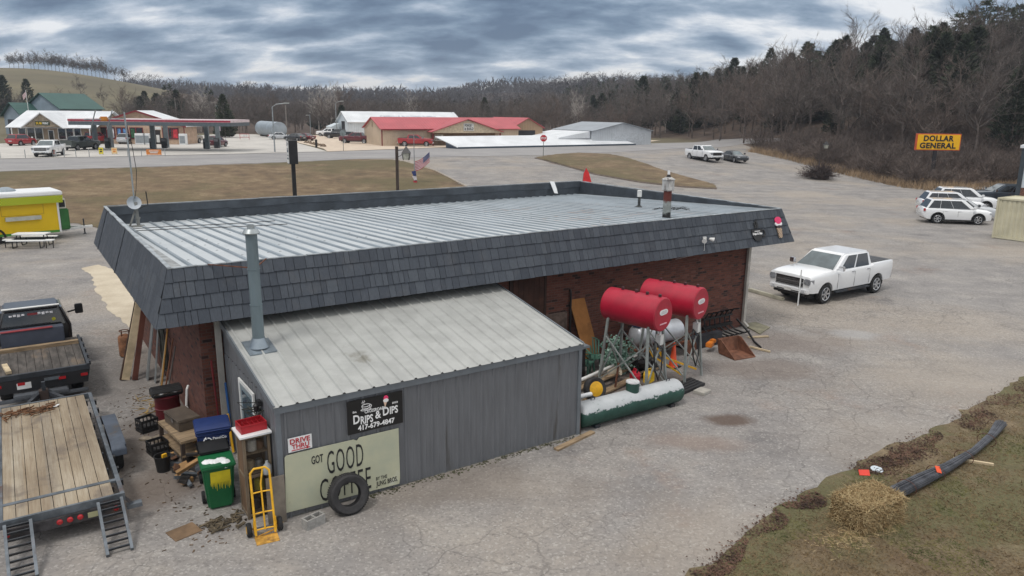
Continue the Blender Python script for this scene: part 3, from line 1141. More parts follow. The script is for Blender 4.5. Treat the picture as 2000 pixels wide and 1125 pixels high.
m.ribs((u0, vb, -.2), (0, -1, 0), (0, 0, 1), vb - vf, zf + .18, .305, .022, .03, .07, .15, 1)
m.quad((u1, vf, zf - .02), (u1, vb, zf - .02), (u1, vb, zb_ - .02))
m.quad((u0, vf, zf - .02), (u0, vb, zb_ - .02), (u0, vb, zf - .02))
m.build('wall', shedwall, shed)
m = MB()
ra = Vector((0, vb - vf, zb_ - zf)).normalized()
m.ribs((u0 - .06, vf - .07, zf + .005), (1, 0, 0), ra, u1 - u0 + .14, (vb - vf) / ra.y + .06, .305, .03, .028, .075, .13, 0)
m.build('roof', shedroof, shed)
m = MB()
m.b2((u0 - .035, vf - .035, -.2), (u0 + .06, vf + .05, zf - .01))
m.b2((u1 - .06, vf - .035, -.2), (u1 + .035, vf + .05, zf - .01))
m.bar((u0 - .05, vf - .04, zf - .07), (u1 + .06, vf - .04, zf - .07), .012, .13)
m.bar((u0 - .045, vf - .04, zf - .03), (u0 - .045, vb, zb_ - .03), .03, .14)
m.bar((u1 + .06, vf - .04, zf - .03), (u1 + .06, vb, zb_ - .03), .03, .14)
m.build('corner_trim', trim, shed)
d = MB()
d.b2((u0 - .045, -2.15, -.02), (u0 - .026, -1.2, 2.02))
d = d.build('door', M('pale_shed_door', srgb(126, 138, 144), .5), shed)
m = MB()
m.b2((u0 - .055, -2.0, 1.1), (u0 - .046, -1.35, 1.9))
m.build('pane', M('door_glass', srgb(70, 92, 104), .08, spec=.8), d)
m = MB()
m.b2((u0 - .06, -2.24, -.02), (u0 - .024, -2.155, 2.1))
m.b2((u0 - .06, -1.195, -.02), (u0 - .024, -1.11, 2.1))
m.b2((u0 - .06, -2.155, 2.025), (u0 - .024, -1.195, 2.1))
m.build('door_frame', offwhite, shed)
m = MB()
m.b2((u0 - .1, -2.75, 2.02), (u0 - .026, -2.6, 2.12))
m.lathe([(.05, 0), (.06, .1), (.02, .14)], 12, Matrix.Translation((u0 - .12, -2.68, 1.93)))
m.build('wall_lamp', black, shed, smooth=30)
# flue
fp = MB()
fx, fy, fz = 1.42, -1.28, zf + .005 + (1.28 + .0) * 0 + (-1.28 - vf) * (zb_ - zf) / (vb - vf)
for z0, z1, r0 in ((.05, .95, .122), (.95, 1.7, .119), (1.7, 2.47, .116)):
    fp.lathe([(r0, z0), (r0, z1 - .02), (r0 + .008, z1 - .015), (r0 + .008, z1)], 24, Matrix.Translation((fx, fy, fz)))
flue = fp.build('flue_pipe', M('painted_flue', srgb(112, 126, 132), .45, .35, var=.12, scale=2, stretch=(1, 1, .3)), shed, smooth=40)
m = MB()
m.lathe([(.165, 2.42), (.175, 2.44), (.12, 2.52), (.075, 2.52), (.075, 2.60), (.062, 2.60), (.062, 2.52)], 24, Matrix.Translation((fx, fy, fz)))
m.build('cap', galv, flue, smooth=40)
m = MB()
m.slab([(fx - .28, fy - .33, fz - .02), (fx + .28, fy - .33, fz - .02), (fx + .28, fy + .3, fz + .1), (fx - .28, fy + .3, fz + .1)], .03)
m.lathe([(.22, 0), (.13, .2)], 20, Matrix.Translation((fx, fy, fz + .03)))
m.build('flashing', M('flue_flashing', srgb(138, 148, 156), .35, .6), flue, smooth=30)
m = MB()
for s in (-1, 1):
    m.bar((fx + s * .05, fy, fz + 1.72), (fx + s * .62, 0.0, ZT), .022)
m.build('brace', rust, flue)
# footing and moss
m = MB()
m.b2((u0 - .02, vf - .01, -.2), (u1 + .02, vf + .1, .02))
m.build('footing', M('shed_footing', srgb(96, 98, 92), .9, var=.3), shed)

# ------------------------------------------------------------------ signs on the shed
SV = vf - .055
t = lthing('shop_sign', 'black shop sign with a coffee cup and ice cream cone, high on the grey shed', 'sign', 2.965, SV, 1.76, 0)
m = MB()
m.b2((-.59, 0, -.345), (.59, .02, .345))
m.build('panel', M('sign_black', (.008, .008, .009), .35, var=.1), t)
m = MB()
fit(m, 'CROSSROADS', -.23, .22, .035, .10, -.004, .01)
fit(m, 'D', -.47, -.34, -.14, .04, -.004, .02)
fit(m, 'RIPS', -.32, -.06, -.175, -.01, -.004, .02)
fit(m, '&', -.01, .11, -.13, .03, -.004, .015)
fit(m, 'D', .155, .285, -.1, .075, -.004, .02)
fit(m, 'IPS', .305, .48, -.10, .06, -.004, .02)
fit(m, '417-679-4847', -.38, .40, -.30, -.19, -.004, .02)
fit(m, 'Est.', -.475, -.395, .09, .125, -.004, .01)
fit(m, '2023', .36, .48, .11, .145, -.004, .01)
m.build('lettering', whiteink, t)
m = MB()
el = lambda cx, cz, a, b_, n=20, s0=0, s1=2 * PI: [(cx + a * math.cos(s0 + (s1 - s0) * i / n), -.006, cz + b_ * math.sin(s0 + (s1 - s0) * i / n)) for i in range(n + 1)]
m.path(el(-.2, .20, .085, .028), .006, 5)
m.path(el(-.2, .20, .085, .085, 14, PI, 2 * PI), .006, 5)
m.path(el(-.115, .175, .03, .03, 10, -PI / 2, PI / 2), .006, 5)
m.path(el(-.2, .115, .11, .02), .006, 5)
for q in (-.27, -.235):
    m.path([(q, -.006, .24), (q - .015, -.006, .265), (q + .015, -.006, .285), (q, -.006, .31)], .005, 5)
m.build('cup_emblem', whiteink, t)
m = MB()
m.prism([(.175, .20), (.255, .20), (.205, .07)], -.008, -.001)
m.build('cone_emblem', M('wafer', srgb(222, 190, 165), .6), t)
m = MB()
m.prism([(p[0], p[2]) for p in el(.225, .215, .058, .04, 16)][:-1], -.010, -.001)
m.build('vanilla_scoop', whiteink, t)
m = MB()
m.prism([(p[0], p[2]) for p in el(.228, .268, .05, .05, 16)][:-1], -.009, -.001)
m.build('berry_scoop', M('berry_pink', srgb(225, 60, 110), .6), t)

def _coffeeboard(g, tc):
    v = tc.outputs['Object']
    n = g.noise(v, 1.6, 7, .62)
    c = g.ramp(n, [(.3, srgb(172, 176, 156)), (.6, srgb(188, 188, 162)), (.75, srgb(202, 204, 188))])
    sp = g.n('ShaderNodeSeparateXYZ', i={0: v})
    k = g.math('MULTIPLY', g.math('SINE', g.math('MULTIPLY', g.math('ADD', sp.outputs[0], sp.outputs[2]), 150.0)), g.math('SINE', g.math('MULTIPLY', g.math('SUBTRACT', sp.outputs[0], sp.outputs[2]), 150.0)))
    c = g.mix(g.mapr(k, .2, .9, 0, .22), c, srgb(140, 146, 118))
    d = g.noise(v, 5, 6, .7)
    c = g.mix(g.mapr(d, .62, .75, 0, .4), c, srgb(130, 124, 96))
    return c, .6, None, 0
t = lthing('coffee_board', 'large pale green coffee board low on the front of the grey shed', 'sign', 2.285, SV, 0, 0)
m = MB()
m.prism([(-1.2, .15), (1.15, .08), (1.17, .2), (1.165, 1.31), (.32, 1.315), (.27, 1.26), (.2, 1.3), (-.9, 1.315), (-1.13, 1.305), (-1.16, 1.27)], 0, .012)
m.build('panel', custom('printed_board', _coffeeboard), t)
m = MB()
fit(m, 'GOT', -.66, -.43, 1.0, 1.17, -.002, .015)
fit(m, 'GOOD', -.355, .385, .71, 1.19, -.002, -.004, space=1.12)
fit(m, 'COFFEE', -.525, .53, .17, .64, -.002, -.004, space=1.15)
fit(m, 'BY THE', .64, .88, .30, .37, -.002, .0)
fit(m, 'JUNG BROS.', .64, 1.11, .13, .27, -.002, .01)
m.build('lettering', ink, t)
t = lthing('drive_thru_sign', 'small white drive thru sign with red letters at the corner of the shed', 'sign', 1.43, SV, 1.49, 0)
m = MB()
m.b2((-.23, 0, -.145), (.23, .012, .145))
m.build('panel', white, t, bevel=.03)
m = MB()
redink = M('red_lettering', srgb(180, 34, 48), .6)
fit(m, 'DRIVE', -.19, .19, .02, .12, -.004, .018)
fit(m, 'THRU', -.16, .17, -.085, .005, -.004, .018)
m.b2((-.17, -.01, -.115), (.13, -.002, -.102))
m.prism([(.12, -.085), (.19, -.108), (.12, -.13)], -.01, -.002)
m.build('lettering', redink, t)

# signs on the mansard: coffee cup cut-out and ice cream cut-out
slope = math.atan2(OV, ZT - ZB)
def mtag(name, label, u, s):
    p = mans(0, u, s, .05)
    o = lthing(name, label, 'sign', p[0], p[1], p[2])
    o.rotation_euler = (-slope, 0, TH)
    return o
t = mtag('cup_sign', 'black coffee cup cut-out sign on the shingled mansard', 18.62, .62)
m = MB()
cup = [(-.3, .12), (.26, .12), (.25, -.05), (.18, -.2), (.08, -.28), (-.12, -.28), (-.22, -.2), (-.29, -.04)]
m.prism(cup, -.02, .01)
m.path([(p[0], -.005, p[2]) for p in el(.27, -.04, .11, .12, 14, -PI / 2 - .4, PI / 2 + .4)], .025, 6)
m.build('cup', ink, t)
m = MB()
for q, hh in ((-.07, .0), (.03, .06)):
    m.prism([(q - .05, .15), (q + .03, .17), (q + .07, .25), (q + .01, .32 + hh), (q + .05, .42 + hh), (q - .05, .34 + hh), (q - .02, .24)], -.015, .005)
m.build('steam', ink, t)
m = MB()
fit(m, 'Drips & Dips', -.27, .22, -.09, .01, -.022, .03)
fit(m, 'CROSSROADS', -.16, .12, .035, .07, -.022, .02)
m.build('lettering', whiteink, t)
t = mtag('ice_cream_sign', 'ice cream cone cut-out sign at the right end of the shingled mansard', 19.8, .52)
def _check(g, tc):
    sp = g.n('ShaderNodeSeparateXYZ', i={0: tc.outputs['Object']})
    ck = g.n('ShaderNodeTexChecker', i={'Vector': tc.outputs['Object'], 'Scale': 22.0, 'Color1': (.02, .02, .02, 1), 'Color2': (*srgb(220, 190, 160), 1)})
    return ck.outputs[0], .6, None, 0
m = MB()
m.prism([(-.12, -.04), (.14, -.04), (.1, -.4), (-.06, -.4)], -.02, .01)
m.build('cone', custom('checked_wafer', _check), t)
m = MB()
m.prism([(p[0], p[2]) for p in el(.01, .1, .19, .09, 16)][:-1], -.022, .008)
m.build('vanilla_scoop', whiteink, t)
m = MB()
m.prism([(p[0], p[2]) for p in el(.01, -.005, .16, .05, 16)][:-1], -.026, .004)
m.build('chocolate_scoop', M('chocolate', srgb(52, 34, 36), .5), t)
m = MB()
m.prism([(p[0], p[2]) for p in el(.01, .22, .17, .13, 18)][:-1], -.024, .006)
m.build('berry_scoop', M('berry_pink', srgb(225, 60, 110), .6), t)

# ------------------------------------------------------------------ trees and brush
bark = M('grey_bark', (.115, .092, .08), .95, var=.35, scale=2)
twigmat = M('bare_twigs', (.112, .094, .084), .95, var=.3, scale=.35)
twigred = M('reddish_twigs', (.122, .094, .080), .95, var=.3, scale=.35)
palebark = M('sycamore_bark', (.44, .40, .36), .9, var=.3, scale=1.5)
cedarmat = M('cedar_needles', (.036, .046, .026), .9, var=.45, scale=.8)
pinemat = M('pine_needles', (.050, .070, .032), .9, var=.4, scale=.8)
brushmat = M('brush_stems', (.128, .100, .087), .95, var=.35, scale=.5)
strawgrass = M('dry_tall_grass', (.30, .215, .135), .95, var=.35, scale=.6)


def sliver(mb, p, d, l, w, rg):
    """thin triangular twig"""
    s = d.cross(Vector((rg.gauss(0, 1), rg.gauss(0, 1), rg.gauss(0, 1))))
    if s.length < 1e-4:
        s = d.orthogonal()
    s = s.normalized() * w / 2
    mb.add([p - s, p + s, p + d * l], [(0, 1, 2)])


def grow(mb, p, d, l, r, lev, rg, twig_w, up=.12):
    segs = 3 if lev < 3 else 2
    pts = [p]
    q, dd = p, d
    for i in range(segs):
        dd = (dd + Vector((rg.gauss(0, .16), rg.gauss(0, .16), up + rg.gauss(0, .1)))).normalized()
        q = q + dd * l / segs
        pts.append(q)
    mb.path(pts, r, 5 if lev < 2 else 3, r2=r * .35)
    if lev >= 3:
        for _ in range(11):
            t = rg.random()
            k = min(segs - 1, int(t * segs))
            b = pts[k].lerp(pts[k + 1], t * segs - k)
            v = (dd + Vector((rg.gauss(0, .55), rg.gauss(0, .55), rg.gauss(.2, .5)))).normalized()
            sliver(mb, b, v, rg.uniform(.5, 1.5), twig_w, rg)
        return
    for i in range({0: 7, 1: 5, 2: 4}[lev]):
        t = .25 + .75 * (i + rg.random()) / {0: 7, 1: 5, 2: 4}[lev]
        t = min(t, .999)
        k = min(segs - 1, int(t * segs))
        b = pts[k].lerp(pts[k + 1], t * segs - k)
        side = dd.orthogonal().normalized()
        side.rotate(Matrix.Rotation(rg.uniform(0, 2 * PI), 3, dd))
        v = (dd * rg.uniform(.5, 1.0) + side * rg.uniform(.5, .95)).normalized()
        grow(mb, b, v, l * rg.uniform(.42, .68), r * .5, lev + 1, rg, twig_w, up)


def bare_proto(seed, h, mat_t, mat_c, label, twig_w=.035, group=None):
    rg = random.Random(seed)
    t = thing('bare_tree', label, 'tree', group=group)
    tr = MB()
    pts = [Vector((0, 0, -.6))]
    for i in range(5):
        pts.append(Vector((rg.gauss(0, .12) * i, rg.gauss(0, .12) * i, h * .55 * (i + 1) / 5)))
    tr.path(pts, h * .013, 7, r2=h * .0075)
    tr.build('trunk', mat_t, t, smooth=40)
    cr = MB()
    n = rg.randint(7, 9)
    for i in range(n):
        k = min(4, 2 + int(3 * i / n))
        b = pts[k].lerp(pts[k + 1], rg.random())
        a = i * 2.4 + rg.uniform(-.4, .4)
        el = rg.uniform(.35, 1.0)
        d = Vector((math.cos(a) * math.cos(el), math.sin(a) * math.cos(el), math.sin(el)))
        grow(cr, b, d, h * rg.uniform(.26, .40), h * .0055, 1, rg, twig_w)
    grow(cr, pts[-1], Vector((0, 0, 1)), h * .4, h * .0065, 1, rg, twig_w)
    cr.build('crown', mat_c, t)
    return t


def spray(mb, p, d, l, w, rg):
    s = d.cross(Vector((rg.gauss(0, 1), rg.gauss(0, 1), rg.gauss(0, 1)))).normalized() * w / 2
    mb.add([p - d * l * .3, p - s, p + d * l * .7, p + s], [(0, 1, 2, 3)])


def cedar_proto(seed, h, label, width=.28):
    rg = random.Random(seed)
    t = thing('cedar_tree', label, 'tree')
    tr = MB()
    tr.path([(0, 0, -.6), (.05, 0, h * .4), (0, .05, h * .93)], h * .016, 6, r2=.02)
    tr.build('trunk', bark, t)
    cr = MB()
    lob = [(rg.uniform(0, 6.3), rg.uniform(.05, .95), rg.uniform(.45, 1.45)) for _ in range(26)]
    for i in range(1500):
        z = rg.random() ** 1.25
        a = rg.uniform(0, 2 * PI)
        prof = (math.sin(min(1, (z + .06) * 4) * PI / 2)) * (1 - z) ** .6
        k = 1.0
        for (la, lz, lr) in lob:
            if abs(lz - z) < .12 and abs((la - a + PI) % (2 * PI) - PI) < .7:
                k = lr
        r = h * width * prof * k * (rg.random() ** .35)
        p = Vector((math.cos(a) * r, math.sin(a) * r, h * (.06 + .94 * z)))
        d = Vector((math.cos(a), math.sin(a), rg.uniform(.2, 1.2))).normalized()
        spray(cr, p, d, rg.uniform(.5, 1.0), rg.uniform(.18, .35), rg)
    cr.build('crown', cedarmat, t)
    return t


def pine_proto(seed, h, label, bare=.35, wid=.26, tier=.055):
    rg = random.Random(seed)
    t = thing('pine_tree', label, 'tree')
    tr = MB()
    tr.path([(0, 0, -.6), (.1, 0, h * .4), (0, .1, h * .97)], h * .014, 6, r2=.03)
    tr.build('trunk', bark, t)
    cr = MB()
    z = bare
    while z < .99:
        n = rg.randint(5, 7)
        for k in range(n):
            a = 2 * PI * k / n + rg.uniform(-.4, .4)
            l = h * wid * (1 - z) ** .62 * rg.uniform(.6, 1.15) + .4
            o = Vector((0, 0, h * z))
            tip = o + Vector((math.cos(a) * l, math.sin(a) * l, l * rg.uniform(.05, .35)))
            cr.path([o, o.lerp(tip, .5) + Vector((0, 0, -.05 * l)), tip], .05, 3, r2=.015)
            for j in range(14):
                q = o.lerp(tip, rg.uniform(.3, 1.05)) + Vector((rg.gauss(0, .2), rg.gauss(0, .2), rg.gauss(.08, .14)))
                d = Vector((math.cos(a) + rg.gauss(0, .6), math.sin(a) + rg.gauss(0, .6), rg.uniform(.1, 1))).normalized()
                spray(cr, q, d, rg.uniform(.5, .9), rg.uniform(.16, .3), rg)
        z += tier * rg.uniform(.7, 1.2)
    cr.build('crown', pinemat, t)
    return t


def shrub_mesh(seed, h, w, n, twig_w=.03):
    rg = random.Random(seed)
    mb = MB()
    for i in range(n // 9):
        a, el = rg.uniform(0, 2 * PI), rg.uniform(.45, 1.5)
        d = Vector((math.cos(a) * math.cos(el) * w / h, math.sin(a) * math.cos(el) * w / h, math.sin(el))).normalized()
        l = h * rg.uniform(.55, 1.0)
        o = Vector((rg.gauss(0, .12) * w, rg.gauss(0, .12) * w, -.1))
        m_ = o + d * l * .55
        e = m_ + (d + Vector((d.x * .6, d.y * .6, -.35)) + Vector((rg.gauss(0, .2), rg.gauss(0, .2), rg.gauss(0, .2)))).normalized() * l * .5
        mb.path([o, m_, e], .022, 3, r2=.008)
        for _ in range(8):
            t = rg.uniform(.25, 1)
            p = o.lerp(m_, t * 2) if t < .5 else m_.lerp(e, t * 2 - 1)
            v = (d + Vector((rg.gauss(0, .7), rg.gauss(0, .7), rg.gauss(.1, .6)))).normalized()
            sliver(mb, p, v, rg.uniform(.4, 1.0) * h / 3, twig_w, rg)
    return mb


WOODS = 'bare trees in the woods round the crossroads'
LB = 'leafless grey-brown tree standing among the hillside woods'
bares = [bare_proto(11 + i, h, bark, twigmat if i % 3 else twigred, LB, group=WOODS) for i, h in enumerate((12, 13.5, 11, 14.5, 10, 12.5))]
LC = 'dark evergreen cedar standing among the bare woods'
cedars = [cedar_proto(31 + i, h, LC, w) for i, (h, w) in enumerate(((9.5, .27), (7.5, .34), (11, .26)))]
LP = 'tall green pine crowning the wooded ridge at the top right'
pines = [pine_proto(51, 16, LP, .3, .27, .05), pine_proto(52, 14, LP, .2, .25, .05)]
for c in cedars:
    c['group'] = 'cedars among the woods'
for c in pines:
    c['group'] = 'pines on the ridge'
_used = set()


def plant(proto, x, y, s, rz, label=None, group=None, sink=.1):
    if proto.name not in _used:
        _used.add(proto.name)
        o = proto
    else:
        o = dup(proto)
    o.location = (x, y, terrain(x, y) - sink)
    o.rotation_euler = (0, 0, rz)
    o.scale = (s, s, s * rt.uniform(.92, 1.1))
    if label:
        o['label'] = label
    if group:
        o['group'] = group
    return o


rt = random.Random(77)


def pxof(x, y):
    return 1000 + 1456 * x / max(1, y)


cand = []
# right bluff
for _ in range(9000):
    y = rt.uniform(86, 420)
    x = foot_x(y) + rt.uniform(9 if y < 118 else 4, 120) * (1 + y / 400)
    if pxof(x, y) > 2160 or (x > 50 and y < 96 + (x - 50) * .2):
        continue
    cand.append((x, y))
# centre and left woodland
for _ in range(7000):
    y = rt.uniform(182, 430)
    px = rt.uniform(255, 1500)
    x = (px - 1000) / 1456 * y
    if x > foot_x(y) + 8:
        continue
    if px < 470 and y > 300:
        continue
    if px < 330 and y > 215 + (px - 255) * .5:
        continue
    cand.append((x, y))
pts = []
cell = {}
for (x, y) in cand:
    d = 2.7 + y * .0085
    k = (int(x / d), int(y / d))
    if any((k[0] + i, k[1] + j) in cell and (Vector(cell[(k[0] + i, k[1] + j)]) - Vector((x, y))).length < d for i in (-1, 0, 1) for j in (-1, 0, 1)):
        continue
    cell[k] = (x, y)
    pts.append((x, y))


def vis_score(p):
    return p[1] + .35 * max(0, p[0] - foot_x(p[1]))


pts.sort(key=vis_score)
n_b = n_c = 0
rest = []
for (x, y) in pts:
    v = noise.noise((x * .02, y * .02, 7.7))
    bluff = x > foot_x(y) + 22
    ced = rt.random() < ((.34 + 1.1 * max(0, v)) if bluff else (.015 + .1 * max(0, v)))
    if ced and n_c < 165:
        n_c += 1
        plant(rt.choice(cedars), x, y, rt.uniform(.85, 1.3) if bluff else rt.uniform(.6, .85), rt.uniform(0, 6.3))
    elif not ced and n_b < 255:
        n_b += 1
        plant(rt.choice(bares), x, y, rt.uniform(.72, 1.08) if x > foot_x(y) else rt.uniform(.46, .74), rt.uniform(0, 6.3))
    else:
        rest.append((x, y, ced))
for (pa, pb, Ya, Yb, nn_) in ((1290, 1430, 190, 235, 16), (1500, 1720, 150, 185, 20), (1780, 2010, 122, 150, 9), (1150, 1290, 230, 290, 10)):
    for _ in range(nn_):
        Y = rt.uniform(Ya, Yb)
        plant(rt.choice(cedars), (rt.uniform(pa, pb) - 1000) / 1456 * Y, Y, rt.uniform(.9, 1.3), rt.uniform(0, 6.3))
# ridge top pines and the lone spire
for (px, Y) in ((1800, 150), (1822, 158), (1845, 150), (1868, 156), (1890, 149), (1915, 155), (1938, 148), (1962, 152), (1985, 145), (2010, 150), (1775, 160), (1860, 168), (1930, 166)):
    x = (px - 1000) / 1456 * Y
    plant(pines[0], x, Y, rt.uniform(.72, .95), rt.uniform(0, 6.3))
for (px, Y, s, lab) in ((1551, 190, 1.0, 'lone layered pine spire rising above the bare hillside trees'), (1682, 165, .8, 'dark narrow pine on the ridge left of the tall bare trees')):
    x = (px - 1000) / 1456 * Y
    plant(pines[1], x, Y, s, 1.0, lab)
# taller bare trees on the skyline
for px in (1500, 1520, 1610, 1630, 1655, 1700, 1720, 1738, 1755, 1768):
    Y = 172 + rt.uniform(-8, 12)
    x = (px - 1000) / 1456 * Y
    plant(rt.choice(bares), x, Y, rt.uniform(1.0, 1.2), rt.uniform(0, 6.3), 'tall bare tree standing against the sky on the right hand ridge', 'bare trees on the right skyline')
    n_b += 1
# pale sycamores
syc = bare_proto(97, 13, palebark, palebark, 'pale barked sycamore standing out against the dark woods', .04, 'pale sycamores in the woods')
for px, Y, s in ((628, 200, .85), (652, 205, .9), (1122, 214, .75), (808, 215, .7), (1290, 205, .7), (402, 196, .75)):
    x = (px - 1000) / 1456 * Y
    plant(syc, x, Y, s, rt.uniform(0, 6.3))
# row of trees along the crest of the pasture hill
crest = bare_proto(120, 12, bark, twigmat, 'bare tree in the row along the crest of the pasture hill', .06, 'row of trees on the pasture hill')
crest2 = bare_proto(121, 11, bark, twigmat, 'bare tree in the row along the crest of the pasture hill', .06, 'row of trees on the pasture hill')
for px in (6, 18, 27, 52, 60, 69, 78, 92, 98, 106, 118, 124, 131, 138, 145, 153, 161, 170, 176, 183, 190, 197, 205, 212, 220, 226):
    Y = rt.uniform(408, 424)
    plant(rt.choice((crest, crest2)), (px - 1000) / 1456 * Y, Y, rt.uniform(.6, .8), rt.uniform(0, 6.3))
for px, lab in ((233, None), (247, 'second last bare tree of the row on the pasture hill, a gap on its left'), (264, 'last bare tree of the row on the pasture hill, at its right end')):
    plant(crest2, (px - 1000) / 1456 * 405, 405, .68, rt.uniform(0, 6.3), lab)
# cedars and bare trees in front of the pasture, left
for px, Y, s in ((8, 245, 1.3), (24, 250, 1.45), (34, 240, 1.1), (78, 245, 1.0), (110, 240, .7), (290, 215, .9), (322, 240, 1.1), (300, 245, .9), (360, 205, .95), (366, 212, .85), (346, 245, .9), (372, 250, 1.0), (448, 158, .75), (456, 160, .65), (441, 160, .6)):
    plant(rt.choice(cedars), (px - 1000) / 1456 * Y, Y, s, rt.uniform(0, 6.3), 'dark evergreen at the foot of the pasture hill behind the filling station', 'evergreens behind the filling station')
for px, Y, s in ((14, 236, .7), (45, 240, .8), (58, 236, .75), (130, 240, .6), (160, 250, .55), (180, 300, .7), (190, 248, .7), (220, 275, .6)):
    plant(rt.choice(bares), (px - 1000) / 1456 * Y, Y, s, rt.uniform(0, 6.3), 'bare tree on the lower slope of the pasture hill', 'bare trees below the pasture hill')

# far woods that read as one mass
far = MB()
rf = random.Random(5)


def lowtree(mb, x, y, h, n, tw):
    z = terrain(x, y)
    b = Vector((x, y, z))
    s = Vector((.12 * h / 10, 0, 0))
    mb.add([b - s, b + s, b + Vector((0, 0, h * .8))], [(0, 1, 2)])
    mb.add([b - Vector((0, s.x, 0)), b + Vector((0, s.x, 0)), b + Vector((0, 0, h * .8))], [(0, 1, 2)])
    for _ in range(n):
        u = rf.random()
        a = rf.uniform(0, 2 * PI)
        r = h * .3 * math.sqrt(rf.random()) * math.sin(PI * min(1, .15 + u * .85)) 
        p = b + Vector((math.cos(a) * r, math.sin(a) * r, h * (.25 + .7 * u)))
        d = Vector((math.cos(a) * .7 + rf.gauss(0, .4), math.sin(a) * .7 + rf.gauss(0, .4), rf.uniform(.1, 1.2))).normalized()
        sliver(mb, p, d, h * rf.uniform(.09, .2), tw, rf)


evergreen_far = MB()
for (x, y, c) in rest:
    if c:
        z = terrain(x, y)
        h = rf.uniform(7, 11)
        for _ in range(110):
            u = rf.random()
            a = rf.uniform(0, 2 * PI)
            r = h * .25 * (1 - u) ** .8 * math.sqrt(rf.random())
            p = Vector((x + math.cos(a) * r, y + math.sin(a) * r, z + h * (.05 + .95 * u)))
            spray(evergreen_far, p, Vector((math.cos(a), math.sin(a), rf.uniform(.3, 1.2))).normalized(), 1.2, .5, rf)
    else:
        lowtree(far, x, y, rf.uniform(9, 13) if x > foot_x(y) + 5 else rf.uniform(6.5, 9.5), 230, .085)
tag(far.build('woods', twigmat), 'mass of bare woodland on the hills', kind='stuff')
tag(evergreen_far.build('evergreen_woods', cedarmat), 'mass of dark evergreens on the hills', kind='stuff')
far = MB()
farmat = M('far_woods', (.082, .074, .076), .95, var=.35, scale=.02)
for _ in range(5200):
    y = 430 + 1500 * rf.random() ** 1.5
    px = rf.uniform(255, 1560)
    x = (px - 1000) / 1456 * y
    if px < 480 and y < 560:
        continue
    h = rf.uniform(9, 15)
    if y < 700:
        lowtree(far, x, y, h, 60, .22)
    else:
        z = terrain(x, y)
        for _ in range(16):
            a = rf.uniform(0, 2 * PI)
            r = 5.5 * math.sqrt(rf.random())
            p = Vector((x + math.cos(a) * r, y + math.sin(a) * r, z + h * rf.uniform(.1, .9)))
            sliver(far, p, Vector((rf.gauss(0, .5), rf.gauss(0, .5), 1)).normalized(), h * rf.uniform(.2, .4), 1.6, rf)
tag(far.build('far_woods', farmat), 'distant wooded ridges', kind='stuff')

# brush on the bank behind the yellow sign
br_mb = [shrub_mesh(201, 3.2, 2.2, 640, .035), shrub_mesh(202, 2.4, 2.0, 560, .035), shrub_mesh(203, 4.2, 2.4, 760, .04)]
shr = []
for i, q in enumerate(br_mb):
    o = q.build('bare_shrub', brushmat if i != 1 else M('pinkish_brush', (.150, .115, .098), .95, var=.35, scale=.6))
    shr.append(tag(o, 'tangled leafless brush on the bank behind the yellow sign', 'shrub', 'brush on the bank'))
cell2 = []
nb = 0
for _ in range(6000):
    y = rt.uniform(78, 128)
    x = foot_x(y) + rt.uniform(1.5, 40)
    if not (1430 < pxof(x, y) < 2080) or (x > 62 and y < 90):
        continue
    if y < 82 + max(0, (x - 46)) * .35 or any((Vector(c) - Vector((x, y))).length < 1.9 for c in cell2):
        continue
    cell2.append((x, y))
cell2.sort(key=lambda p: p[1])
for (x, y) in cell2[:225]:
    plant(rt.choice(shr), x, y, rt.uniform(.7, 1.15), rt.uniform(0, 6.3), sink=.05)
for s in shr:
    if s.name not in _used:
        bpy.data.objects.remove(s)
c = at(1600, 350)
m = shrub_mesh(210, 2.3, 3.0, 3400, .045)
one('round_bush', m, M('bush_stems', (.075, .056, .052), .95, var=.3), 'round dark leafless bush at the edge of the asphalt', 'bush', (c.x, c.y, c.z))
c = at(1556, 240)
m = MB()
rg = random.Random(3)
for _ in range(900):
    a, u = rg.uniform(0, 2 * PI), rg.random()
    r = 2.6 * math.sqrt(rg.random()) * math.sin(PI * (.15 + .8 * u))
    spray(m, Vector((math.cos(a) * r * 1.3, math.sin(a) * r, 5.0 * u)), Vector((math.cos(a), math.sin(a), rg.uniform(.2, 1))).normalized(), .8, .35, rg)
one('evergreen_bush', m, M('olive_needles', (.055, .058, .024), .9, var=.4), 'olive green evergreen bush in the brush above the parked cars by the road', 'bush', (c.x, c.y, terrain(c.x, c.y)))
# dry tall grass along the foot of the bank
m = MB()
for _ in range(9000):
    y = rg.uniform(77, 122)
    x = foot_x(y) + rg.uniform(-.3, 4.5) * (1 + .5 * rg.random())
    if y < 80 and x > 50:
        continue
    p = Vector((x, y, terrain(x, y)))
    sliver(m, p, Vector((rg.gauss(0, .3), rg.gauss(0, .3), 1)).normalized(), rg.uniform(.4, 1.2), .07, rg)
for _ in range(5000):
    x = rg.uniform(42, 78)
    y = 80.5 + (x - 42) * .16 + rg.uniform(0, 5)
    p = Vector((x, y, terrain(x, y)))
    sliver(m, p, Vector((rg.gauss(0, .3), rg.gauss(0, .3), 1)).normalized(), rg.uniform(.3, .8), .07, rg)
tag(m.build('dry_grass', strawgrass), 'dry tan grass along the foot of the bank', kind='stuff')

# ------------------------------------------------------------------ vehicles
def boolean_cut(o, cutters):
    for c in cutters:
        md = o.modifiers.new('cut', 'BOOLEAN')
        md.operation = 'DIFFERENCE'
        md.solver = 'EXACT'
        md.object = c
    dg = bpy.context.evaluated_depsgraph_get()
    dg.update()
    me = bpy.data.meshes.new_from_object(o.evaluated_get(dg))
    o.modifiers.clear()
    old = o.data
    o.data = me
    bpy.data.meshes.remove(old)
    for c in cutters:
        bpy.data.objects.remove(c)


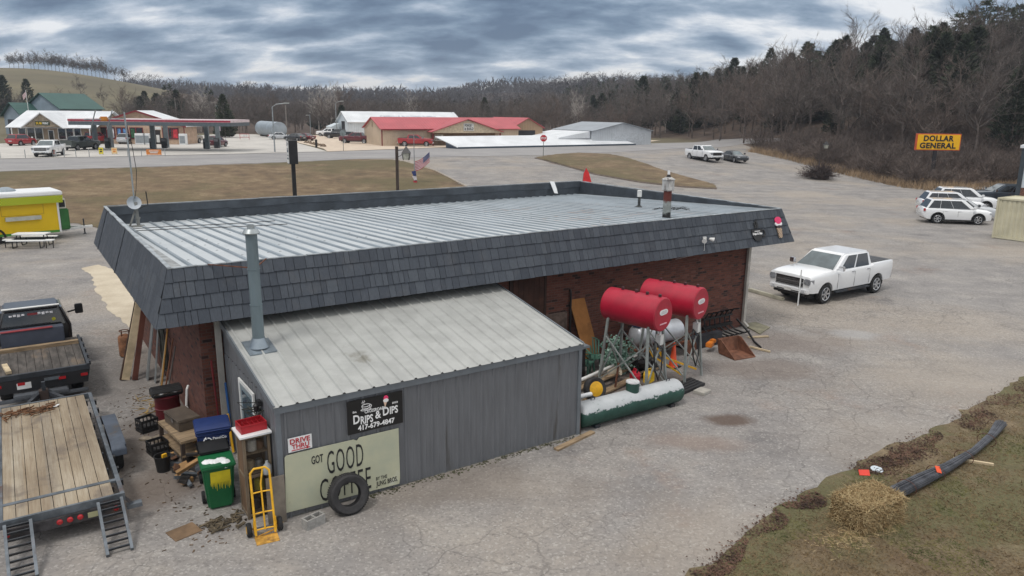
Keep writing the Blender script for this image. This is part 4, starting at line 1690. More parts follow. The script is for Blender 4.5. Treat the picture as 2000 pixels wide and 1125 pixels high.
def loft_body(stations, sq=False):
    """stations: x, z low, z shoulder, z top, half width"""
    mb = MB()
    n = 0
    for (x, zl, zs, zt, w) in stations:
        half = [(w * .80, zl), (w * .955, zl + .05), (w * .985, zl + (zs - zl) * .35), (w, zl + (zs - zl) * .62), (w * .985, zs - .10), (w * .955, zs - .03), (w * .89, zs + (zt - zs) * .35), (w * .55, zt), (0, zt + .012)]
        if sq:
            half[4:] = [(w * .99, zs - .07), (w * .97, zs - .01), (w * .93, zs + (zt - zs) * .6), (w * .80, zt), (0, zt + .015)]
        ring = [(x, -a, z) for a, z in half] + [(x, a, z) for a, z in reversed(half[:-1])]
        n = len(ring)
        mb.v += [Vector(p) for p in ring]
    m = len(stations)
    for i in range(m - 1):
        for k in range(n):
            mb.f.append((i * n + k, (i + 1) * n + k, (i + 1) * n + (k + 1) % n, i * n + (k + 1) % n))
    mb.f.append(tuple(range(n)))
    mb.f.append(tuple(reversed(range((m - 1) * n, m * n))))
    return mb


def wheel_parts(t, x, y, r, w, rimmat, tyre=True):
    s = 1 if y > 0 else -1
    mt = Matrix.Translation((x, y, r)) @ Matrix.Rotation(R(-90) * s, 4, 'X')
    m = MB()
    m.lathe([(r * .1, w * .1), (r * .60, w * .1), (r * .64, w * .5), (r * .70, w * .53), (r * .93, w * .5), (r, w * .3), (r, -w * .3), (r * .93, -w * .5), (r * .6, -w * .5)], 26, mt)
    wh = m.build('wheel', rubber, t, smooth=35)
    m = MB()
    m.lathe([(r * .13, w * .12), (r * .13, w * .34), (r * .10, w * .40), (.01, w * .42)], 16, mt)
    m.path([mt @ Vector((math.cos(q * PI / 14) * r * .645, math.sin(q * PI / 14) * r * .645, w * .47)) for q in range(28)], r * .05, 5, True)
    for k in range(6):
        a = 2 * PI * k / 6
        p = mt @ Vector((math.cos(a) * r * .1, math.sin(a) * r * .1, w * .36))
        q = mt @ Vector((math.cos(a) * r * .63, math.sin(a) * r * .63, w * .42))
        m.bar(p, q, r * .15, r * .15)
    m.build('rim', rimmat, wh, smooth=30)


SPEC = {
    'pickup': dict(st=[(2.95, .55, 1.12, 1.15, .955), (2.92, .50, 1.17, 1.21, .985), (2.65, .46, 1.22, 1.29, 1.0), (2.0, .45, 1.25, 1.34, 1.01), (1.3, .45, 1.27, 1.36, 1.01), (1.0, .45, 1.29, 1.33, 1.01), (-1.38, .45, 1.32, 1.34, 1.01), (-1.40, .47, 1.37, 1.37, 1.01), (-2.8, .50, 1.39, 1.39, 1.0), (-2.90, .60, 1.38, 1.38, .97)],
                   cab=(1.44, .50, -1.22, -1.36, 1.30, 1.93, .965, .80), win=[(.17, .50), (.545, .90)], ax=(1.86, -1.78), r=.41, tw=.27, y=.86),
    'suv': dict(st=[(2.30, .42, .72, .80, .70), (2.22, .30, .86, .95, .82), (1.95, .25, .96, 1.04, .89), (1.2, .24, 1.01, 1.10, .92), (0, .24, 1.05, 1.1, .925), (-1.3, .24, 1.09, 1.14, .925), (-2.0, .28, 1.10, 1.15, .9), (-2.24, .42, 1.05, 1.1, .84), (-2.30, .5, .95, 1.0, .78)],
                cab=(1.22, .36, -1.72, -2.14, 1.08, 1.74, .86, .68), win=[(.12, .445), (.455, .715), (.725, .955)], ax=(1.36, -1.30), r=.36, tw=.23, y=.80),
    'sedan': dict(st=[(2.38, .40, .62, .68, .68), (2.28, .26, .74, .82, .82), (1.9, .22, .84, .92, .89), (1.1, .21, .90, .98, .91), (0, .21, .94, .98, .915), (-1.2, .21, .96, 1.0, .91), (-1.9, .25, .95, 1.01, .88), (-2.3, .36, .90, .96, .82), (-2.4, .45, .82, .88, .76)],
                  cab=(1.08, .28, -1.0, -1.78, .93, 1.45, .82, .60), win=[(.13, .485), (.497, .84)], ax=(1.42, -1.36), r=.335, tw=.21, y=.78),
}


def cab_face(c, side, s, t):
    xfb, xft, xrt, xrb, zb, zr, wb, wr = c
    bx, tx = xfb + (xrb - xfb) * s, xft + (xrt - xft) * s
    x = bx + (tx - bx) * t
    y = wb + (wr - wb) * t
    return Vector((x, side * y, zb + (zr - zb) * t))


def vehicle(kind, name, label, cat, paint, group=None, rim=None, extras=()):
    sp = SPEC[kind]
    t = thing(name, label, cat, group=group)
    body = loft_body(sp['st'], kind == 'pickup').build('body', paint, t, smooth=38)
    cutters = []
    for ax in sp['ax']:
        m = MB()
        m.lathe([(sp['r'] + .075, -1.3), (sp['r'] + .075, 1.3)], 28, Matrix.Translation((ax, 0, sp['r'] + .015)) @ Matrix.Rotation(R(90), 4, 'X'))
        cutters.append(m.build('cutter', rubber))
    body.parent = None
    boolean_cut(body, cutters)
    body.parent = t
    for p in body.data.polygons:
        p.use_smooth = True
    body.data.set_sharp_from_angle(angle=R(38))
    m = MB()
    xs = [s[0] for s in sp['st']]
    m.b2((min(xs) + .25, -sp['y'] + .12, .28), (max(xs) - .3, sp['y'] - .12, sp['st'][3][2] - .25))
    m.build('chassis', black, t)
    c = sp['cab']
    xfb, xft, xrt, xrb, zb, zr, wb, wr = c
    m = MB()
    vs = [(xfb, -wb, zb - .05), (xfb, wb, zb - .05), (xrb, wb, zb - .05), (xrb, -wb, zb - .05), (xft, -wr, zr), (xft, wr, zr), (xrt, wr, zr), (xrt, -wr, zr)]
    m.add(vs, [(3, 2, 1, 0), (4, 5, 6, 7), (0, 1, 5, 4), (1, 2, 6, 5), (2, 3, 7, 6), (3, 0, 4, 7)])
    m.build('cabin', paint, t, bevel=.075, seg=3)
    for side in (-1, 1):
        for (a, b) in sp['win']:
            q = [cab_face(c, side, a, .06), cab_face(c, side, b, .06), cab_face(c, side, b - (.03 if b > .9 else 0), .86), cab_face(c, side, a + (.02 if a < .2 else 0), .86)]
            n = Vector((0, side, (wb - wr) / (zr - zb))).normalized() * .006
            m = MB()
            m.add([p + n for p in q] + [p - n * 2 for p in q], [(0, 1, 2, 3), (7, 6, 5, 4), (0, 4, 5, 1), (1, 5, 6, 2), (2, 6, 7, 3), (3, 7, 4, 0)])
            m.build('window', glass, t)
    for (xb, xt, s, nm, mt) in ((xfb, xft, 1, 'windscreen', windscreen), (xrb, xrt, -1, 'rear_window', glass)):
        f = lambda yy, tt: Vector((xb + (xt - xb) * tt, yy * (wb + (wr - wb) * tt), zb + (zr - zb) * tt))
        q = [f(-.90, .08), f(.90, .08), f(.86, .88), f(-.86, .88)]
        n = (q[1] - q[0]).cross(q[2] - q[0]).normalized()
        if n.x * s < 0:
            n = -n
        n *= .007
        m = MB()
        m.add([p + n for p in q] + [p - n * 2 for p in q], [(0, 1, 2, 3), (7, 6, 5, 4), (0, 4, 5, 1), (1, 5, 6, 2), (2, 6, 7, 3), (3, 7, 4, 0)])
        m.build(nm, mt, t)
    for ax in sp['ax']:
        for s in (-1, 1):
            wheel_parts(t, ax, s * sp['y'], sp['r'], sp['tw'], rim or M('bright_alloy', (.55, .56, .58), .3, .7, var=.1))
    x0, x1 = xs[-1], xs[0]
    h = sp['st'][2][2]
    for s in (-1, 1):
        m = MB()
        if kind == 'pickup':
            m.box((x1 - .12, s * .83, 1.0), (.32, .31, .24), rz=-s * .10)
        else:
            m.box((x1 - .14, s * sp['y'] * .86, h - .14), (.30, .34, .13), rz=-s * .35)
        m.build('headlight', M('grey_headlamp', (.24, .25, .27), .12, var=.3, scale=9, spec=.9) if kind == 'pickup' else lamp_clear, t, bevel=.03)
        m = MB()
        tz = 1.12 if kind == 'pickup' else h + .02
        m.box((x0 + .09, s * sp['y'] * 1.03, tz), (.14, .18, .40 if kind == 'pickup' else .2), rz=s * .2)
        m.build('taillight', lamp_red, t, bevel=.02)
        m = MB()
        m.box((xfb - .22, s * (wb + .22), zb + .14), (.14, .24, .20))
        m.bar((xfb - .16, s * wb, zb + .06), (xfb - .18, s * (wb + .16), zb + .1), .05)
        m.build('mirror', chrome if kind == 'pickup' else paint, t, bevel=.025)
        for hx in ((.1, -.98) if kind == 'pickup' else (.1, -.8)):
            m = MB()
            yy = sp['st'][4][4]
            m.box((hx, s * (yy + .004), h - .03), (.2, .03, .04))
            m.build('door_handle', chrome if kind == 'pickup' else paint, t, bevel=.01)
    # door shut lines
    m = MB()
    yy = sp['st'][4][4]
    for s in (-1, 1):
        for px_ in ((1.12, -.04, -1.12) if kind == 'pickup' else (1.0, .0, -1.0)):
            m.b2((px_ - .005, s * yy - .012, .55), (px_ + .005, s * yy + .0015, h - .03))
    m.build('door_gap', M('panel_gap', (.12, .12, .125), .7), t)
    if kind == 'pickup':
        m = MB()
        m.b2((2.86, -.68, .74), (2.968, .68, 1.13))
        gr = m.build('grille', black, t, bevel=.03)
        m = MB()
        for z in (.79, .85, .90, 1.0, 1.045):
            m.b2((2.93, -.63, z - .008), (2.975, .63, z + .008))
        m.b2((2.93, -.66, .93), (2.982, .66, .97)); m.b2((2.93, -.67, 1.105), (2.975, .67, 1.125)); m.b2((2.93, -.67, .735), (2.975, .67, .755))
        m.build('grille_bar', chrome, gr)
        m = MB()
        m.b2((2.78, -.94, .5), (3.02, .94, .73))
        m.build('front_bumper', carwhite if paint is carwhite else chrome, t, bevel=.05)
        m = MB()
        m.b2((2.85, -.72, .40), (3.0, .72, .5))
        m.b2((2.95, -.55, .535), (3.026, .55, .60))
        m.build('air_dam', black, t, bevel=.02)
        m = MB()
        m.b2((3.022, -.16, .53), (3.032, .16, .66))
        m.build('license_plate', offwhite, t)
        for s in (-1, 1):
            m = MB()
            m.b2((3.0, s * .72 - .07, .54), (3.03, s * .72 + .07, .66))
            m.build('fog_lamp', lamp_clear, t)
            m = MB()
            m.bar((1.25, s * 1.0, .42), (-1.15, s * 1.0, .42), .14, .07)
            m.build('running_board', darksteel, t, bevel=.02)
        m = MB()
        m.b2((-3.02, -.92, .56), (-2.86, .92, .76))
        m.build('rear_bumper', chrome, t, bevel=.03)
        m = MB()
        m.b2((-2.82, -.86, 1.385), (-1.44, .86, 1.406))
        for k in range(3):
            m.b2((-2.8 + .34 * (k + 1) - .012, -.85, 1.407), (-2.8 + .34 * (k + 1) + .012, .85, 1.415))
        m.build('bed_cover', M('black_bed_cover', (.05, .054, .06), .55), t)
    else:
        m = MB()
        m.b2((x1 - .10, -.5, h - .42), (x1 + .012, .5, h - .26))
        m.build('grille', black, t, bevel=.03)
        m = MB()
        for s in (-1, 1):
            m.b2((-1.05 if kind == 'sedan' else -.98, s * yy - .05, sp['st'][4][1] - .01), (1.05, s * yy + .01, sp['st'][4][1] + .09))
        if kind == 'suv':
            for ax in sp['ax']:
                for s in (-1, 1):
                    m.path([(ax + (sp['r'] + .085) * math.cos(a), s * (yy - .01), sp['r'] + .015 + (sp['r'] + .085) * math.sin(a)) for a in [i * PI / 12 - .12 for i in range(14)]], .035, 5)
        m.build('sill_trim', black, t)
        m = MB()
        m.b2((x0 - .015, -.26, h - .27), (x0 + .03, .26, h - .15))
        m.build('license_plate', offwhite, t)
    return t


PROTO = {}


def paint_mat(name, col):
    return M(name, col, .28, .0, var=.03, scale=1, coat=.7)


def park(kind, name, label, cat, paint, loc, rz, group=None, scale=1.0):
    key = kind
    if key not in PROTO:
        PROTO[key] = vehicle(kind, name, label, cat, paint, group)
        o = PROTO[key]
    else:
        o = dup(PROTO[key], mats={'body': paint, 'cabin': paint})
        o.name = name
        for k in ('group',):
            if k in o:
                del o[k]
        tag(o, label, cat, group)
    o.location = loc
    o.rotation_euler = (0, 0, rz)
    o.scale = (scale,) * 3
    return o


def park_px(kind, name, label, cat, paint, rear, front, side, group=None, scale=1.0):
    """wheels that show stand at pixels rear and front; side +1 when the left flank shows"""
    a, b = at(*rear), at(*front)
    d = (b - a).to_2d().normalized()
    left = Vector((-d.y, d.x))
    m = (a + b) / 2
    c = m.to_2d() - left * side * SPEC[kind]['y'] * scale
    return park(kind, name, label, cat, paint, (c.x, c.y, terrain(c.x, c.y) + .01), math.atan2(d.y, d.x), group, scale)


def park_at(kind, name, label, cat, paint, px, py, deg, group=None, scale=1.0):
    p = at(px, py)
    return park(kind, name, label, cat, paint, (p.x, p.y, p.z + .03), R(deg), group, scale)


maroon = paint_mat('maroon_paint', (.11, .016, .024))
redcar = paint_mat('red_car_paint', (.32, .022, .028))
blackcar = paint_mat('black_car_paint', (.014, .015, .018))
greycar = paint_mat('dark_grey_paint', (.045, .05, .056))
greencar = paint_mat('grey_green_paint', (.06, .072, .068))
tancar = paint_mat('tan_paint', (.30, .26, .21))
silver = paint_mat('silver_paint', (.48, .50, .52))
bluegrey = paint_mat('blue_grey_paint', (.05, .065, .085))

park_px('pickup', 'parked_pickup', 'white crew cab pickup parked beside the brick building with a black bed cover', 'pickup', carwhite, (1702.8, 572), (1609, 591.7), 1)
park_px('pickup', 'parked_pickup', 'white pickup on black wheels standing on the side road beside a dark car', 'pickup', carwhite, (1345, 309.5), (1381, 317), -1, scale=1.04)
park_px('sedan', 'parked_car', 'dark grey car standing close behind the white pickup on the side road', 'car', greycar, (1411, 312.5), (1436, 318.5), -1)
park_px('suv', 'parked_car', 'white compact suv nearest the beige container', 'car', carwhite, (1828, 436.5), (1907, 439.5), -1, scale=1.0)
hd = math.atan2(-.57, 2.59)
px_, py_ = Vector((math.cos(hd), math.sin(hd))), Vector((-math.sin(hd), math.cos(hd)))
base = Vector((32.1, 54.3))
for kind, k, fwd, paint, lab in (('sedan', 2.9, 1.5, silver, 'pale silver sedan second in the row by the beige container'), ('suv', 5.7, 1.6, carwhite, 'white suv third in the row by the beige container'), ('suv', 8.7, 3.5, carwhite, 'white suv with roof rails fourth in the row by the beige container')):
    p = base + py_ * k + px_ * fwd
    park(kind, 'parked_car', lab, 'car', paint, (p.x, p.y, terrain(p.x, p.y) + .02), hd, scale=1.06 if k > 8 else 1)
p = base + py_ * 12.3 + px_ * 8.0
park('pickup', 'parked_pickup', 'dark blue-grey pickup farthest back in the row beside the white and brick store', 'pickup', bluegrey, (p.x, p.y, terrain(p.x, p.y) + .02), hd + PI)
park('suv', 'parked_car', 'dark car mostly hidden behind the roof of the brick building', 'car', bluegrey, (-19.2, 47.6, terrain(-19.2, 47.6)), R(170), scale=.98)
# filling station
for args in (('suv', 'parked_car', 'red suv seen from behind at the left end of the filling station', 'car', redcar, 43, 284.5, 84),
             ('pickup', 'parked_pickup', 'white pickup facing the highway at the edge of the forecourt', 'pickup', carwhite, 98, 305, -77),
             ('pickup', 'parked_pickup', 'dark grey-green pickup seen from behind left of the first canopy column', 'pickup', greencar, 158, 293, 82),
             ('pickup', 'parked_pickup', 'red pickup behind the first canopy column of the filling station', 'pickup', redcar, 186, 281.5, 86),
             ('suv', 'parked_car', 'white suv seen from behind in front of the ice chests', 'car', silver, 252, 281, 88),
             ('sedan', 'parked_car', 'black car in front of the shop door of the filling station', 'car', blackcar, 339, 280.5, -68),
             ('pickup', 'parked_pickup', 'tan pickup seen from behind right of the black car at the shop', 'pickup', tancar, 368, 280.5, 80),
             ('suv', 'parked_car', 'maroon suv beside the last canopy column', 'car', maroon, 423, 287.5, 84)):
    park_at(*args)
# builder's yard
for args in (('pickup', 'parked_pickup', 'maroon pickup beside the tan gable end of the red roofed store', 'pickup', maroon, 696, 280, 172),
             ('pickup', 'parked_pickup', 'black pickup in the gravel yard in front of the white long shed', 'pickup', blackcar, 662, 270.5, 176),
             ('pickup', 'parked_pickup', 'bright red pickup parked along the tan wall under the red roof', 'pickup', redcar, 812, 286, 2),
             ('sedan', 'parked_car', 'pale old sedan parked in front of the silver tank', 'car', silver, 549, 273, 14),
             ('sedan', 'parked_car', 'black car right of the pale old sedan near the silver tank', 'car', blackcar, 577, 275.5, 150),
             ('sedan', 'parked_car', 'dark maroon car at the yard edge, right of the black car by the silver tank', 'car', maroon, 594, 275, 150),
             ('pickup', 'parked_pickup', 'white pickup at the back of the gravel yard next to the white shed', 'pickup', carwhite, 642, 266.5, 170, None, .9)):
    park_at(*args)

# ------------------------------------------------------------------ far buildings
def metalsheet(name, a, pitch=.6, dirt=0.0, rough=.55):
    def fn(g, tc):
        v = tc.outputs['Object']
        n = g.noise(v, .35, 6, .6)
        c = g.mix(g.mapr(n, .3, .7), tuple(x * .88 for x in a), tuple(min(1, x * 1.08) for x in a))
        if dirt:
            d = g.noise(g.n('ShaderNodeMapping', i={'Vector': v, 'Scale': (2, 2, .5)}).outputs[0], .8, 6, .65)
            c = g.mix(g.mapr(d, .55, .75, 0, dirt), c, tuple(x * .45 for x in a))
        u = tc.outputs['UV']
        sp = g.n('ShaderNodeSeparateXYZ', i={0: u})
        w = g.math('POWER', g.math('ABSOLUTE', g.math('SINE', g.math('MULTIPLY', sp.outputs[0], PI / pitch))), 12.0)
        return c, rough, w, .03
    return custom(name, fn)


def gable(name, label, cat, o, rz, w, d, h, hr, ridge, wallm, roofm, ov=.35, th=.1):
    """front wall along +x from the origin at y=0, depth +y"""
    t = thing(name, label, cat, o, rz)
    m = MB()
    if ridge == 'x':
        m.prism([(0, -1.2), (d, -1.2), (d, h), (d / 2, hr), (0, h)], 0, w, 'x')
    else:
        m.prism([(0, -1.2), (w, -1.2), (w, h), (w / 2, hr), (0, h)], 0, d, 'y')
    m.build('wall', wallm, t)
    span = d if ridge == 'x' else w
    ln = w if ridge == 'x' else d
    sl = (hr - h) / (span / 2)
    for s in (0, 1):
        e = -ov if s == 0 else span + ov
        pa, pb = (e, h - sl * ov + .03), (span / 2, hr + .03)
        if ridge == 'x':
            p = [(-ov, pa[0], pa[1]), (ln + ov, pa[0], pa[1]), (ln + ov, pb[0], pb[1]), (-ov, pb[0], pb[1])]
        else:
            p = [(pa[0], -ov, pa[1]), (pa[0], ln + ov, pa[1]), (pb[0], ln + ov, pb[1]), (pb[0], -ov, pb[1])]
        q = [Vector(x) for x in p]
        if (q[1] - q[0]).cross(q[2] - q[0]).z < 0:
            q.reverse()
        m = MB()
        m.slab([x + Vector((0, 0, th)) for x in q], th)
        m.build('roof', roofm, t)
    return t


def fpanel(t, name, mat, x0, x1, z0, z1, y=-.04, d=.06):
    m = MB()
    m.b2((x0, y, z0), (x1, y + d, z1))
    return m.build(name, mat, t)


def glazed(t, x0, x1, z0, z1, fr, y=-.06, mull=0, gl=None):
    m = MB()
    m.b2((x0, y, z0), (x1, y + .04, z1))
    w = m.build('window', gl or glass, t)
    m = MB()
    e = .09
    m.b2((x0 - e, y - .03, z0 - e), (x1 + e, y + .05, z0))
    m.b2((x0 - e, y - .03, z1), (x1 + e, y + .05, z1 + e))
    m.b2((x0 - e, y - .028, z0), (x0, y + .05, z1))
    m.b2((x1, y - .028, z0), (x1 + e, y + .05, z1))
    for k in range(mull):
        xm = x0 + (x1 - x0) * (k + 1) / (mull + 1)
        m.b2((xm - .04, y - .026, z0), (xm + .04, y - .002, z1))
    m.build('frame', fr, w)
    return w


def pz(px, py, Y):
    return at_depth(px, py, Y)


roofwhite = metalsheet('white_roof_sheet', (.68, .70, .72), .5)
wallwhite = metalsheet('white_wall_sheet', (.62, .68, .72), .4, .1)
redroof = metalsheet('red_roof_sheet', srgb(176, 82, 88), .5)
tanwall = metalsheet('tan_wall_sheet', srgb(190, 172, 150), .35, .1)
greenroof = metalsheet('green_roof_sheet', srgb(48, 84, 78), .5)
greywall = metalsheet('blue_grey_wall_sheet', srgb(134, 148, 160), .35)
redtrim = M('red_trim', srgb(120, 34, 40), .5)
stonewall = M('tan_stone_veneer', srgb(176, 158, 136), .9, var=.3, scale=2.2, col2=srgb(140, 124, 106), bump=.4)
brickfar = M('tan_brick', srgb(182, 156, 134), .9, var=.12, scale=2)

# sandwich shop end of the filling station (long white roof with a small front gable)
YS = 124
o = pz(28, 281, YS); xr = pz(187, 281, YS).x
z0 = terrain(o.x + 5, YS) + .05
w = xr - o.x
st = gable('sandwich_shop', 'low stone fronted shop with a long white metal roof and a small front gable', 'building', (o.x, YS, z0), 0, w, 11, 2.75, 5.1, 'x', stonewall, roofwhite, .7)
m = MB()
gx = pz(96, 250, YS).x - o.x
m.prism([(gx - 3.0, 2.7), (gx + 3.0, 2.7), (gx, 4.75)], -1.6, 2.5)
m.build('front_gable', M('gable_stone', srgb(150, 138, 120), .9, var=.2), st)
for s in (-1, 1):
    m = MB()
    q = [Vector((gx + s * 3.5, -2.0, 2.55)), Vector((gx + s * 3.5, 3.6, 2.55)), Vector((gx, 3.6, 4.98)), Vector((gx, -2.0, 4.98))]
    if (q[1] - q[0]).cross(q[2] - q[0]).z < 0:
        q.reverse()
    m.slab(q, .12)
    m.build('gable_roof', roofwhite, st)
t = thing('fascia_sign', 'dark green shop fascia sign with yellow and white letters in the front gable', 'sign', (o.x + gx, YS - 1.66, z0 + 3.28))
m = MB(); m.b2((-1.15, 0, -.3), (1.15, .05, .3)); m.build('panel', M('sign_green', srgb(36, 56, 30), .5), t)
m = MB(); fit(m, 'SUB', -1.02, -.08, -.18, .18, -.01, .02); m.build('lettering', M('sign_yellow', srgb(230, 190, 40), .5), t)
m = MB(); fit(m, 'WAY', -.02, 1.02, -.18, .18, -.01, .02); m.build('lettering', whiteink, t)
sx = lambda px: pz(px, 270, YS).x - o.x
for a, b_ in ((39, 52), (56, 69.5), (71.5, 85), (116, 129.5), (132, 144.5), (147.5, 159.5)):
    glazed(st, sx(a), sx(b_), .75, 2.5, offwhite)
dr = fpanel(st, 'door', glass, sx(97), sx(106), 0, 2.1, -.06)
m = MB(); m.b2((sx(96), -.09, 0), (sx(97), 0, 2.2)); m.b2((sx(106), -.09, 0), (sx(107), 0, 2.2)); m.b2((sx(97), -.088, 2.1), (sx(106), 0, 2.2))
m.build('door_frame', offwhite, dr)
for a in (28.5, 180):
    m = MB()
    m.b2((sx(a), -.65, 0), (sx(a) + .14, -.5, 2.6))
    m.build('porch_post', offwhite, st)

# shop of the filling station: tan brick with a broad gable
YM = 126
o2 = pz(188, 281, YM); w2 = pz(362, 281, YM).x - o2.x
z2 = terrain(o2.x + 6, YM) + .05
shop = gable('station_shop', 'tan brick filling station shop with red trimmed windows behind the canopy', 'building', (o2.x, YM, z2), 0, w2, 5, 3.0, 5.3, 'y', brickfar, roofwhite, .6)
m = MB()
sl = (5.3 - 3.0) / (w2 / 2)
m.bar((-.6, -.66, 3.0 - sl * .6 + .04), (w2 / 2, -.66, 5.34), .06, .26)
m.bar((w2 + .6, -.66, 3.0 - sl * .6 + .04), (w2 / 2, -.66, 5.34), .06, .26)
m.b2((-.06, -.05, 0), (.08, 0, 3.0)); m.b2((w2 - .08, -.05, 0), (w2 + .06, 0, 3.0))
m.build('gable_trim', redtrim, shop)
sx = lambda px: pz(px, 270, YM).x - o2.x
poster = [M('poster_white', (.6, .6, .62), .5, var=.35, scale=1.8), M('poster_blue', srgb(90, 130, 180), .5, var=.4, scale=2), M('poster_red', srgb(190, 50, 60), .5, var=.3, scale=2), M('poster_green', srgb(50, 90, 60), .5, var=.3, scale=2)]
for i, (a, b_) in enumerate(((198, 209.5), (212, 225.5), (230, 239), (241, 251), (256, 266), (268, 280), (319.5, 328.5), (331, 336), (338, 349.5))):
    wd = glazed(shop, sx(a), sx(b_), .9, 2.6, redtrim)
    if i in (1, 2, 3, 4, 6, 8):
        m = MB()
        m.b2((sx(a) + .12, -.085, 1.0), (sx(b_) - .12, -.065, 2.45))
        m.build('poster', poster[{1: 0, 2: 1, 3: 1, 4: 3, 6: 0, 8: 2}[i]], wd)
fpanel(shop, 'door', M('shop_door', srgb(44, 38, 36), .3), sx(302), sx(314), 0, 2.3, -.06)
fpanel(shop, 'door_poster', offwhite, sx(306), sx(312), .3, 1.5, -.08, .02)
# ice chests against the shop
for px, ww, lab in ((264, 1.7, 'white ice chest left of the middle canopy column'), (281, 1.0, 'white ice chest next to the middle canopy column'), (350, 1.1, 'white ice chest at the right end of the shop wall')):
    p = pz(px, 279, YM - 1.6)
    t = thing('ice_chest', lab, 'freezer', (p.x, YM - 1.6, terrain(p.x, YM - 1.6) + .03))
    m = MB(); m.b2((0, 0, 0), (ww, .8, 1.8)); m.build('cabinet', white, t, bevel=.04)
    m = MB(); m.b2((.1, -.03, .25), (ww - .1, .0, 1.45)); m.build('door', M('freezer_door', srgb(140, 146, 150), .4), t)

# canopy over the pumps
YC0, YC1 = 104.5, 112.0
cl, cr_ = pz(133, 240, YC0).x, pz(450, 240, YC0).x
ztop, zbot = pz(290, 233, YC0).z, pz(290, 245.5, YC0).z
can = thing('pump_canopy', 'long flat filling station canopy with a red and white striped edge on grey columns', 'canopy', (cl, YC0, 0))
m = MB(); m.b2((0, 0, zbot), (cr_ - cl, YC1 - YC0, (zbot + ztop) / 2 + .05)); m.build('roof_deck', M('canopy_grey', srgb(82, 92, 98), .5), can)
m = MB(); m.b2((-.02, -.03, (zbot + ztop) / 2 + .06), (cr_ - cl + .02, YC1 - YC0 + .03, ztop)); m.build('fascia', M('canopy_white', srgb(208, 190, 192), .5), can)
m = MB()
zz_ = zbot + (ztop - zbot) * .62
m.b2((-.03, -.045, zz_), (cr_ - cl + .03, -.032, zz_ + .24)); m.build('stripe', M('canopy_red', srgb(150, 40, 62), .5), can)
for px in (187, 300, 405):
    p = at(px, 291.5)
    for dy in (0.0, 4.2):
        m = MB()
        m.b2((p.x - cl - .3, p.y - YC0 + dy, terrain(p.x, p.y) - .1), (p.x - cl + .3, p.y - YC0 + dy + .4, zbot))
        m.build('column', M('column_grey', srgb(104, 112, 116), .5, var=.1), can)
    for dy, dx_ in ((.9, -.5), (2.6, .45)):
        t = thing('fuel_pump', {187: 'dark fuel pump at the first canopy column', 300: 'dark fuel pump at the middle canopy column', 405: 'dark fuel pump at the last canopy column'}[px], 'fuel pump', (p.x + dx_, p.y + dy, terrain(p.x, p.y) + .05), group='fuel pumps under the canopy')
        m = MB(); m.b2((-.35, -.3, 0), (.35, .3, 1.5)); m.build('cabinet', M('pump_dark', srgb(52, 54, 58), .5), t, bevel=.04)
        m = MB(); m.b2((-.3, -.33, 1.0), (.3, -.3, 1.4)); m.build('screen', M('pump_screen', srgb(120, 120, 124), .3), t)
        m = MB(); m.path([(.36, 0, 1.2), (.48, -.1, .7), (.4, -.2, .3), (.36, -.1, .9)], .03, 5); m.build('hose', black, t)
p = pz(308, 248, YC0 - .1)
t = thing('price_sign', 'small pale sign hanging under the edge of the canopy by the middle column', 'sign', (p.x, YC0 - .12, p.z - .35))
m = MB(); m.b2((-.4, 0, 0), (.4, .08, .4)); m.build('panel', offwhite, t)
m = MB(); m.b2((-.38, .03, .4), (-.33, .08, .62)); m.b2((.33, .03, .4), (.38, .08, .62)); m.build('hanger', galv, t)

# green roofed hall behind
Yg = 168
o3 = pz(50, 215, Yg)
al = R(-30)
gz = terrain(o3.x + 8, Yg)
hall = gable('green_roof_hall', 'large blue-grey metal hall with a dark green roof behind the filling station', 'building', (o3.x, Yg, gz), al, 13.6, 9, 5.6, 8.7, 'y', greywall, greenroof, .5)
m = MB(); m.prism([(-1.2, -1), (6.2, -1), (6.2, 4.2), (2.5, 6.6), (-1.2, 4.2)], -4, -.02); wing = m.build('wing', greywall, hall)
for s in (0, 1):
    q = [Vector((-1.8 if s == 0 else 6.8, -4.6, 3.85)), Vector((-1.8 if s == 0 else 6.8, 0, 3.85)), Vector((2.5, 0, 6.75)), Vector((2.5, -4.6, 6.75))]
    if (q[1] - q[0]).cross(q[2] - q[0]).z < 0:
        q.reverse()
    m = MB(); m.slab(q, .1); m.build('wing_roof', greenroof, hall)
m = MB(); m.b2((.2, -4.06, 0), (4.6, -4.02, 3.2)); m.build('garage_door', M('dark_opening', srgb(34, 34, 38), .6), hall)
m = MB(); m.b2((9.5, -.06, 2.2), (10.4, -.02, 3.3)); m.build('window', glass, hall)
p = pz(56, 220, 160)
t = thing('flagpole', 'thin white flagpole with a small pale flag in front of the green roofed hall', 'flagpole', (p.x, 160, terrain(p.x, 160)))
m = MB(); m.tube((0, 0, 0), (0, 0, 9.3), .07, .04, 8); m.build('pole', white, t)
m = MB(); m.slab([(0, 0, 9.0), (-.9, .1, 8.2), (-.8, .1, 7.2), (0, 0, 8.0)], .03); m.build('flag', M('pale_flag', srgb(196, 170, 172), .8), t)

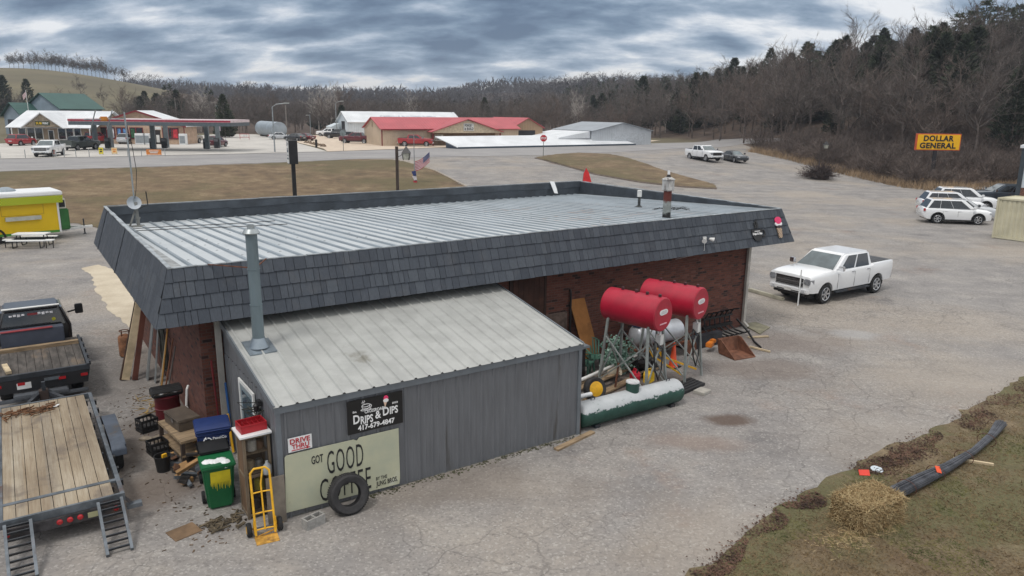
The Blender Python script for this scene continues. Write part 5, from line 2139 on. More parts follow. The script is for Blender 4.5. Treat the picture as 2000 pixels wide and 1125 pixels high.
# long white shed with faint roof lettering
a4 = R(26)
o4 = pz(682, 262, 170); w4 = 26.9
zw = terrain(o4.x, 172)
wsh = gable('white_shed', 'long white metal shed with faded lettering on its white roof', 'building', (o4.x, 170, zw), a4, w4, 11, 3.3, 5.5, 'x', wallwhite, roofwhite, .4)
m = MB(); m.b2((-.06, 3.6, .2), (-.02, 6.6, 3.4)); m.build('doorway', M('dark_opening', srgb(34, 34, 38), .6), wsh)
m = MB(); m.prism([(-2.5, 0), (-.45, 0), (-.45, 2.9), (-2.5, 2.1)], 7.0, 12.0); m.build('side_lean_to', wallwhite, wsh)
m = MB()
vs, fs = text_mesh('CASSVILLE BUILDING SUPPLY', 1.25, sx=.85, depth=.01)
a_ = math.atan2(2.2, 5.5)
vs = [Matrix.Rotation(-(PI / 2 - a_), 3, 'X') @ Vector(q) for q in vs]
m.add([(q.x + w4 * .55, q.y + 2.3, q.z + 3.3 + 2.3 * .4 + .19) for q in vs], fs)
m.build('roof_lettering', M('faded_lettering', srgb(170, 178, 188), .6), wsh)

# red roofed store
Yr = 127
cA, cB = at(713, 284), at(767, 287)     # gable end corners
o5 = pz(746, 286, 128)
a5 = R(26)
w5 = 25.7
z5 = terrain(o5.x, o5.y)
store = gable('red_roof_store', 'long tan store with a dusty red metal roof and a signed front gable', 'building', (o5.x, o5.y, z5), a5, w5, 11.0, 2.85, 4.65, 'x', tanwall, redroof, .35)
gx0, gx1 = 8.4, 21.3
m = MB(); m.prism([(gx0, 2.2), (gx1, 2.2), (gx1, 2.5), ((gx0 + gx1) / 2, 4.4), (gx0, 2.5)], -1.9, 5.2); m.build('front_gable', M('cream_sheet', srgb(206, 192, 166), .6), store)
for s in (0, 1):
    e = gx0 - .4 if s == 0 else gx1 + .4
    q = [Vector((e, -2.3, 2.42)), Vector((e, 5.3, 2.42)), Vector(((gx0 + gx1) / 2, 5.3, 4.6)), Vector(((gx0 + gx1) / 2, -2.3, 4.6))]
    if (q[1] - q[0]).cross(q[2] - q[0]).z < 0:
        q.reverse()
    m = MB(); m.slab(q, .12); m.build('gable_roof', redroof, store)
for e in (gx0 + .1, gx1 - .1):
    m = MB()
    m.b2((e - .1, -1.88, 0), (e + .1, -1.68, 2.19))
    m.build('porch_post', redtrim, store)
m = MB()
m.b2((-.05, -.06, 0), (.12, -.002, 2.8))
m.bar((0, -.36, 2.72), (gx0 - .45, -.36, 2.72), .1, .16)
m.build('gutter', redtrim, store)
fpanel(store, 'shopfront', M('dark_shopfront', srgb(120, 100, 82), .7, var=.3), gx0 + .3, gx1 - .3, .05, 2.15, -.03, .02)
m = MB(); m.b2((-.06, 5.1, 3.1), (-.02, 5.9, 4.0)); m.build('gable_vent', M('tan_louvre', srgb(150, 132, 112), .8), store)
def forge(u, y, z, s, lab):
    p = Matrix.Translation((o5.x, o5.y, z5)) @ Matrix.Rotation(a5, 4, 'Z') @ Vector((u, y, z))
    t = thing('store_sign', lab, 'sign', p, a5)
    m = MB(); m.b2((-.95 * s, 0, -.62 * s), (.95 * s, .05, .62 * s)); m.build('panel', offwhite, t)
    m = MB(); fit(m, 'FORGE', -.75 * s, .5 * s, .08 * s, .5 * s, -.01, .02)
    fit(m, 'BUILD', -.35 * s, .85 * s, -.48 * s, -.06 * s, -.01, .02)
    fit(m, '&', -.8 * s, -.5 * s, -.46 * s, -.1 * s, -.01, .02)
    m.build('lettering', ink, t)
forge((gx0 + gx1) / 2 + .2, -2.0, 3.2, 1.0, 'white store sign with dark lettering high in the gable of the red roofed store')
forge(gx0 + 1.8, -.12, 1.35, .85, 'white store sign with dark lettering under the porch of the red roofed store')
# wing with the open bay
wo = pz(1001, 262, 142)
wg = gable('red_roof_barn', 'tan red roofed barn with a wide dark open bay at the right of the store', 'building', (wo.x, 142, terrain(wo.x, 142)), R(30), 6.6, 13, 3.0, 4.7, 'y', metalsheet('brown_tan_sheet', srgb(168, 140, 112), .35, .1), redroof, .35)
m = MB(); m.b2((.5, -.08, 0), (4.9, -.03, 2.5)); m.build('open_bay', M('dark_opening', srgb(34, 34, 38), .6), wg)

# low white roof with slate side along the highway
pA, pB = pz(893, 286, 120.5), pz(1240, 279, 141.5)
d2 = (pB - pA); ln = d2.to_2d().length; ang = math.atan2(d2.y, d2.x)
low = thing('low_shelter', 'long low shelter with a sloping white roof and slate blue sides along the highway', 'shelter', (pA.x, pA.y, 1.72), ang)
bluewall = M('slate_blue_sheet', srgb(84, 104, 124), .5, var=.1)
m = MB(); m.prism([(.2, -1.5), (4.3, -1.5), (4.3, 1.68), (.2, .2)], .3, ln - .3, 'x'); m.build('wall', bluewall, low)
m = MB(); m.slab([(0, -.2, .28), (ln, -.2, .28), (ln - 3, 4.5, 1.86), (-1.6, 4.5, 1.86)], .12); m.build('roof', roofwhite, low)
m = MB(); m.bar((0, -.24, .2), (ln, -.24, .2), .08, .24); m.build('eave_trim', M('slate_trim', srgb(70, 82, 94), .5), low)

# grey-white shed right of it
p = at(1262, 277)
gs = gable('pale_shed', 'pale grey metal shed with big sliding doors at the bend of the highway', 'building', (14.4, 138, terrain(15, 140)), R(30), 13.6, 13, 2.6, 4.0, 'y', metalsheet('pale_sheet', (.52, .55, .58), .4), metalsheet('grey_roof_sheet', srgb(150, 156, 162), .5), .3)
m = MB(); m.b2((4.2, -.07, 0), (12.0, -.02, 2.2)); m.build('sliding_door', M('pale_door', (.48, .51, .54), .5), gs)
m = MB(); m.prism([(-7.0, 1.3), (-.35, 1.3), (-.35, 2.55), (-7.0, 1.5)], 0.5, 13, 'y'); m.build('lean_to_roof', roofwhite, gs)
for y_ in (2, 7, 12):
    m = MB()
    m.b2((-6.8, y_, -1), (-6.6, y_ + .2, 1.3))
    m.build('lean_to_post', galv, gs)

# silver storage tank
a, b_ = pz(512, 268, 172), pz(548, 270, 158)
t = thing('storage_tank', 'large silver corrugated storage tank lying beside the forecourt', 'tank', ((a.x + b_.x) / 2, (a.y + b_.y) / 2, terrain(a.x, 165)), math.atan2(b_.y - a.y, b_.x - a.x))
m = MB(); pr = []
for i in range(41):
    pr.append((1.55 + (.05 if i % 4 == 0 else 0), -7.5 + 15 * i / 40))
m.lathe([(.01, -7.55)] + pr + [(.01, 7.55)], 28, Matrix.Translation((0, 0, 1.75)) @ Matrix.Rotation(R(90), 4, 'Y'))
m.build('shell', M('silver_tank', srgb(150, 160, 168), .5, .2, var=.15, scale=.6), t, smooth=40)
for x in (-5, 0, 5):
    m = MB()
    m.b2((x - .2, -1.1, -.3), (x + .2, 1.1, .5))
    m.build('saddle', M('tank_saddle', srgb(120, 116, 110), .8), t)

# white and brick store at the right edge
bx, by = pz(1987, 380, 60).x, 60.0
rs = thing('brick_store', 'white metal clad store with a brick base at the right edge', 'building', (bx, by, 0), R(-38))
m = MB(); m.b2((0, 0, -.5), (22, 24, 2.1)); m.build('brick_base', M('brown_brick', srgb(118, 84, 70), .9, var=.4, scale=9, bump=.4), rs)
m = MB(); m.ribs((-.02, -.02, 2.1), (1, 0, 0), (0, 0, 1), 22, 3.1, .305, .02); m.ribs((-.02, 24, 2.1), (0, -1, 0), (0, 0, 1), 24, 3.1, .305, .02); m.build('cladding', wallwhite, rs)
m = MB(); m.b2((-.16, -.16, -.5), (.16, .0, 5.2)); m.build('corner_trim', M('slate_corner', srgb(58, 66, 72), .5), rs)
m = MB(); m.b2((-.3, -.3, 5.2), (22.3, 24.3, 5.42)); m.build('roof', roofwhite, rs)

# beige container
ca, cb = at(1936, 465), at(2000, 473.5)
ang = math.atan2(cb.y - ca.y, cb.x - ca.x)
con = thing('shipping_container', 'beige corrugated shipping container at the right edge', 'container', (ca.x, ca.y, 0.02), ang)
beige = M('beige_container_paint', srgb(196, 190, 164), .6, var=.1, scale=.8, dirt=.12, dcol=srgb(120, 104, 80), bump=.1)
m = MB()
m.ribs((.1, .05, .15), (1, 0, 0), (0, 0, 1), 5.86, 2.3, .28, -.04, .07, .14, .2)
m.ribs((.05, 2.34, .15), (0, -1, 0), (0, 0, 1), 2.24, 2.3, .28, -.04, .07, .14, .2)
m.ribs((.1, .1, 2.56), (0, 1, 0), (1, 0, 0), 2.24, 5.86, .28, -.02, .07, .14, .2) if False else m.quad((.05, .05, 2.55), (6.0, .05, 2.55), (6.0, 2.39, 2.55), (.05, 2.39, 2.55))
m.quad((6.0, 0.05, .1), (6.0, 2.39, .1), (6.0, 2.39, 2.5), (6.0, .05, 2.5))
m.build('wall_panel', beige, con)
m = MB()
for x in (0, 5.94):
    for y in (0, 2.32):
        m.b2((x, y, 0), (x + .12, y + .12, 2.59))
for z in (.02, 2.47):
    m.b2((.121, 0, z), (5.939, .1, z + .12)); m.b2((.121, 2.34, z), (5.939, 2.44, z + .12))
    m.b2((0, .121, z + .002), (.1, 2.319, z + .118))
m.build('frame', beige, con, bevel=.01)

# ------------------------------------------------------------------ poles, lamps and signs farther off
t = thing('store_pylon_sign', 'yellow store pylon sign with black letters on a dark pole before the brush', 'sign', at(1819, 359), R(-6))
zt_ = t.location.z
pw = 4.75
zc = pz(1829, 277.5, t.location.y).z - zt_
m = MB(); m.b2((-.17, .05, -.3), (.17, .35, zc - .9)); m.build('pole', M('dark_pole', srgb(40, 38, 42), .6), t)
m = MB(); m.b2((-pw / 2 + .15, 0, zc - .92), (pw / 2 + .15, .42, zc + .92)); m.build('cabinet', M('orange_red_edge', srgb(206, 90, 50), .5), t)
m = MB(); m.b2((-pw / 2 + .24, -.03, zc - .83), (pw / 2 + .06, 0.0, zc + .83)); m.build('face', M('sign_face_yellow', srgb(240, 182, 10), .5, var=.03), t)
m = MB(); fit(m, 'DOLLAR', -1.5, 1.75, zc + .08, zc + .74, -.045, .045, space=1.1); fit(m, 'GENERAL', -1.85, 2.05, zc - .72, zc - .06, -.045, .045, space=1.08); m.build('lettering', ink, t)

t = thing('stop_sign', 'red octagonal stop sign on a thin post at the tip of the grass island', 'sign', at(1061, 306), R(2))
hh = pz(1061.5, 270, t.location.y).z - t.location.z
oct_ = lambda r: [(r * math.cos(PI / 8 + k * PI / 4), hh + r * math.sin(PI / 8 + k * PI / 4)) for k in range(8)]
m = MB(); m.b2((-.04, .0, -.3), (.04, .06, hh)); m.build('post', M('sign_post', srgb(112, 116, 112), .6, .3), t)
m = MB(); m.prism(oct_(.50), -.02, -.003); m.build('border', whiteink, t)
m = MB(); m.prism(oct_(.46), -.03, -.021); m.build('face', M('stop_red', srgb(186, 26, 40), .5, var=.04), t)
m = MB(); fit(m, 'STOP', -.36, .36, hh - .15, hh + .15, -.036, .03); m.build('lettering', whiteink, t)
t = thing('stop_sign', 'grey back of an octagonal stop sign at the yard entrance across the highway', 'sign', at(671, 295), R(184))
hh = pz(671, 260, t.location.y).z - t.location.z
m = MB(); m.b2((-.04, .0, -.3), (.04, .06, hh)); m.build('post', M('sign_post', srgb(112, 116, 112), .6, .3), t)
m = MB(); m.prism(oct_(.48), -.03, -.003); m.build('plate', M('sign_back', srgb(128, 136, 136), .5, .3), t)


def lantern(label, x, y, z, htop, s=1.0, flip=1, rz=0.0):
    t = thing('lantern_post', label, 'lamp post', (x, y, z), rz)
    m = MB(); m.b2((-.09, -.09, -.3), (.09, .09, htop)); m.build('post', M('brown_post', srgb(62, 52, 46), .8), t)
    cx = .62 * flip
    m = MB(); m.bar((0, 0, htop - .28), (cx, 0, htop - .2), .04); m.path([(0, 0, htop - .7), (cx * .4, 0, htop - .6), (cx * .7, 0, htop - .42), (cx, 0, htop - .4)], .02, 5); m.build('bracket', black, t)
    m = MB(); m.lathe([(.40, htop - .42), (.10, htop - .06), (.04, htop), (.02, htop + .06)], 4, Matrix.Translation((cx, 0, 0)) @ Matrix.Rotation(PI / 4, 4, 'Z')); hd_ = m.build('lantern_roof', M('lantern_black', srgb(44, 42, 42), .5), t)
    m = MB(); m.lathe([(.24, htop - .86), (.34, htop - .43)], 4, Matrix.Translation((cx, 0, 0)) @ Matrix.Rotation(PI / 4, 4, 'Z')); m.build('lantern_glass', M('lantern_glass', srgb(176, 176, 164), .3, var=.2), t)
    m = MB()
    for k in range(4):
        a = PI / 4 + k * PI / 2
        m.bar((cx + .25 * math.cos(a), .25 * math.sin(a), htop - .88), (cx + .35 * math.cos(a), .35 * math.sin(a), htop - .43), .03)
    m.build('lantern_frame', black, t)
    t.scale = (s, s, 1)
    return t
lantern('brown lantern post standing behind the roof, in the field', pz(775, 300, 50).x, 50, terrain(-7.7, 50), pz(775, 286, 50).z - terrain(-7.7, 50), 1.0)
p = at(1606, 338)
lantern('pale glass lantern post at the edge of the brush near the yellow sign', p.x - .5, p.y, p.z, pz(1610, 276, p.y).z - p.z, 1.0)

# tall black sign box on a pole
Yk = 46
kx = pz(573, 330, Yk).x
t = thing('pole_sign', 'tall black sign box with a white printed face on a black pole', 'sign', (kx, Yk, terrain(kx, Yk)), R(116))
zt_ = t.location.z
zb1, zt1 = pz(573, 320, Yk).z - zt_, pz(573, 274, Yk).z - zt_
m = MB(); m.b2((-.11, -.11, -.3), (.11, .11, zb1 + .02)); m.build('pole', black, t)
m = MB(); m.b2((-.32, -.26, zb1), (.32, .26, zt1)); m.build('cabinet', black, t)
t2 = MB(); t2.b2((-.30, .261, zb1 + .04), (.30, .28, zt1 - .05)); t2.build('face', offwhite, t)
m = MB()
for zf_, hh_ in ((.2, .09), (.35, .05), (.5, .13), (.62, .05)):
    m.b2((-.24, .282, zb1 + (zt1 - zb1) * zf_), (.24, .288, zb1 + (zt1 - zb1) * zf_ + hh_))
for q, zf_ in ((-.2, .8), (.1, .84), (.22, .76)):
    m.b2((q - .06, .282, zb1 + (zt1 - zb1) * zf_), (q + .06, .288, zb1 + (zt1 - zb1) * zf_ + .14))
m.build('print', M('faded_print', srgb(96, 108, 120), .6), t)

# flag pole with the stars and stripes and a bunting flag
p = at(810, 357)
t = thing('flagpole', 'thin grey flagpole with a stars and stripes flag in the field', 'flagpole', p)
hp = pz(809, 261, p.y).z - p.z
m = MB(); m.tube((0, 0, -.2), (0, 0, hp), .05, .03, 8); m.build('pole', galv, t)
zf_ = pz(815, 318, p.y).z - p.z
def flag_pt(s, v):
    return Vector((.06 + 1.45 * s, .12 * math.sin(5 * s), zf_ - .35 + .85 * s + (v - .5) * .95 - .12 * math.sin(s * 4)))
for nm, mt, rng in (('red_stripe', M('flag_red', srgb(170, 50, 62), .8), range(0, 13, 2)), ('white_stripe', M('flag_white', srgb(205, 200, 205), .8), range(1, 13, 2))):
    m = MB()
    for k in rng:
        for i in range(8):
            s0, s1 = i / 8, (i + 1) / 8
            m.slab([flag_pt(s0, k / 13), flag_pt(s1, k / 13), flag_pt(s1, (k + 1) / 13), flag_pt(s0, (k + 1) / 13)], .012)
    m.build(nm, mt, t)
m = MB()
for i in range(5):
    s0, s1 = .55 + i * .09, .64 + i * .09
    q = [flag_pt(s0, .46), flag_pt(s1, .46), flag_pt(s1, 1.0), flag_pt(s0, 1.0)]
    m.slab([c + Vector((0, -.02, 0)) for c in q], .03)
can_ = m.build('canton', M('flag_blue', srgb(50, 62, 110), .8), t)
m = MB()
for i in range(5):
    for j in range(4):
        c = flag_pt(.59 + i * .085, .53 + j * .12) + Vector((0, -.035, 0))
        m.box(c, (.045, .012, .045), ry=.7)
m.build('star', M('flag_white', srgb(205, 200, 205), .8), can_)
t = thing('bunting_flag', 'small limp blue white and red flag hanging low on the flagpole', 'flag', (p.x, p.y, p.z))
zq = pz(808, 335, p.y).z - p.z
for nm, mt, a0, a1 in (('blue_field', M('flag_blue', srgb(50, 62, 110), .8), 0, .45), ('white_band', M('flag_white', srgb(205, 200, 205), .8), .45, .9), ('red_band', M('flag_red', srgb(170, 50, 62), .8), .9, 1.45)):
    m = MB(); m.slab([(-.3 + a0 * .15, -.04, zq - a0), (.12 + a0 * .1, -.04, zq - a0 + .1), (.14 + a1 * .12, -.04, zq - a1), (-.2 + a1 * .22, -.04, zq - a1)], .02); m.build(nm, mt, t)

# red feather flag peeping over the back corner of the roof
t = thing('feather_flag', 'red feather flag with white letters behind the far corner of the roof', 'flag', (3.7, 40.3, .3), R(-10))
m = MB(); m.path([(0, 0, 0), (0, 0, 3.2), (.06, 0, 4.1), (.2, 0, 4.45)], .018, 6); m.build('pole', galv, t)
m = MB(); m.prism([(.02, 1.2), (.42, 1.3), (.55, 3.2), (.5, 3.7), (.36, 4.15), (.18, 4.46), (.06, 4.1), (.02, 3.2)], -.008, .008); m.build('banner', M('feather_red', srgb(214, 50, 52), .6), t)
m = MB()
letters(m, 'OPEN', .2, .28, -.016, 3.35, sx=.85, bold=.004)
m.build('lettering', whiteink, t)

# street lights and utility poles
def street_light(label, px, pybase, pytop, armpx, armpy, group=None, Y=None):
    p = at(px, pybase) if Y is None else Vector((pz(px, pybase, Y).x, Y, 0))
    if Y is not None:
        p.z = terrain(p.x, p.y)
    h = pz(px, pytop, p.y).z - p.z
    q = pz(armpx, armpy, p.y)
    t = thing('street_light', label, 'street light', p, 0, group)
    m = MB(); m.tube((0, 0, -.2), (0, 0, h), .11, .07, 8); m.build('pole', galv, t, smooth=40)
    e = Vector((q.x - p.x, 0, q.z - p.z))
    m = MB(); m.path([(0, 0, h), (e.x * .3, 0, h + (e.z - h) * .7), e], .05, 6); m.build('arm', galv, t)
    m = MB(); m.box(e + Vector((.1 if e.x > 0 else -.1, 0, 0)), (.75, .3, .16)); m.build('lamp_head', M('lamp_head', srgb(170, 172, 168), .5), t, bevel=.04)
    return t
street_light('street light with a curved arm at the highway edge behind the black sign', 537, 297.5, 209, 558, 201.5)
street_light('street light in the gravel yard left of the white shed, with a short arm', 607, 264, 224, 601, 225)
street_light('tall street light by the white shed with an arm reaching right', 658, 268, 203, 667, 197.5)


def utility_pole(label, px, pyb, pyt, group=None, cross=True, r=.14):
    p = at(px, pyb)
    h = pz(px, pyt, p.y).z - p.z
    t = thing('utility_pole', label, 'utility pole', p, rt.uniform(-.3, .3), group)
    m = MB(); m.tube((0, 0, -.3), (0, 0, h), r, r * .7, 8); m.build('pole', M('grey_pole_wood', srgb(128, 122, 116), .9), t, smooth=40)
    if cross:
        m = MB(); m.b2((-.9, -.06, h - .5), (.9, .06, h - .36)); m.build('crossarm', M('grey_pole_wood', srgb(128, 122, 116), .9), t)
        m = MB(); m.lathe([(.2, h - 1.6), (.2, h - .9)], 10, Matrix.Translation((.3, 0, 0))); m.build('transformer', galv, t)
    return t
utility_pole('plain pole right of the street light with the curved arm', 561, 267, 205, None, False)
utility_pole('pole with a crossarm beyond the right end of the canopy', 425, 264, 197)
utility_pole('plain pole behind the shop roof left of the canopy end', 347, 255, 190, None, False)
utility_pole('plain pole sticking up behind the red roof', 746, 262, 213, None, False)
utility_pole('short pole left of the white shed roof', 698, 258, 205, None, False)
t = street_light('twin headed pole behind the white shed roof', 816, 258, 207, 813, 213)

# cable posts along the forecourt edge
for i, px in enumerate((1, 50, 126, 149, 175, 250, 277, 323)):
    p = at(px, 309.5 - px * .012)
    m = MB(); m.tube((0, 0, -.1), (0, 0, 1.0), .04, n=6)
    one('marker_post', m, galv, 'thin grey post along the highway edge of the forecourt', 'post', p, group='posts along the forecourt edge')
def roadsign(label, px, py, w, h, mat, dark, words=None):
    p = at(px, py)
    t = thing('roadside_sign', label, 'sign', p)
    m = MB(); m.b2((-w / 2, 0, .15), (w / 2, .04, .15 + h)); m.build('panel', mat, t)
    m = MB(); m.b2((-w / 2 + .05, .04, 0), (-w / 2 + .1, .08, .5)); m.b2((w / 2 - .1, .04, 0), (w / 2 - .05, .08, .5)); m.build('leg', galv, t)
    m = MB()
    m.b2((-w * .32, -.008, .15 + h * .62), (w * .32, -.001, .15 + h * .78)); m.b2((-w * .26, -.008, .15 + h * .28), (w * .26, -.001, .15 + h * .48))
    m.build('print', dark, t)
roadsign('small yellow roadside sign left of the antenna mast', 198, 303, .55, .8, M('sign_yellow2', srgb(206, 190, 50), .6), ink)
roadsign('small orange and cream roadside sign just right of the yellow one', 224, 302.5, .7, .75, M('sign_cream', srgb(220, 190, 140), .6), M('sign_orange', srgb(214, 130, 60), .6))
roadsign('wide orange and white banner sign at the forecourt edge', 301, 304.5, 1.9, .65, M('sign_orange', srgb(214, 130, 60), .6), offwhite)
roadsign('orange and white notice in front of the white pickup on the forecourt', 104, 306.5, .8, .8, offwhite, M('sign_orange2', srgb(220, 92, 64), .6))
# price pylon and cart corral
p = at(425, 281)
t = thing('rail_barrier', 'small red and white barrier frame at the right end of the forecourt', 'barrier', at(478, 273))
m = MB()
for a in ((-.9, 0, 0), (.9, 0, 0)):
    m.tube(a, (a[0], 0, 1.1), .05, n=6)
m.tube((-.9, 0, 1.1), (.9, 0, 1.1), .05, n=6); m.tube((-.9, 0, .5), (.9, 0, .5), .05, n=6)
m.build('rail', M('rail_red', srgb(170, 60, 70), .5), t)
m = MB(); m.b2((-.5, -.03, .55), (.5, .02, 1.05)); m.build('panel', offwhite, t)
p = at(427, 281)
t = thing('pump_island_sign', 'pink and white advert stand right of the maroon suv', 'sign', p)
m = MB(); m.b2((-.6, -.1, 0), (.6, .3, .9)); m.build('base', M('pink_white', srgb(196, 150, 170), .6, var=.3), t)
m = MB(); m.b2((-.15, 0, .9), (.15, .15, 2.2)); m.b2((-.45, 0, 2.2), (.45, .15, 3.3)); m.build('pillar', M('pale_pink', srgb(190, 168, 186), .6), t)
# gravel heap strip with black bollard between the forecourt and the yard
m = MB()
rg = random.Random(12)
for i in range(46):
    f_ = rg.random()
    px, py = 600 + 34 * f_ + rg.uniform(-3, 3), 279 + 8 * f_ + rg.uniform(-1, 1)
    q = at(px, py)
    m.lathe([(.02, -.1), (rg.uniform(.2, .55), .0), (.05, rg.uniform(.2, .45))], 6, Matrix.Translation(q))
one('rock_strip', m, M('brown_rocks', srgb(110, 94, 78), .95, var=.3), 'strip of brown rocks between the forecourt and the gravel yard', 'rocks')
m = MB(); m.tube((0, 0, -.1), (0, 0, 1.3), .18, n=10)
one('bollard', m, black, 'black bollard at the rock strip by the gravel yard', 'bollard', at(618, 288.5))

# ------------------------------------------------------------------ flat deck trailer and ramps
def atz(px, py, z):
    d = ray(px, py)
    return Vector((0, 0, CAM_H)) + d * ((z - CAM_H) / d.z)


DZ, TR0, TR1, TL, TRr = .62, -2.16, 3.9, -3.36, -1.46
tw_ = TRr - TL
t = lthing('deck_trailer', 'car hauling trailer with a weathered plank deck and steel edges', 'trailer', TL, TR0, 0)
m = MB()
npl = int(tw_ / .1905)
for k in range(npl):
    m.b2((.05 + k * .1905, .06, DZ - .045), (.05 + k * .1905 + .18, TR1 - TR0 - .06, DZ + rr.uniform(-.003, .003)))
m.build('plank_deck', deckmat, t)
m = MB()
ln = TR1 - TR0
m.b2((-.03, 0, DZ - .13), (.045, ln, DZ + .012)); m.b2((tw_ - .045, 0, DZ - .13), (tw_ + .03, ln, DZ + .012))
m.b2((.046, ln - .055, DZ - .13), (tw_ - .046, ln, DZ + .014)); m.b2((.046, 0, DZ - .13), (tw_ - .046, .055, DZ + .014))
m.b2((.046, .62, DZ - .03), (tw_ - .046, .72, DZ + .012))
m.build('frame', steel, t)
m = MB()
for k in range(7):
    m.b2((.1, .5 + k * .85, DZ - .17), (tw_ - .1, .56 + k * .85, DZ - .05))
m.build('cross_member', darksteel, t)
m = MB()
for k in range(9):
    for x in (-.07, tw_ + .032):
        if k in (3, 4, 5) :
            continue
        m.b2((x, .6 + k * .6, DZ - .11), (x + .045, .7 + k * .6, DZ - .005))
m.build('stake_pocket', black, t)
m = MB()
m.b2((.05, -.05, DZ - .32), (tw_ - .05, -.005, DZ - .135))
tb = m.build('tail_beam', M('dirty_dark_steel', srgb(62, 60, 62), .6, .2, var=.4, scale=5, dirt=.3, dcol=srgb(96, 80, 68)), t)
for x in (.07, .86, 1.02, 1.18, tw_ - .14):
    m = MB(); m.lathe([(.05, 0), (.05, .02), (.03, .035)], 14, Matrix.Translation((x, -.052, DZ - .22)) @ Matrix.Rotation(R(90), 4, 'X')); m.build('tail_lamp', lamp_red, tb)
m = MB(); m.b2((1.3, -.062, DZ - .28), (1.48, -.052, DZ - .18)); m.build('license_plate', M('old_plate', srgb(170, 168, 130), .6), tb)
for s, x0 in ((1, tw_ + .04), (-1, -.32)):
    m = MB()
    pr = [(2.0, .52), (2.02, .66), (2.12, .76), (2.25, .79), (3.75, .79), (3.88, .76), (3.98, .66), (4.0, .52), (3.95, .52), (3.93, .64), (3.85, .72), (3.74, .75), (2.26, .75), (2.14, .72), (2.07, .64), (2.05, .52)]
    m.prism(pr, x0, x0 + .28, 'x')
    m.b2((x0 + .26, 2.03, .52), (x0 + .28, 3.97, .752)) if s > 0 else m.b2((x0, 2.03, .52), (x0 + .02, 3.97, .752))
    m.build('fender', M('slate_fender', srgb(74, 82, 94), .5, .2, var=.2, dirt=.1), t, bevel=.01)
    for y in (2.58, 3.42):
        wheel_parts(t, (tw_ + .18) if s > 0 else -.18, y, .34, .2, galv)
for o_ in list(t.children):
    pass
m = MB()
m.bar((.5, ln, DZ - .1), (tw_ / 2, ln + 1.15, DZ - .12), .09, .11); m.bar((tw_ - .5, ln, DZ - .1), (tw_ / 2, ln + 1.15, DZ - .12), .09, .11)
m.b2((tw_ / 2 - .06, ln + 1.05, DZ - .2), (tw_ / 2 + .06, ln + 1.45, DZ - .05))
m.bar((tw_ / 2 + .0, ln + .8, .05), (tw_ / 2 + .0, ln + .8, .85), .08)
m.build('tongue', darksteel, t)
m = MB(); m.b2((tw_ + .04, .0, .28), (tw_ + .30, .14, .36)); m.bar((tw_ + .03, .07, .5), (tw_ + .16, .07, .32), .05); m.build('jack_foot', steel, t)
for x0, lab in ((TRr - .42, 'grey steel ladder ramp lowered at the end of the trailer nearer the shed'), (TL + .06, 'grey steel ladder ramp lowered at the outer corner of the trailer')):
    r_ = lthing('ladder_ramp', lab, 'ramp', x0, TR0 - .03, 0)
    m = MB()
    for x in (0, .38):
        m.bar((x, -.02, DZ - .05), (x, -1.0, .03), .05, .09)
    m.build('side_rail', steel, r_)
    m = MB()
    for k in range(8):
        f_ = (k + .4) / 8
        m.bar((.026, -.02 - .98 * f_, DZ - .03 - (DZ - .09) * f_), (.354, -.02 - .98 * f_, DZ - .03 - (DZ - .09) * f_), .015, .075, up=(0, -.6, .8))
    m.build('rung', darksteel, r_)
m = MB()
rg = random.Random(21)
for i in range(16):
    p0 = Vector((.2 + rg.random() * .85, ln - .95 + rg.random() * .45, DZ + .02))
    pts = [p0 + Vector((rg.gauss(0, .12), rg.gauss(0, .08), rg.uniform(0, .05))) for _ in range(6)]
    m.path(pts, .016, 4)
m.xf(Matrix.Translation(Vector((0, 0, 0))))
one('chain_heap', m, M('rusty_chain', srgb(116, 84, 60), .9, .2, var=.5, scale=14), 'heap of brown chains and straps on the front of the plank deck', 'chains', L(TL, TR0, 0), TH)
m = MB(); m.slab([(.95, ln - .62, DZ + .03), (1.15, ln - .68, DZ + .04), (1.22, ln - .58, DZ + .05), (1.05, ln - .5, DZ + .03)], .01)
one('white_rag', m, white, 'crumpled white rag beside the chains on the plank deck', 'rag', L(TL, TR0, 0), TH)

# ------------------------------------------------------------------ black flatbed truck
t = lthing('flatbed_truck', 'black flatbed truck with a worn wooden bed standing ahead of the plank trailer', 'truck', -2.42, 5.15, 0)
blk = paint_mat('glossy_black', (.010, .010, .012))
bz = .98
m = MB()
for k in range(11):
    m.b2((-1.03 + k * .187, .1, bz - .05), (-1.03 + k * .187 + .178, 3.0, bz + rr.uniform(-.004, .004)))
m.build('bed_deck', M('grey_bed_boards', srgb(80, 75, 71), .9, var=.4, scale=1.5, stretch=(4, 1, 1), dirt=.2, dcol=srgb(112, 98, 84)), t)
m = MB()
m.b2((-1.1, 0, bz - .12), (-1.035, 3.1, bz + .03)); m.b2((1.035, 0, bz - .12), (1.1, 3.1, bz + .03)); m.b2((-1.034, 0, bz - .12), (1.034, .095, bz + .01))
for k in range(5):
    m.b2((1.101, .3 + k * .6, bz - .1), (1.15, .5 + k * .6, bz + .0)); m.b2((-1.15, .3 + k * .6, bz - .1), (-1.101, .5 + k * .6, bz + .0))
m.build('bed_rail', darksteel, t)
m = MB()
m.prism([(-1.09, bz - .13), (1.09, bz - .13), (1.02, .52), (-1.02, .52)], .0, .08)
sk = m.build('rear_skirt', M('black_bed_skirt', (.016, .016, .018), .45), t)
for x in (-.95, -.45, .45, .95):
    m = MB(); m.b2((x - .08, -.02, .70), (x + .08, -.002, .77)); m.build('tail_lamp', lamp_red, sk)
m = MB(); m.b2((-.55, -.015, .6), (-.24, -.003, .76)); m.build('license_plate', offwhite, sk)
m = MB(); m.b2((.05, -.015, .72), (.4, -.003, .8)); m.build('badge', steel, sk)
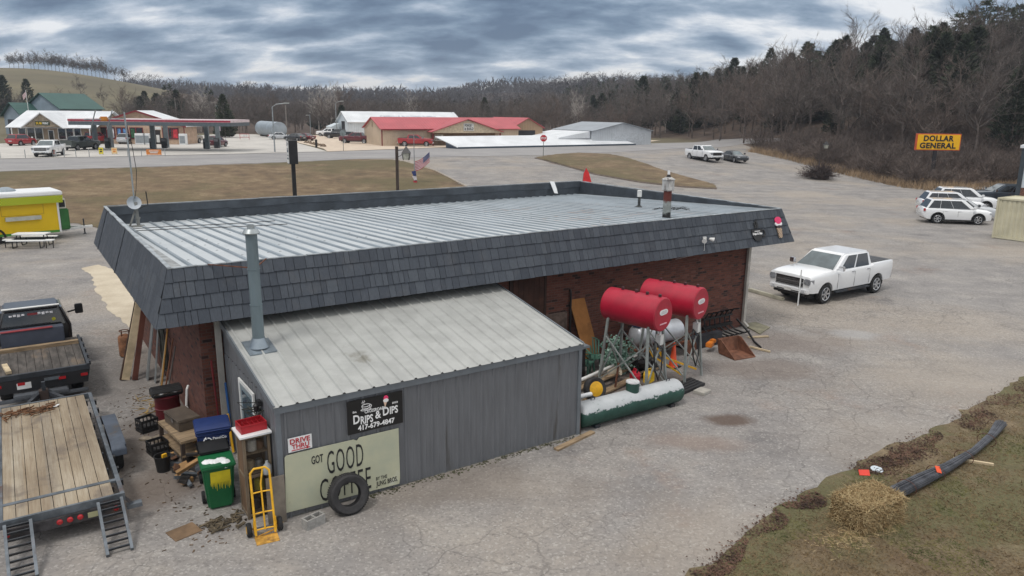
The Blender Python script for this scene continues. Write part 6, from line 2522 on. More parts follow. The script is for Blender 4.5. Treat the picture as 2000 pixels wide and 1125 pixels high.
m = MB(); m.b2((-.65, -.28, .40), (.55, .0, .50)); m.b2((-1.0, -.2, .33), (1.0, -.12, .42)); m.build('step_bumper', M('grey_step', srgb(96, 100, 106), .5, .3), t, bevel=.02)
m = MB(); m.b2((-.1, -.5, .3), (.1, -.28, .62)); m.build('hitch', M('hitch_iron', srgb(60, 48, 44), .8), t)
m = MB(); m.b2((-.82, 2.62, bz + .02), (.72, 3.0, bz + .46)); m.build('toolbox', M('blue_grey_toolbox', srgb(76, 82, 96), .45, .2, var=.1), t, bevel=.02)
m = MB(); m.b2((-.8, 2.60, bz + .465), (.45, 2.75, bz + .485)); m.build('red_strip', M('red_strip', srgb(140, 50, 56), .5), t)
m = MB(); m.b2((-1.0, 2.2, bz + .0), (1.02, 2.36, bz + .1)); m.build('bed_beam', wood, t)
# cab
m = MB()
cvs = [(-.93, 3.2, .7), (.93, 3.2, .7), (.93, 4.9, .7), (-.93, 4.9, .7), (-.95, 3.2, 1.32), (.95, 3.2, 1.32), (.95, 4.95, 1.32), (-.95, 4.95, 1.32), (-.74, 3.28, 1.93), (.74, 3.28, 1.93), (.72, 4.35, 1.95), (-.72, 4.35, 1.95)]
m.add(cvs, [(0, 1, 5, 4), (1, 2, 6, 5), (2, 3, 7, 6), (3, 0, 4, 7), (4, 5, 9, 8), (5, 6, 10, 9), (6, 7, 11, 10), (7, 4, 8, 11), (8, 9, 10, 11), (3, 2, 1, 0)])
m.build('cab', blk, t, bevel=.08, seg=3)
m = MB()
m.add([(-.80, 3.205, 1.38), (.80, 3.205, 1.38), (.66, 3.262, 1.84), (-.66, 3.262, 1.84)], [(0, 1, 2, 3)])
rw = m.build('rear_window', glass, t)
m = MB()
for k in range(11):
    if 4 <= k <= 6:
        continue
    m.box((-.52 + k * .1, 3.238, 1.755 + (k % 2) * .012), (.075, .012, .05 + .012 * (k % 3)), rx=R(-7))
m.build('sticker', M('sticker_white', (.6, .6, .62), .5, var=.3, scale=20), rw)
m = MB(); m.box((.02, 3.238, 1.76), (.26, .012, .06), rx=R(-7)); m.build('red_sticker', redtrim, rw)
m = MB(); m.lathe([(.05, 0), (.05, .01)], 14, Matrix.Translation((.52, 3.212, 1.55)) @ Matrix.Rotation(R(97), 4, 'X')); m.build('yellow_sticker', M('sticker_yellow', srgb(200, 196, 60), .5), rw)
m = MB(); m.bar((-.72, 3.3, 1.955), (.7, 3.3, 1.955), .12, .02); m.build('roof_light_bar', offwhite, t)
m = MB()
bst = [(0, .55, 1.22), (.9, .55, 1.2), (1.1, .6, 1.1)]
m.b2((-.92, 4.9, .55), (.92, 6.4, 1.22)); m.build('hood', blk, t, bevel=.1, seg=3)
for s in (-1, 1):
    m = MB(); m.box((s * 1.25, 4.5, 1.48), (.22, .12, .3)); m.bar((s * .92, 4.5, 1.4), (s * 1.2, 4.5, 1.45), .05); m.build('mirror', black, t, bevel=.02)
    wheel_parts_y = None
tw2 = bpy.data.objects.new('axle_frame', None)
COL.objects.link(tw2); bpy.data.objects.remove(tw2)
for x in (-.84, .84):
    for y in (1.2, 5.4):
        wheel_parts(t, x, y, .4, .28, galv)
m = MB(); m.b2((-.5, .1, .5), (.5, 6.3, .72)); m.build('chassis', black, t)
m = MB(); m.box((-.72, .55, bz + .05), (.12, .75, .07), rz=.12); one('lumber_piece', m, paleboard, 'short pale piece of lumber lying on the bed of the black truck', 'lumber', L(-2.42, 5.15, 0), TH)

# the wheels above roll along the trailer's length: turn them
for o in list(bpy.data.objects):
    if o.name.startswith('wheel') and o.parent and o.parent.name in ('deck_trailer', 'flatbed_truck'):
        cx = sum((v.co for v in o.data.vertices), Vector()) / len(o.data.vertices)
        rot = Matrix.Translation(cx) @ Matrix.Rotation(R(90) if cx.x > (tw_ / 2 if o.parent.name == 'deck_trailer' else 0) else R(-90), 4, 'Z') @ Matrix.Translation(-cx)
        if cx.y < 0:
            pass
        s_ = 1
        for q in [o] + list(o.children):
            q.data.transform(Matrix.Translation(cx) @ Matrix.Rotation(R(-90), 4, 'Z') @ Matrix.Translation(-cx))
            if cx.x < (tw_ / 2 if o.parent.name == 'deck_trailer' else 0):
                q.data.transform(Matrix.Translation(cx) @ Matrix.Rotation(PI, 4, 'Z') @ Matrix.Translation(-cx))

# ------------------------------------------------------------------ things along the left end wall
cyl = lambda r, h, n=20: [(r * .6, 0), (r, r * .25), (r, h - r * .5), (r * .85, h - r * .2), (r * .5, h), (.02, h + .01)]
t = lthing('gas_cylinder', 'rusty old gas cylinder with a ring collar near the walkway slab', 'gas cylinder', -.1, 8.6)
m = MB(); m.lathe(cyl(.19, .72), 22); m.build('body', M('rust_and_cream', srgb(128, 88, 62), .8, var=.4, scale=5, dirt=.2, dcol=srgb(170, 160, 130)), t, smooth=40)
m = MB(); m.path([(math.cos(a) * .13, math.sin(a) * .13, .84) for a in [i * PI / 8 for i in range(16)]], .014, 5, True)
for a in (0, 2, 4):
    m.bar((math.cos(a) * .13, math.sin(a) * .13, .68), (math.cos(a) * .13, math.sin(a) * .13, .84), .025)
m.build('collar', rust, t)
for (u0_, v0_, u1_, v1_, z1_, w_, mt, lab) in ((-.42, 6.25, .45, 6.9, 2.95, .2, paleboard, 'long cream faced board leaning from the ground up to the eave'), (-.2, 6.1, .5, 6.75, 2.85, .14, M('red_brown_beam', srgb(88, 48, 36), .8, var=.25), 'long red-brown beam leaning beside the cream board'), (-.52, 6.3, .38, 6.98, 2.9, .1, M('dark_plank', srgb(70, 52, 44), .9, var=.3), 'narrow dark plank leaning outermost against the eave')):
    m = MB(); m.bar((u0_, v0_, .02), (u1_, v1_, z1_), w_, .07, up=(0, 1, 0)); one('leaning_board', m, mt, lab, 'board', L(0, 0, 0), TH)
m = MB(); m.bar((.1, 6.0, 0), (.5, 5.9, 2.3), .3, .025, up=(1, 0, 0)); m.bar((.25, 5.6, 0), (.52, 5.6, 1.9), .2, .02, up=(1, 0, 0))
one('leaning_sheet', m, galv, 'grey metal strips leaning on the brick end wall behind the long boards', 'metal strips', L(0, 0, 0), TH)
m = MB()
for k in range(8):
    r0 = rr.uniform(.5, .66); ph = rr.uniform(0, 6)
    m.path([(.50 - .03 * k * .5 + rr.uniform(-.02, .02), 4.75 + math.sin(a) * r0 * .38, 1.25 + math.cos(a) * r0 + .02 * math.sin(3 * a + ph)) for a in [i * 2 * PI / 20 for i in range(20)]], .02, 5, True)
one('hose_coil', m, M('dark_hose', srgb(58, 58, 52), .7, var=.4), 'big coil of dark hose hanging on the brick end wall', 'hose', L(0, 0, 0), TH)
for i, (v_, mt, lab, h_) in enumerate(((4.1, M('yellow_handle', srgb(170, 124, 56), .7), 'yellowish rake handle leaning on the brick end wall', 2.2), (3.7, M('brown_handle', srgb(112, 70, 46), .8), 'brown tool handle leaning against the brick end wall', 1.75), (3.45, M('grey_handle', srgb(90, 84, 80), .8), 'grey tool handle leaning nearest the drum', 1.6), (4.35, M('pale_handle', srgb(150, 140, 124), .8), 'pale pole leaning between the hose coil and the yellowish handle', 1.9))):
    m = MB(); m.tube((.12, v_ - .15, .05), (.56, v_ + .1, h_), .02, n=6); m.bar((.02, v_ - .3, .06), (.2, v_ - .02, .06), .05)
    one('garden_tool', m, mt, lab, 'tool', L(0, 0, 0), TH)
t = lthing('drum_grill', 'dark red drum with a black lidded grill top beside the brick end wall', 'grill', .12, 2.75)
m = MB(); m.lathe([(.29, 0), (.29, .3), (.305, .31), (.29, .32), (.29, .6), (.305, .62), (.28, .63)], 24); m.build('drum', M('dark_red_drum', srgb(92, 22, 30), .5, var=.2, dirt=.15), t, smooth=40)
m = MB(); m.prism([(-.24, .64), (.24, .64), (.24, .74), (.15, .84), (-.15, .84), (-.24, .74)], -.36, .36, 'x'); m.build('lid', black, t, bevel=.03)
m = MB(); m.bar((-.3, -.27, .75), (.3, -.27, .75), .03); m.bar((-.28, -.24, .75), (-.28, -.27, .75), .02); m.bar((.28, -.24, .75), (.28, -.27, .75), .02); m.build('handle', chrome, t)


def crate(name, label, u, v, z, rz, sz, mat, h=.28):
    t = lthing(name, label, 'crate', u, v, z, rz)
    a, b = sz[0] / 2, sz[1] / 2
    m = MB()
    m.b2((-a, -b, 0), (a, b, .02))
    for z0, z1 in ((.021, .07), (.12, .16), (h - .06, h)):
        m.b2((-a, -b, z0), (a, -b + .015, z1)); m.b2((-a, b - .015, z0), (a, b, z1))
        m.b2((-a, -b + .016, z0), (-a + .015, b - .016, z1)); m.b2((a - .015, -b + .016, z0), (a, b - .016, z1))
    for k in range(5):
        x = -a + .02 + (2 * a - .04) * k / 4
        for y in (-b, b - .01):
            m.b2((x - .012, y + .002, .02), (x + .012, y + .012, h - .01))
    for k in range(4):
        y = -b + .03 + (2 * b - .06) * k / 3
        for x in (-a, a - .01):
            m.b2((x + .002, y - .012, .02), (x + .012, y + .012, h - .01))
    m.build('basket', mat, t)
    m = MB(); m.b2((-a + .03, -b + .03, .022), (a - .03, b - .03, h * .5)); m.build('contents', M('dark_contents', (.03, .028, .028), .9, var=.5, scale=12), t)
    return t
crate('milk_crate', 'black plastic crate standing farthest back on the asphalt, near the red drum', -.45, 2.2, 0, .3, (.4, .36), black, .33)
crate('milk_crate', 'black plastic crate with junk in it, beside the black bucket', -.45, .75, 0, .2, (.38, .36), black, .3)
m = MB(); m.box((-.45, 1.5, .04), (.16, .6, .04), rz=.8); m.box((-.25, 1.4, .085), (.3, .36, .03), rz=.5)
one('wood_scraps', m, M('pale_scrap_wood', srgb(150, 138, 122), .9, var=.3), 'pale scraps of wood between the two black crates', 'scraps', L(0, 0, 0), TH)
t = lthing('black_bucket', 'black bucket with a bit of yellow inside, in front of the scrap pile', 'bucket', -.5, -.25)
m = MB(); m.lathe([(.13, 0), (.165, .34), (.175, .34), (.175, .36), (.155, .36), (.12, .03)], 20); m.build('pail', black, t, smooth=40)
m = MB(); m.box((.04, 0, .34), (.1, .05, .08), rz=.5); m.build('yellow_scrap', yellowpaint, t)
t = lthing('work_bench', 'low rough bench piled with scrap metal and timber', 'bench', .12, .55, 0, .15)
m = MB(); m.b2((-.34, -.75, .5), (.34, .75, .56)); m.b2((-.34, -.75, .18), (.34, .7, .22)); m.build('bench_top', wood, t)
for x in (-.3, .3):
    for y in (-.7, .7):
        m = MB(); m.b2((x - .04, y - .04, 0), (x + .04, y + .04, .499)); m.build('leg', M('dark_post_wood', srgb(70, 58, 50), .9), t)
m = MB()
m.b2((-.24, -.42, 0), (.24, .42, .2)); m.b2((-.25, -.43, .205), (.25, .43, .27))
t = lthing('tool_chest', 'worn grey-brown tool chest with a bright latch, lying on the rough bench', 'tool chest', .12, .75, .56, .2)
m.build('box', M('brown_grey_chest', srgb(96, 86, 76), .55, .2, var=.2, dirt=.2), t, bevel=.015)
m = MB(); m.box((-.26, -.1, .2), (.02, .1, .1)); m.build('latch', chrome, t)
m = MB(); m.lathe([(.1, 0), (.1, .08), (.06, .1)], 16); one('white_tub', m, white, 'small white tub behind the tool chest', 'tub', L(.3, 1.55, .56), TH, smooth=40)
rg = random.Random(9)
cols = [M('scrap_brown', srgb(96, 66, 46), .9, var=.3), M('scrap_tan', srgb(160, 124, 82), .9, var=.3), M('scrap_dark', srgb(46, 42, 40), .8, var=.4), steel]
labs = ['heap of brown scrap timber beside the rough bench', 'heap of tan offcuts lying in front of the rough bench', 'heap of dark scrap metal under the rough bench', 'grey metal scrap lying among the timber by the bins']
for k in range(4):
    m = MB()
    for i in range(12):
        u_, v_ = rg.uniform(-.35, .45), rg.uniform(-1.3, .9)
        z_ = rg.uniform(.03, .42) * (1.0 if u_ > -.15 else .35)
        m.box((u_, v_, z_), (rg.uniform(.05, .16), rg.uniform(.15, .55), rg.uniform(.03, .1)), rz=rg.uniform(0, 3), rx=rg.uniform(-.4, .4), ry=rg.uniform(-.5, .5))
    one('scrap_heap', m, cols[k], labs[k], 'scrap', L(0, 0, 0), TH)
m = MB(); m.box((-.2, -1.05, .05), (.22, .2, .1), rz=.4); one('wood_block', m, M('scrap_tan', srgb(160, 124, 82), .9), 'chopped tan block of wood lying in front of the scrap pile', 'wood block', L(0, 0, 0), TH)
m = MB()
for i in range(60):
    sliver(m, Vector((rg.uniform(-.4, .35), rg.uniform(3.3, 4.6), .02)), Vector((rg.gauss(0, 1), rg.gauss(0, 1), .15)).normalized(), rg.uniform(.2, .5), .03, rg)
tag(m.build('straw_litter', M('straw_yellow', srgb(170, 140, 78), .9), loc=L(0, 0, 0), rz=TH), 'yellow straw scattered at the foot of the brick end wall', kind='stuff')
m = MB()
for i in range(240):
    u_, v_ = rg.gauss(-.15, .4), rg.uniform(-3.9, 5.5)
    if u_ > .45:
        continue
    m.box((u_, v_, .012), (rg.uniform(.01, .03), rg.uniform(.02, .09), .015), rz=rg.uniform(0, 3))
tag(m.build('debris', M('brown_debris', srgb(88, 74, 60), .95, var=.6, scale=1.5), loc=L(0, 0, 0), rz=TH), 'small brown debris strewn along the brick end wall', kind='stuff')
m = MB()
for i in range(320):
    u_ = rg.uniform(2.6, 8.3)
    m.box((u_, -3.64 - abs(rg.gauss(0, .1)), .008), (rg.uniform(.01, .05), rg.uniform(.01, .05), .015), rz=rg.uniform(0, 3))
tag(m.build('moss', M('dark_moss', srgb(74, 74, 54), .95, var=.4, scale=3), loc=L(0, 0, 0), rz=TH), 'dark moss and dirt along the foot of the grey shed', kind='stuff')
m = MB(); m.path([(.95, 1.0 - .2, .1), (.8, .45, 2.2)], .022, 6); one('red_pole', m, M('dull_red', srgb(120, 36, 40), .6), 'dull red pole leaning in the corner by the white downspout', 'pole', L(-.1, -.45, 0), TH)
m = MB(); m.path([(1.0, -.1, .05), (.98, .1, 1.6)], .025, 6); one('blue_pole', m, M('blue_handle', srgb(40, 90, 150), .5), 'blue broom pole standing by the shed next to the white downspout', 'pole', L(0.0, 0, 0), TH)
m = MB(); m.path([(.96, -.25, .05), (.95, -.02, .9)], .03, 6); one('yellow_pole', m, yellowpaint, 'short yellow handle standing beside the blue broom pole', 'pole', L(0, 0, 0), TH)
m = MB(); m.path([(.35, 1.75, .2), (.45, 1.8, 1.0), (.5, 1.9, 1.05)], .03, 6); m.bar((.3, 1.3, .75), (.05, 1.75, .45), .06); one('broken_tool', m, offwhite, 'pale broken tool sticking up behind the tool chest', 'tool', L(0, 0, 0), TH)


def wheelie(name, label, u, v, rz, body, lid, h=1.0, w=.56, d=.62, openlid=False):
    t = lthing(name, label, 'bin', u, v, 0, rz)
    m = MB()
    a, b = w / 2, d / 2
    vs = [(-a * .78, -b * .7, .02), (a * .78, -b * .7, .02), (a * .78, b * .55, .02), (-a * .78, b * .55, .02), (-a, -b, h - .1), (a, -b, h - .1), (a, b, h - .1), (-a, b, h - .1)]
    m.add(vs, [(3, 2, 1, 0), (0, 1, 5, 4), (1, 2, 6, 5), (2, 3, 7, 6), (3, 0, 4, 7), (4, 5, 6, 7)])
    bd = m.build('tub', body, t, bevel=.04, seg=3)
    m = MB(); m.b2((-a - .025, -b - .025, h - .13), (a + .025, b + .025, h - .06)); m.build('rim', body, bd, bevel=.02)
    if openlid:
        m = MB(); m.box((0, b + .2, h + .0), (w + .02, .06, .50), rx=R(-82)); m.build('lid', lid, t, bevel=.03)
    else:
        m = MB(); m.prism([(-b - .04, h - .058), (-b - .05, h - .0), (-b + .1, h + .07), (b, h + .1), (b + .06, h - .058)], -a - .03, a + .03, 'x'); m.build('lid', lid, t, bevel=.025)
    for s in (-1, 1):
        m = MB(); m.lathe([(.05, -.03), (.12, -.03), (.125, 0), (.12, .03), (.05, .03)], 18, Matrix.Translation((s * (a * .78 + .05), b * .62, .125)) @ Matrix.Rotation(R(90), 4, 'Y')); m.build('wheel', rubber, t, smooth=40)
    m = MB(); m.bar((-a * .8, b + .07, h - .1), (a * .8, b + .07, h - .1), .04); m.build('handle', body, t)
    return t
bluebin = M('navy_blue_plastic', srgb(28, 48, 98), .45, var=.1)
greenbin = M('green_plastic', srgb(14, 92, 52), .45, var=.08)
t = wheelie('recycling_bin', 'navy blue lidded recycling bin standing behind the green bin', .33, -1.42, -.12, bluebin, bluebin, 1.30, .62, .46)
m = MB()
fit(m, 'PepsiCo', -.02, .24, 1.06, 1.13, -.243, .02); fit(m, 'Recycling', -.02, .26, .96, 1.03, -.238, .02)
for k in range(3):
    a0 = k * 2 * PI / 3 + .3
    m.path([(-.12 + .075 * math.cos(a0 + q * .25), -.24, 1.05 + .075 * math.sin(a0 + q * .25)) for q in range(6)], .014, 5)
    a1 = a0 + 1.5
    m.lathe([(.034, 0), (.002, .055)], 6, Matrix.Translation((-.12 + .075 * math.cos(a1), -.24, 1.05 + .075 * math.sin(a1))) @ Matrix.Rotation(-(a1 + PI / 2) + PI / 2, 4, 'Y'))
m.build('lettering', whiteink, t)
t = wheelie('wheelie_bin', 'green wheeled bin with a dripping yellow paint patch and its black lid thrown back', .18, -2.35, -.1, greenbin, black, 1.02, .58, .60, True)
m = MB()
yb = -.30
def bin_front(x, z):
    s = (z - .02) / .9
    return Vector((x, -(.21 + .09 * s) - .010, z))
P = [bin_front(-.16, .84), bin_front(.2, .84), bin_front(.2, .6), bin_front(-.16, .6)]
m.add(P, [(3, 2, 1, 0)])
for k in range(15):
    x = -.155 + k * .025
    l = rg.uniform(.04, .2)
    m.add([bin_front(x - .011, .61), bin_front(x + .011, .61), bin_front(x + .003, .6 - l), bin_front(x - .003, .6 - l)], [(0, 1, 2, 3)])
m.build('paint_patch', M('yellow_spray', srgb(206, 190, 34), .6), t)
m = MB()
for i in range(7):
    m.lathe([(.02, 0), (.12, .05), (.08, .1), (.01, .12)], 7, Matrix.Translation((-.2 + i * .06 + rg.uniform(-.02, .02), rg.uniform(-.2, 0), .88)) @ Matrix.Rotation(rg.uniform(-.5, .5), 4, 'X'))
one('white_bag', m, white, 'white plastic bag stuffed in the top of the green bin', 'bag', L(.18, -2.35, 0), TH - .1)

# mesh cabinet with a red bottle crate on it
t = lthing('mesh_cabinet', 'tall weathered wooden cabinet with wire mesh doors at the corner of the shed', 'cabinet', .48, -3.28, 0)
cabwood = M('old_cabinet_wood', srgb(116, 102, 84), .9, var=.3, scale=3, stretch=(3, 3, .6))
cw, cd_, ch = .5, .5, 1.68
m = MB()
for x in (0, cw - .05):
    for y in (0, cd_ - .05):
        m.b2((x, y, 0), (x + .05, y + .05, ch))
for z in (.06, .84, ch - .05):
    m.b2((.051, .002, z), (cw - .051, .045, z + .05)); m.b2((.003, .051, z), (.045, cd_ - .051, z + .05))
m.build('frame', cabwood, t)
m = MB(); m.b2((.012, .051, .02), (.03, cd_ - .051, ch)); m.build('side_panel', M('brown_panel', srgb(104, 80, 58), .9, var=.25, stretch=(3, 3, .5)), t)
m = MB(); m.b2((.04, cd_ - .03, .02), (cw - .02, cd_ - .01, ch)); m.build('back_panel', M('dark_back', srgb(58, 50, 44), .9), t)
for z in (.1, .48, .9, 1.3):
    m = MB(); m.b2((.04, .05, z), (cw - .04, cd_ - .04, z + .02)); m.build('shelf', cabwood, t)
m = MB()
for k in range(18):
    m.b2((.06 + k * .022, .012, .06), (.0625 + k * .022, .016, ch - .05))
for k in range(60):
    m.b2((.055, .0165, .08 + k * .026), (cw - .055, .0185, .0825 + k * .026))
m.build('wire_mesh', M('rust_wire', srgb(96, 84, 70), .6, .3), t)
for px_c, z, mt, lab, s in ((.15, .92, M('jar_beige', srgb(150, 136, 112), .5), 'beige tin on the third shelf of the mesh cabinet', .09), (.32, .92, galv, 'grey tin on the third shelf of the mesh cabinet', .08), (.2, 1.32, M('paper_white', srgb(190, 188, 180), .7), 'white box on the top shelf of the mesh cabinet', .1), (.3, .5, M('jar_yellow', srgb(180, 170, 50), .5), 'yellow green can low in the mesh cabinet', .1), (.2, .12, darksteel, 'dark can on the bottom shelf of the mesh cabinet', .1), (.36, 1.32, M('jar_brown', srgb(120, 92, 70), .5), 'brown jar on the top shelf of the mesh cabinet', .07)):
    m = MB(); m.lathe([(s, 0), (s, s * 1.9), (s * .7, s * 2.2)], 14); one('storage_tin', m, mt, lab, 'tin', L(.48 + px_c, -3.28 + .22, z), TH, smooth=40)
m = MB(); m.b2((-.06, -.06, 0), (cw + .03, cd_ + .02, .035)); one('white_board', m, white, 'white board lying on top of the mesh cabinet', 'board', L(.48, -3.28, ch + .002), TH)
t = crate('bottle_crate', 'red plastic bottle crate on the white board of the mesh cabinet', .72, -3.02, ch + .04, .05, (.48, .36), M('red_crate_plastic', srgb(168, 28, 38), .45), .13)
m = MB()
for k in range(5):
    m.b2((-.22 + k * .088, -.16, .03), (-.214 + k * .088, .16, .12))
for k in range(3):
    m.b2((-.22, -.13 + k * .1, .03), (.22, -.124 + k * .1, .118))
m.build('divider', M('red_crate_plastic', srgb(168, 28, 38), .45), t)
m = MB()
for i in range(9):
    m.path([(rg.uniform(-.2, .2), rg.uniform(-.15, .15), .05), (rg.uniform(-.25, .3), rg.uniform(-.1, .3), rg.uniform(.2, .4)), (rg.uniform(0, .4), rg.uniform(0, .4), rg.uniform(.1, .3))], .012, 4)
one('wire_tangle', m, M('dark_hose', srgb(58, 58, 52), .7), 'tangle of dark wire hanging between the bottle crate and the shed', 'wire', L(.85, -2.75, ch), TH)

# yellow hand truck
t = lthing('hand_truck', 'yellow two wheeled hand truck leaning at the front of the mesh cabinet', 'hand truck', .6, -4.0, 0, -.12)
lean = R(-12)
rotl = Matrix.Translation((0, .0, .03)) @ Matrix.Rotation(lean, 4, 'X')
m = MB()
for x in (-.17, .17):
    m.path([rotl @ Vector((x, 0, .02)), rotl @ Vector((x, 0, 1.05))], .021, 8)
m.path([rotl @ Vector(p) for p in ((-.17, 0, 1.05), (-.165, 0, 1.17), (-.10, .0, 1.24), (.1, 0, 1.24), (.165, 0, 1.17), (.17, 0, 1.05))], .021, 8)
for z in (.12, .42, .8):
    m.path([rotl @ Vector((-.17, 0, z)), rotl @ Vector((0, .03, z)), rotl @ Vector((.17, 0, z))], .014, 6)
for x in (0,):
    m.path([rotl @ Vector((x, .02, .1)), rotl @ Vector((x, .02, .95)), rotl @ Vector((x + .05, .0, 1.22))], .016, 6)
m.build('frame', yellowpaint, t, smooth=40)
m = MB(); m.b2((-.2, -.26, .0), (.2, .03, .018)); m.bar((-.19, .02, .01), (.19, .02, .1), .02); m.build('toe_plate', M('rusted_yellow_plate', srgb(186, 140, 60), .7, var=.3, scale=8, dirt=.3, dcol=srgb(96, 72, 50)), t)
for s in (-1, 1):
    m = MB(); m.lathe([(.07, -.045), (.115, -.045), (.13, -.02), (.13, .02), (.115, .045), (.07, .045)], 22, Matrix.Translation((s * .27, .13, .13)) @ Matrix.Rotation(R(90), 4, 'Y')); wv = m.build('wheel', rubber, t, smooth=35)
    m = MB(); m.lathe([(.072, -.046), (.072, .046), (.03, .05), (.02, .06)], 18, Matrix.Translation((s * .27, .13, .13)) @ Matrix.Rotation(R(90), 4, 'Y')); m.build('hub', yellowpaint, wv, smooth=35)
    m = MB(); m.prism([(0.0, .08), (.16, .1), (.16, .2), (.02, .36)], s * .19 - .008, s * .19 + .008, 'x'); m.build('side_plate', yellowpaint, t)
m = MB(); m.tube((-.27, .13, .13), (.27, .13, .13), .014); m.build('axle', steel, t)
m = MB(); m.bar((1.0, -3.72, .02), (1.02, -3.66, .95), .34, .02, up=(0, 1, 0)); one('leaning_board', m, M('grey_ply', srgb(120, 112, 102), .9, var=.2), 'grey board leaning at the shed corner behind the yellow hand truck', 'board', L(-.1, .0, 0), TH)
m = MB(); m.lathe([(.07, 0), (.08, .02), (.08, .16), (.03, .22), (.025, .26)], 14); one('plastic_jug', m, M('milky_plastic', srgb(160, 164, 166), .4), 'milky plastic jug hung behind the hand truck on the cabinet front', 'jug', L(.86, -3.40, .92), TH, smooth=40)

# tyre, cinder block, ground bits by the shed
t = lthing('old_tyre', 'worn black tyre leaning against the pale coffee board', 'tyre', 2.2, -4.0, .375, 0)
t.rotation_euler = (R(-14), 0, TH)
m = MB()
pr = [(.235, -.09), (.26, -.105), (.35, -.115), (.385, -.08), (.395, 0), (.385, .08), (.35, .115), (.26, .105), (.235, .09), (.225, .07), (.30, .08), (.36, .06), (.36, -.06), (.30, -.08), (.225, -.07), (.235, -.09)]
n = 40
vs, fs = [], []
for i, (r, y) in enumerate(pr):
    for k in range(n):
        a = 2 * PI * k / n
        vs.append((r * math.cos(a), y, r * math.sin(a)))
for i in range(len(pr) - 1):
    for k in range(n):
        fs.append((i * n + k, i * n + (k + 1) % n, (i + 1) * n + (k + 1) % n, (i + 1) * n + k))
m.add(vs, fs)
m.build('carcass', M('dusty_tyre', srgb(50, 49, 50), .85, var=.25, scale=5), t, smooth=50)
m = MB()
for k in range(56):
    a = 2 * PI * k / 56
    for y, sk in ((-.06, .02), (.0, -.02), (.06, .02)):
        c = Vector((.392 * math.cos(a + sk), y, .392 * math.sin(a + sk)))
        m.box(c, (.012, .045, .028), ry=-a)
m.build('tread', M('dusty_tyre', srgb(50, 49, 50), .85), t)
t = lthing('cinder_block', 'grey two hole cinder block standing by the coffee board', 'block', 1.45, -4.12, .1, .25)
m = MB()
for (x0, x1, y0, y1) in ((-.2, .2, -.095, -.065), (-.2, .2, .065, .095), (-.2, -.165, -.064, .064), (-.018, .018, -.064, .064), (.165, .2, -.064, .064)):
    m.b2((x0, y0, -.1), (x1, y1, .1))
m.build('block', M('concrete_block', srgb(150, 148, 144), .95, var=.15, scale=14, bump=.5), t)
m = MB(); m.box((-.62, -3.05, .012), (.5, .42, .016), rz=.25); one('plywood_scrap', m, M('brown_ply', srgb(112, 90, 68), .9, var=.25, dirt=.2), 'flat brown square of plywood on the asphalt near the green bin', 'plywood', L(0, 0, 0), TH)
m = MB()
for i in range(14):
    p0 = Vector((rg.uniform(-.28, .32), rg.uniform(-3.5, -2.95), .02))
    pts = [p0 + Vector((rg.gauss(0, .1), rg.gauss(0, .08), abs(rg.gauss(0, .03)))) for _ in range(6)]
    m.path(pts, .02, 4)
one('strap_tangle', m, M('dirty_straps', srgb(92, 82, 66), .9, var=.4, scale=8), 'tangle of dirty straps on the asphalt in front of the mesh cabinet', 'straps', L(0, 0, 0), TH)
m = MB(); m.bar((7.2, -4.05, .03), (8.55, -3.75, .03), .14, .05); one('ground_plank', m, wood, 'weathered plank lying on the asphalt at the right corner of the shed', 'plank', L(0, 0, 0), TH)
m = MB(); m.bar((8.28, -3.5, 0), (8.27, -3.45, 1.3), .2, .03, up=(1, 0, 0)); m.bar((8.31, -3.25, 0), (8.28, -3.2, 1.15), .16, .03, up=(1, 0, 0)); one('leaning_board', m, M('dark_brown_board', srgb(82, 62, 52), .9), 'dark brown boards leaning on the right end of the shed', 'board', L(0, 0, 0), TH)

# ------------------------------------------------------------------ tanks and junk right of the shed
def _flaked(g, tc):
    v = tc.outputs['Object']
    sp = g.n('ShaderNodeSeparateXYZ', i={0: v})
    n = g.noise(g.n('ShaderNodeMapping', i={'Vector': v, 'Scale': (1.0, 2.0, 2.4)}).outputs[0], 2.6, 10, .74)
    h = g.math('ADD', sp.outputs[2], g.math('MULTIPLY', g.math('SUBTRACT', n, .5), .42))
    h = g.math('ADD', h, g.math('MULTIPLY', g.math('SUBTRACT', g.noise(v, 16, 5, .7), .5), .25))
    f = g.mapr(h, .455, .485)
    gr = g.mix(g.mapr(g.noise(v, 3, 5, .6), .3, .7), srgb(26, 62, 53), srgb(42, 78, 68))
    wh = g.mix(g.mapr(g.noise(v, 1.5, 5, .6), .3, .7), srgb(184, 187, 189), srgb(170, 174, 176))
    c = g.mix(f, gr, wh)
    sc_ = g.noise(v, 11, 6, .7)
    c = g.mix(g.math('MULTIPLY', f, g.mapr(sc_, .60, .68, 0, .7)), c, srgb(112, 128, 122))
    return c, .55, None, 0
flaked = custom('flaking_green_white_paint', _flaked)


def capsule(r, x0, x1, n=7):
    pr = []
    for i in range(n + 1):
        a = PI / 2 * i / n
        pr.append((max(.005, r * math.sin(a)), x0 - r * .55 * math.cos(a) + r * .55))
    for i in range(n + 1):
        a = PI / 2 * (1 - i / n)
        pr.append((max(.005, r * math.sin(a)), x1 + r * .55 * math.cos(a) - r * .55))
    return pr


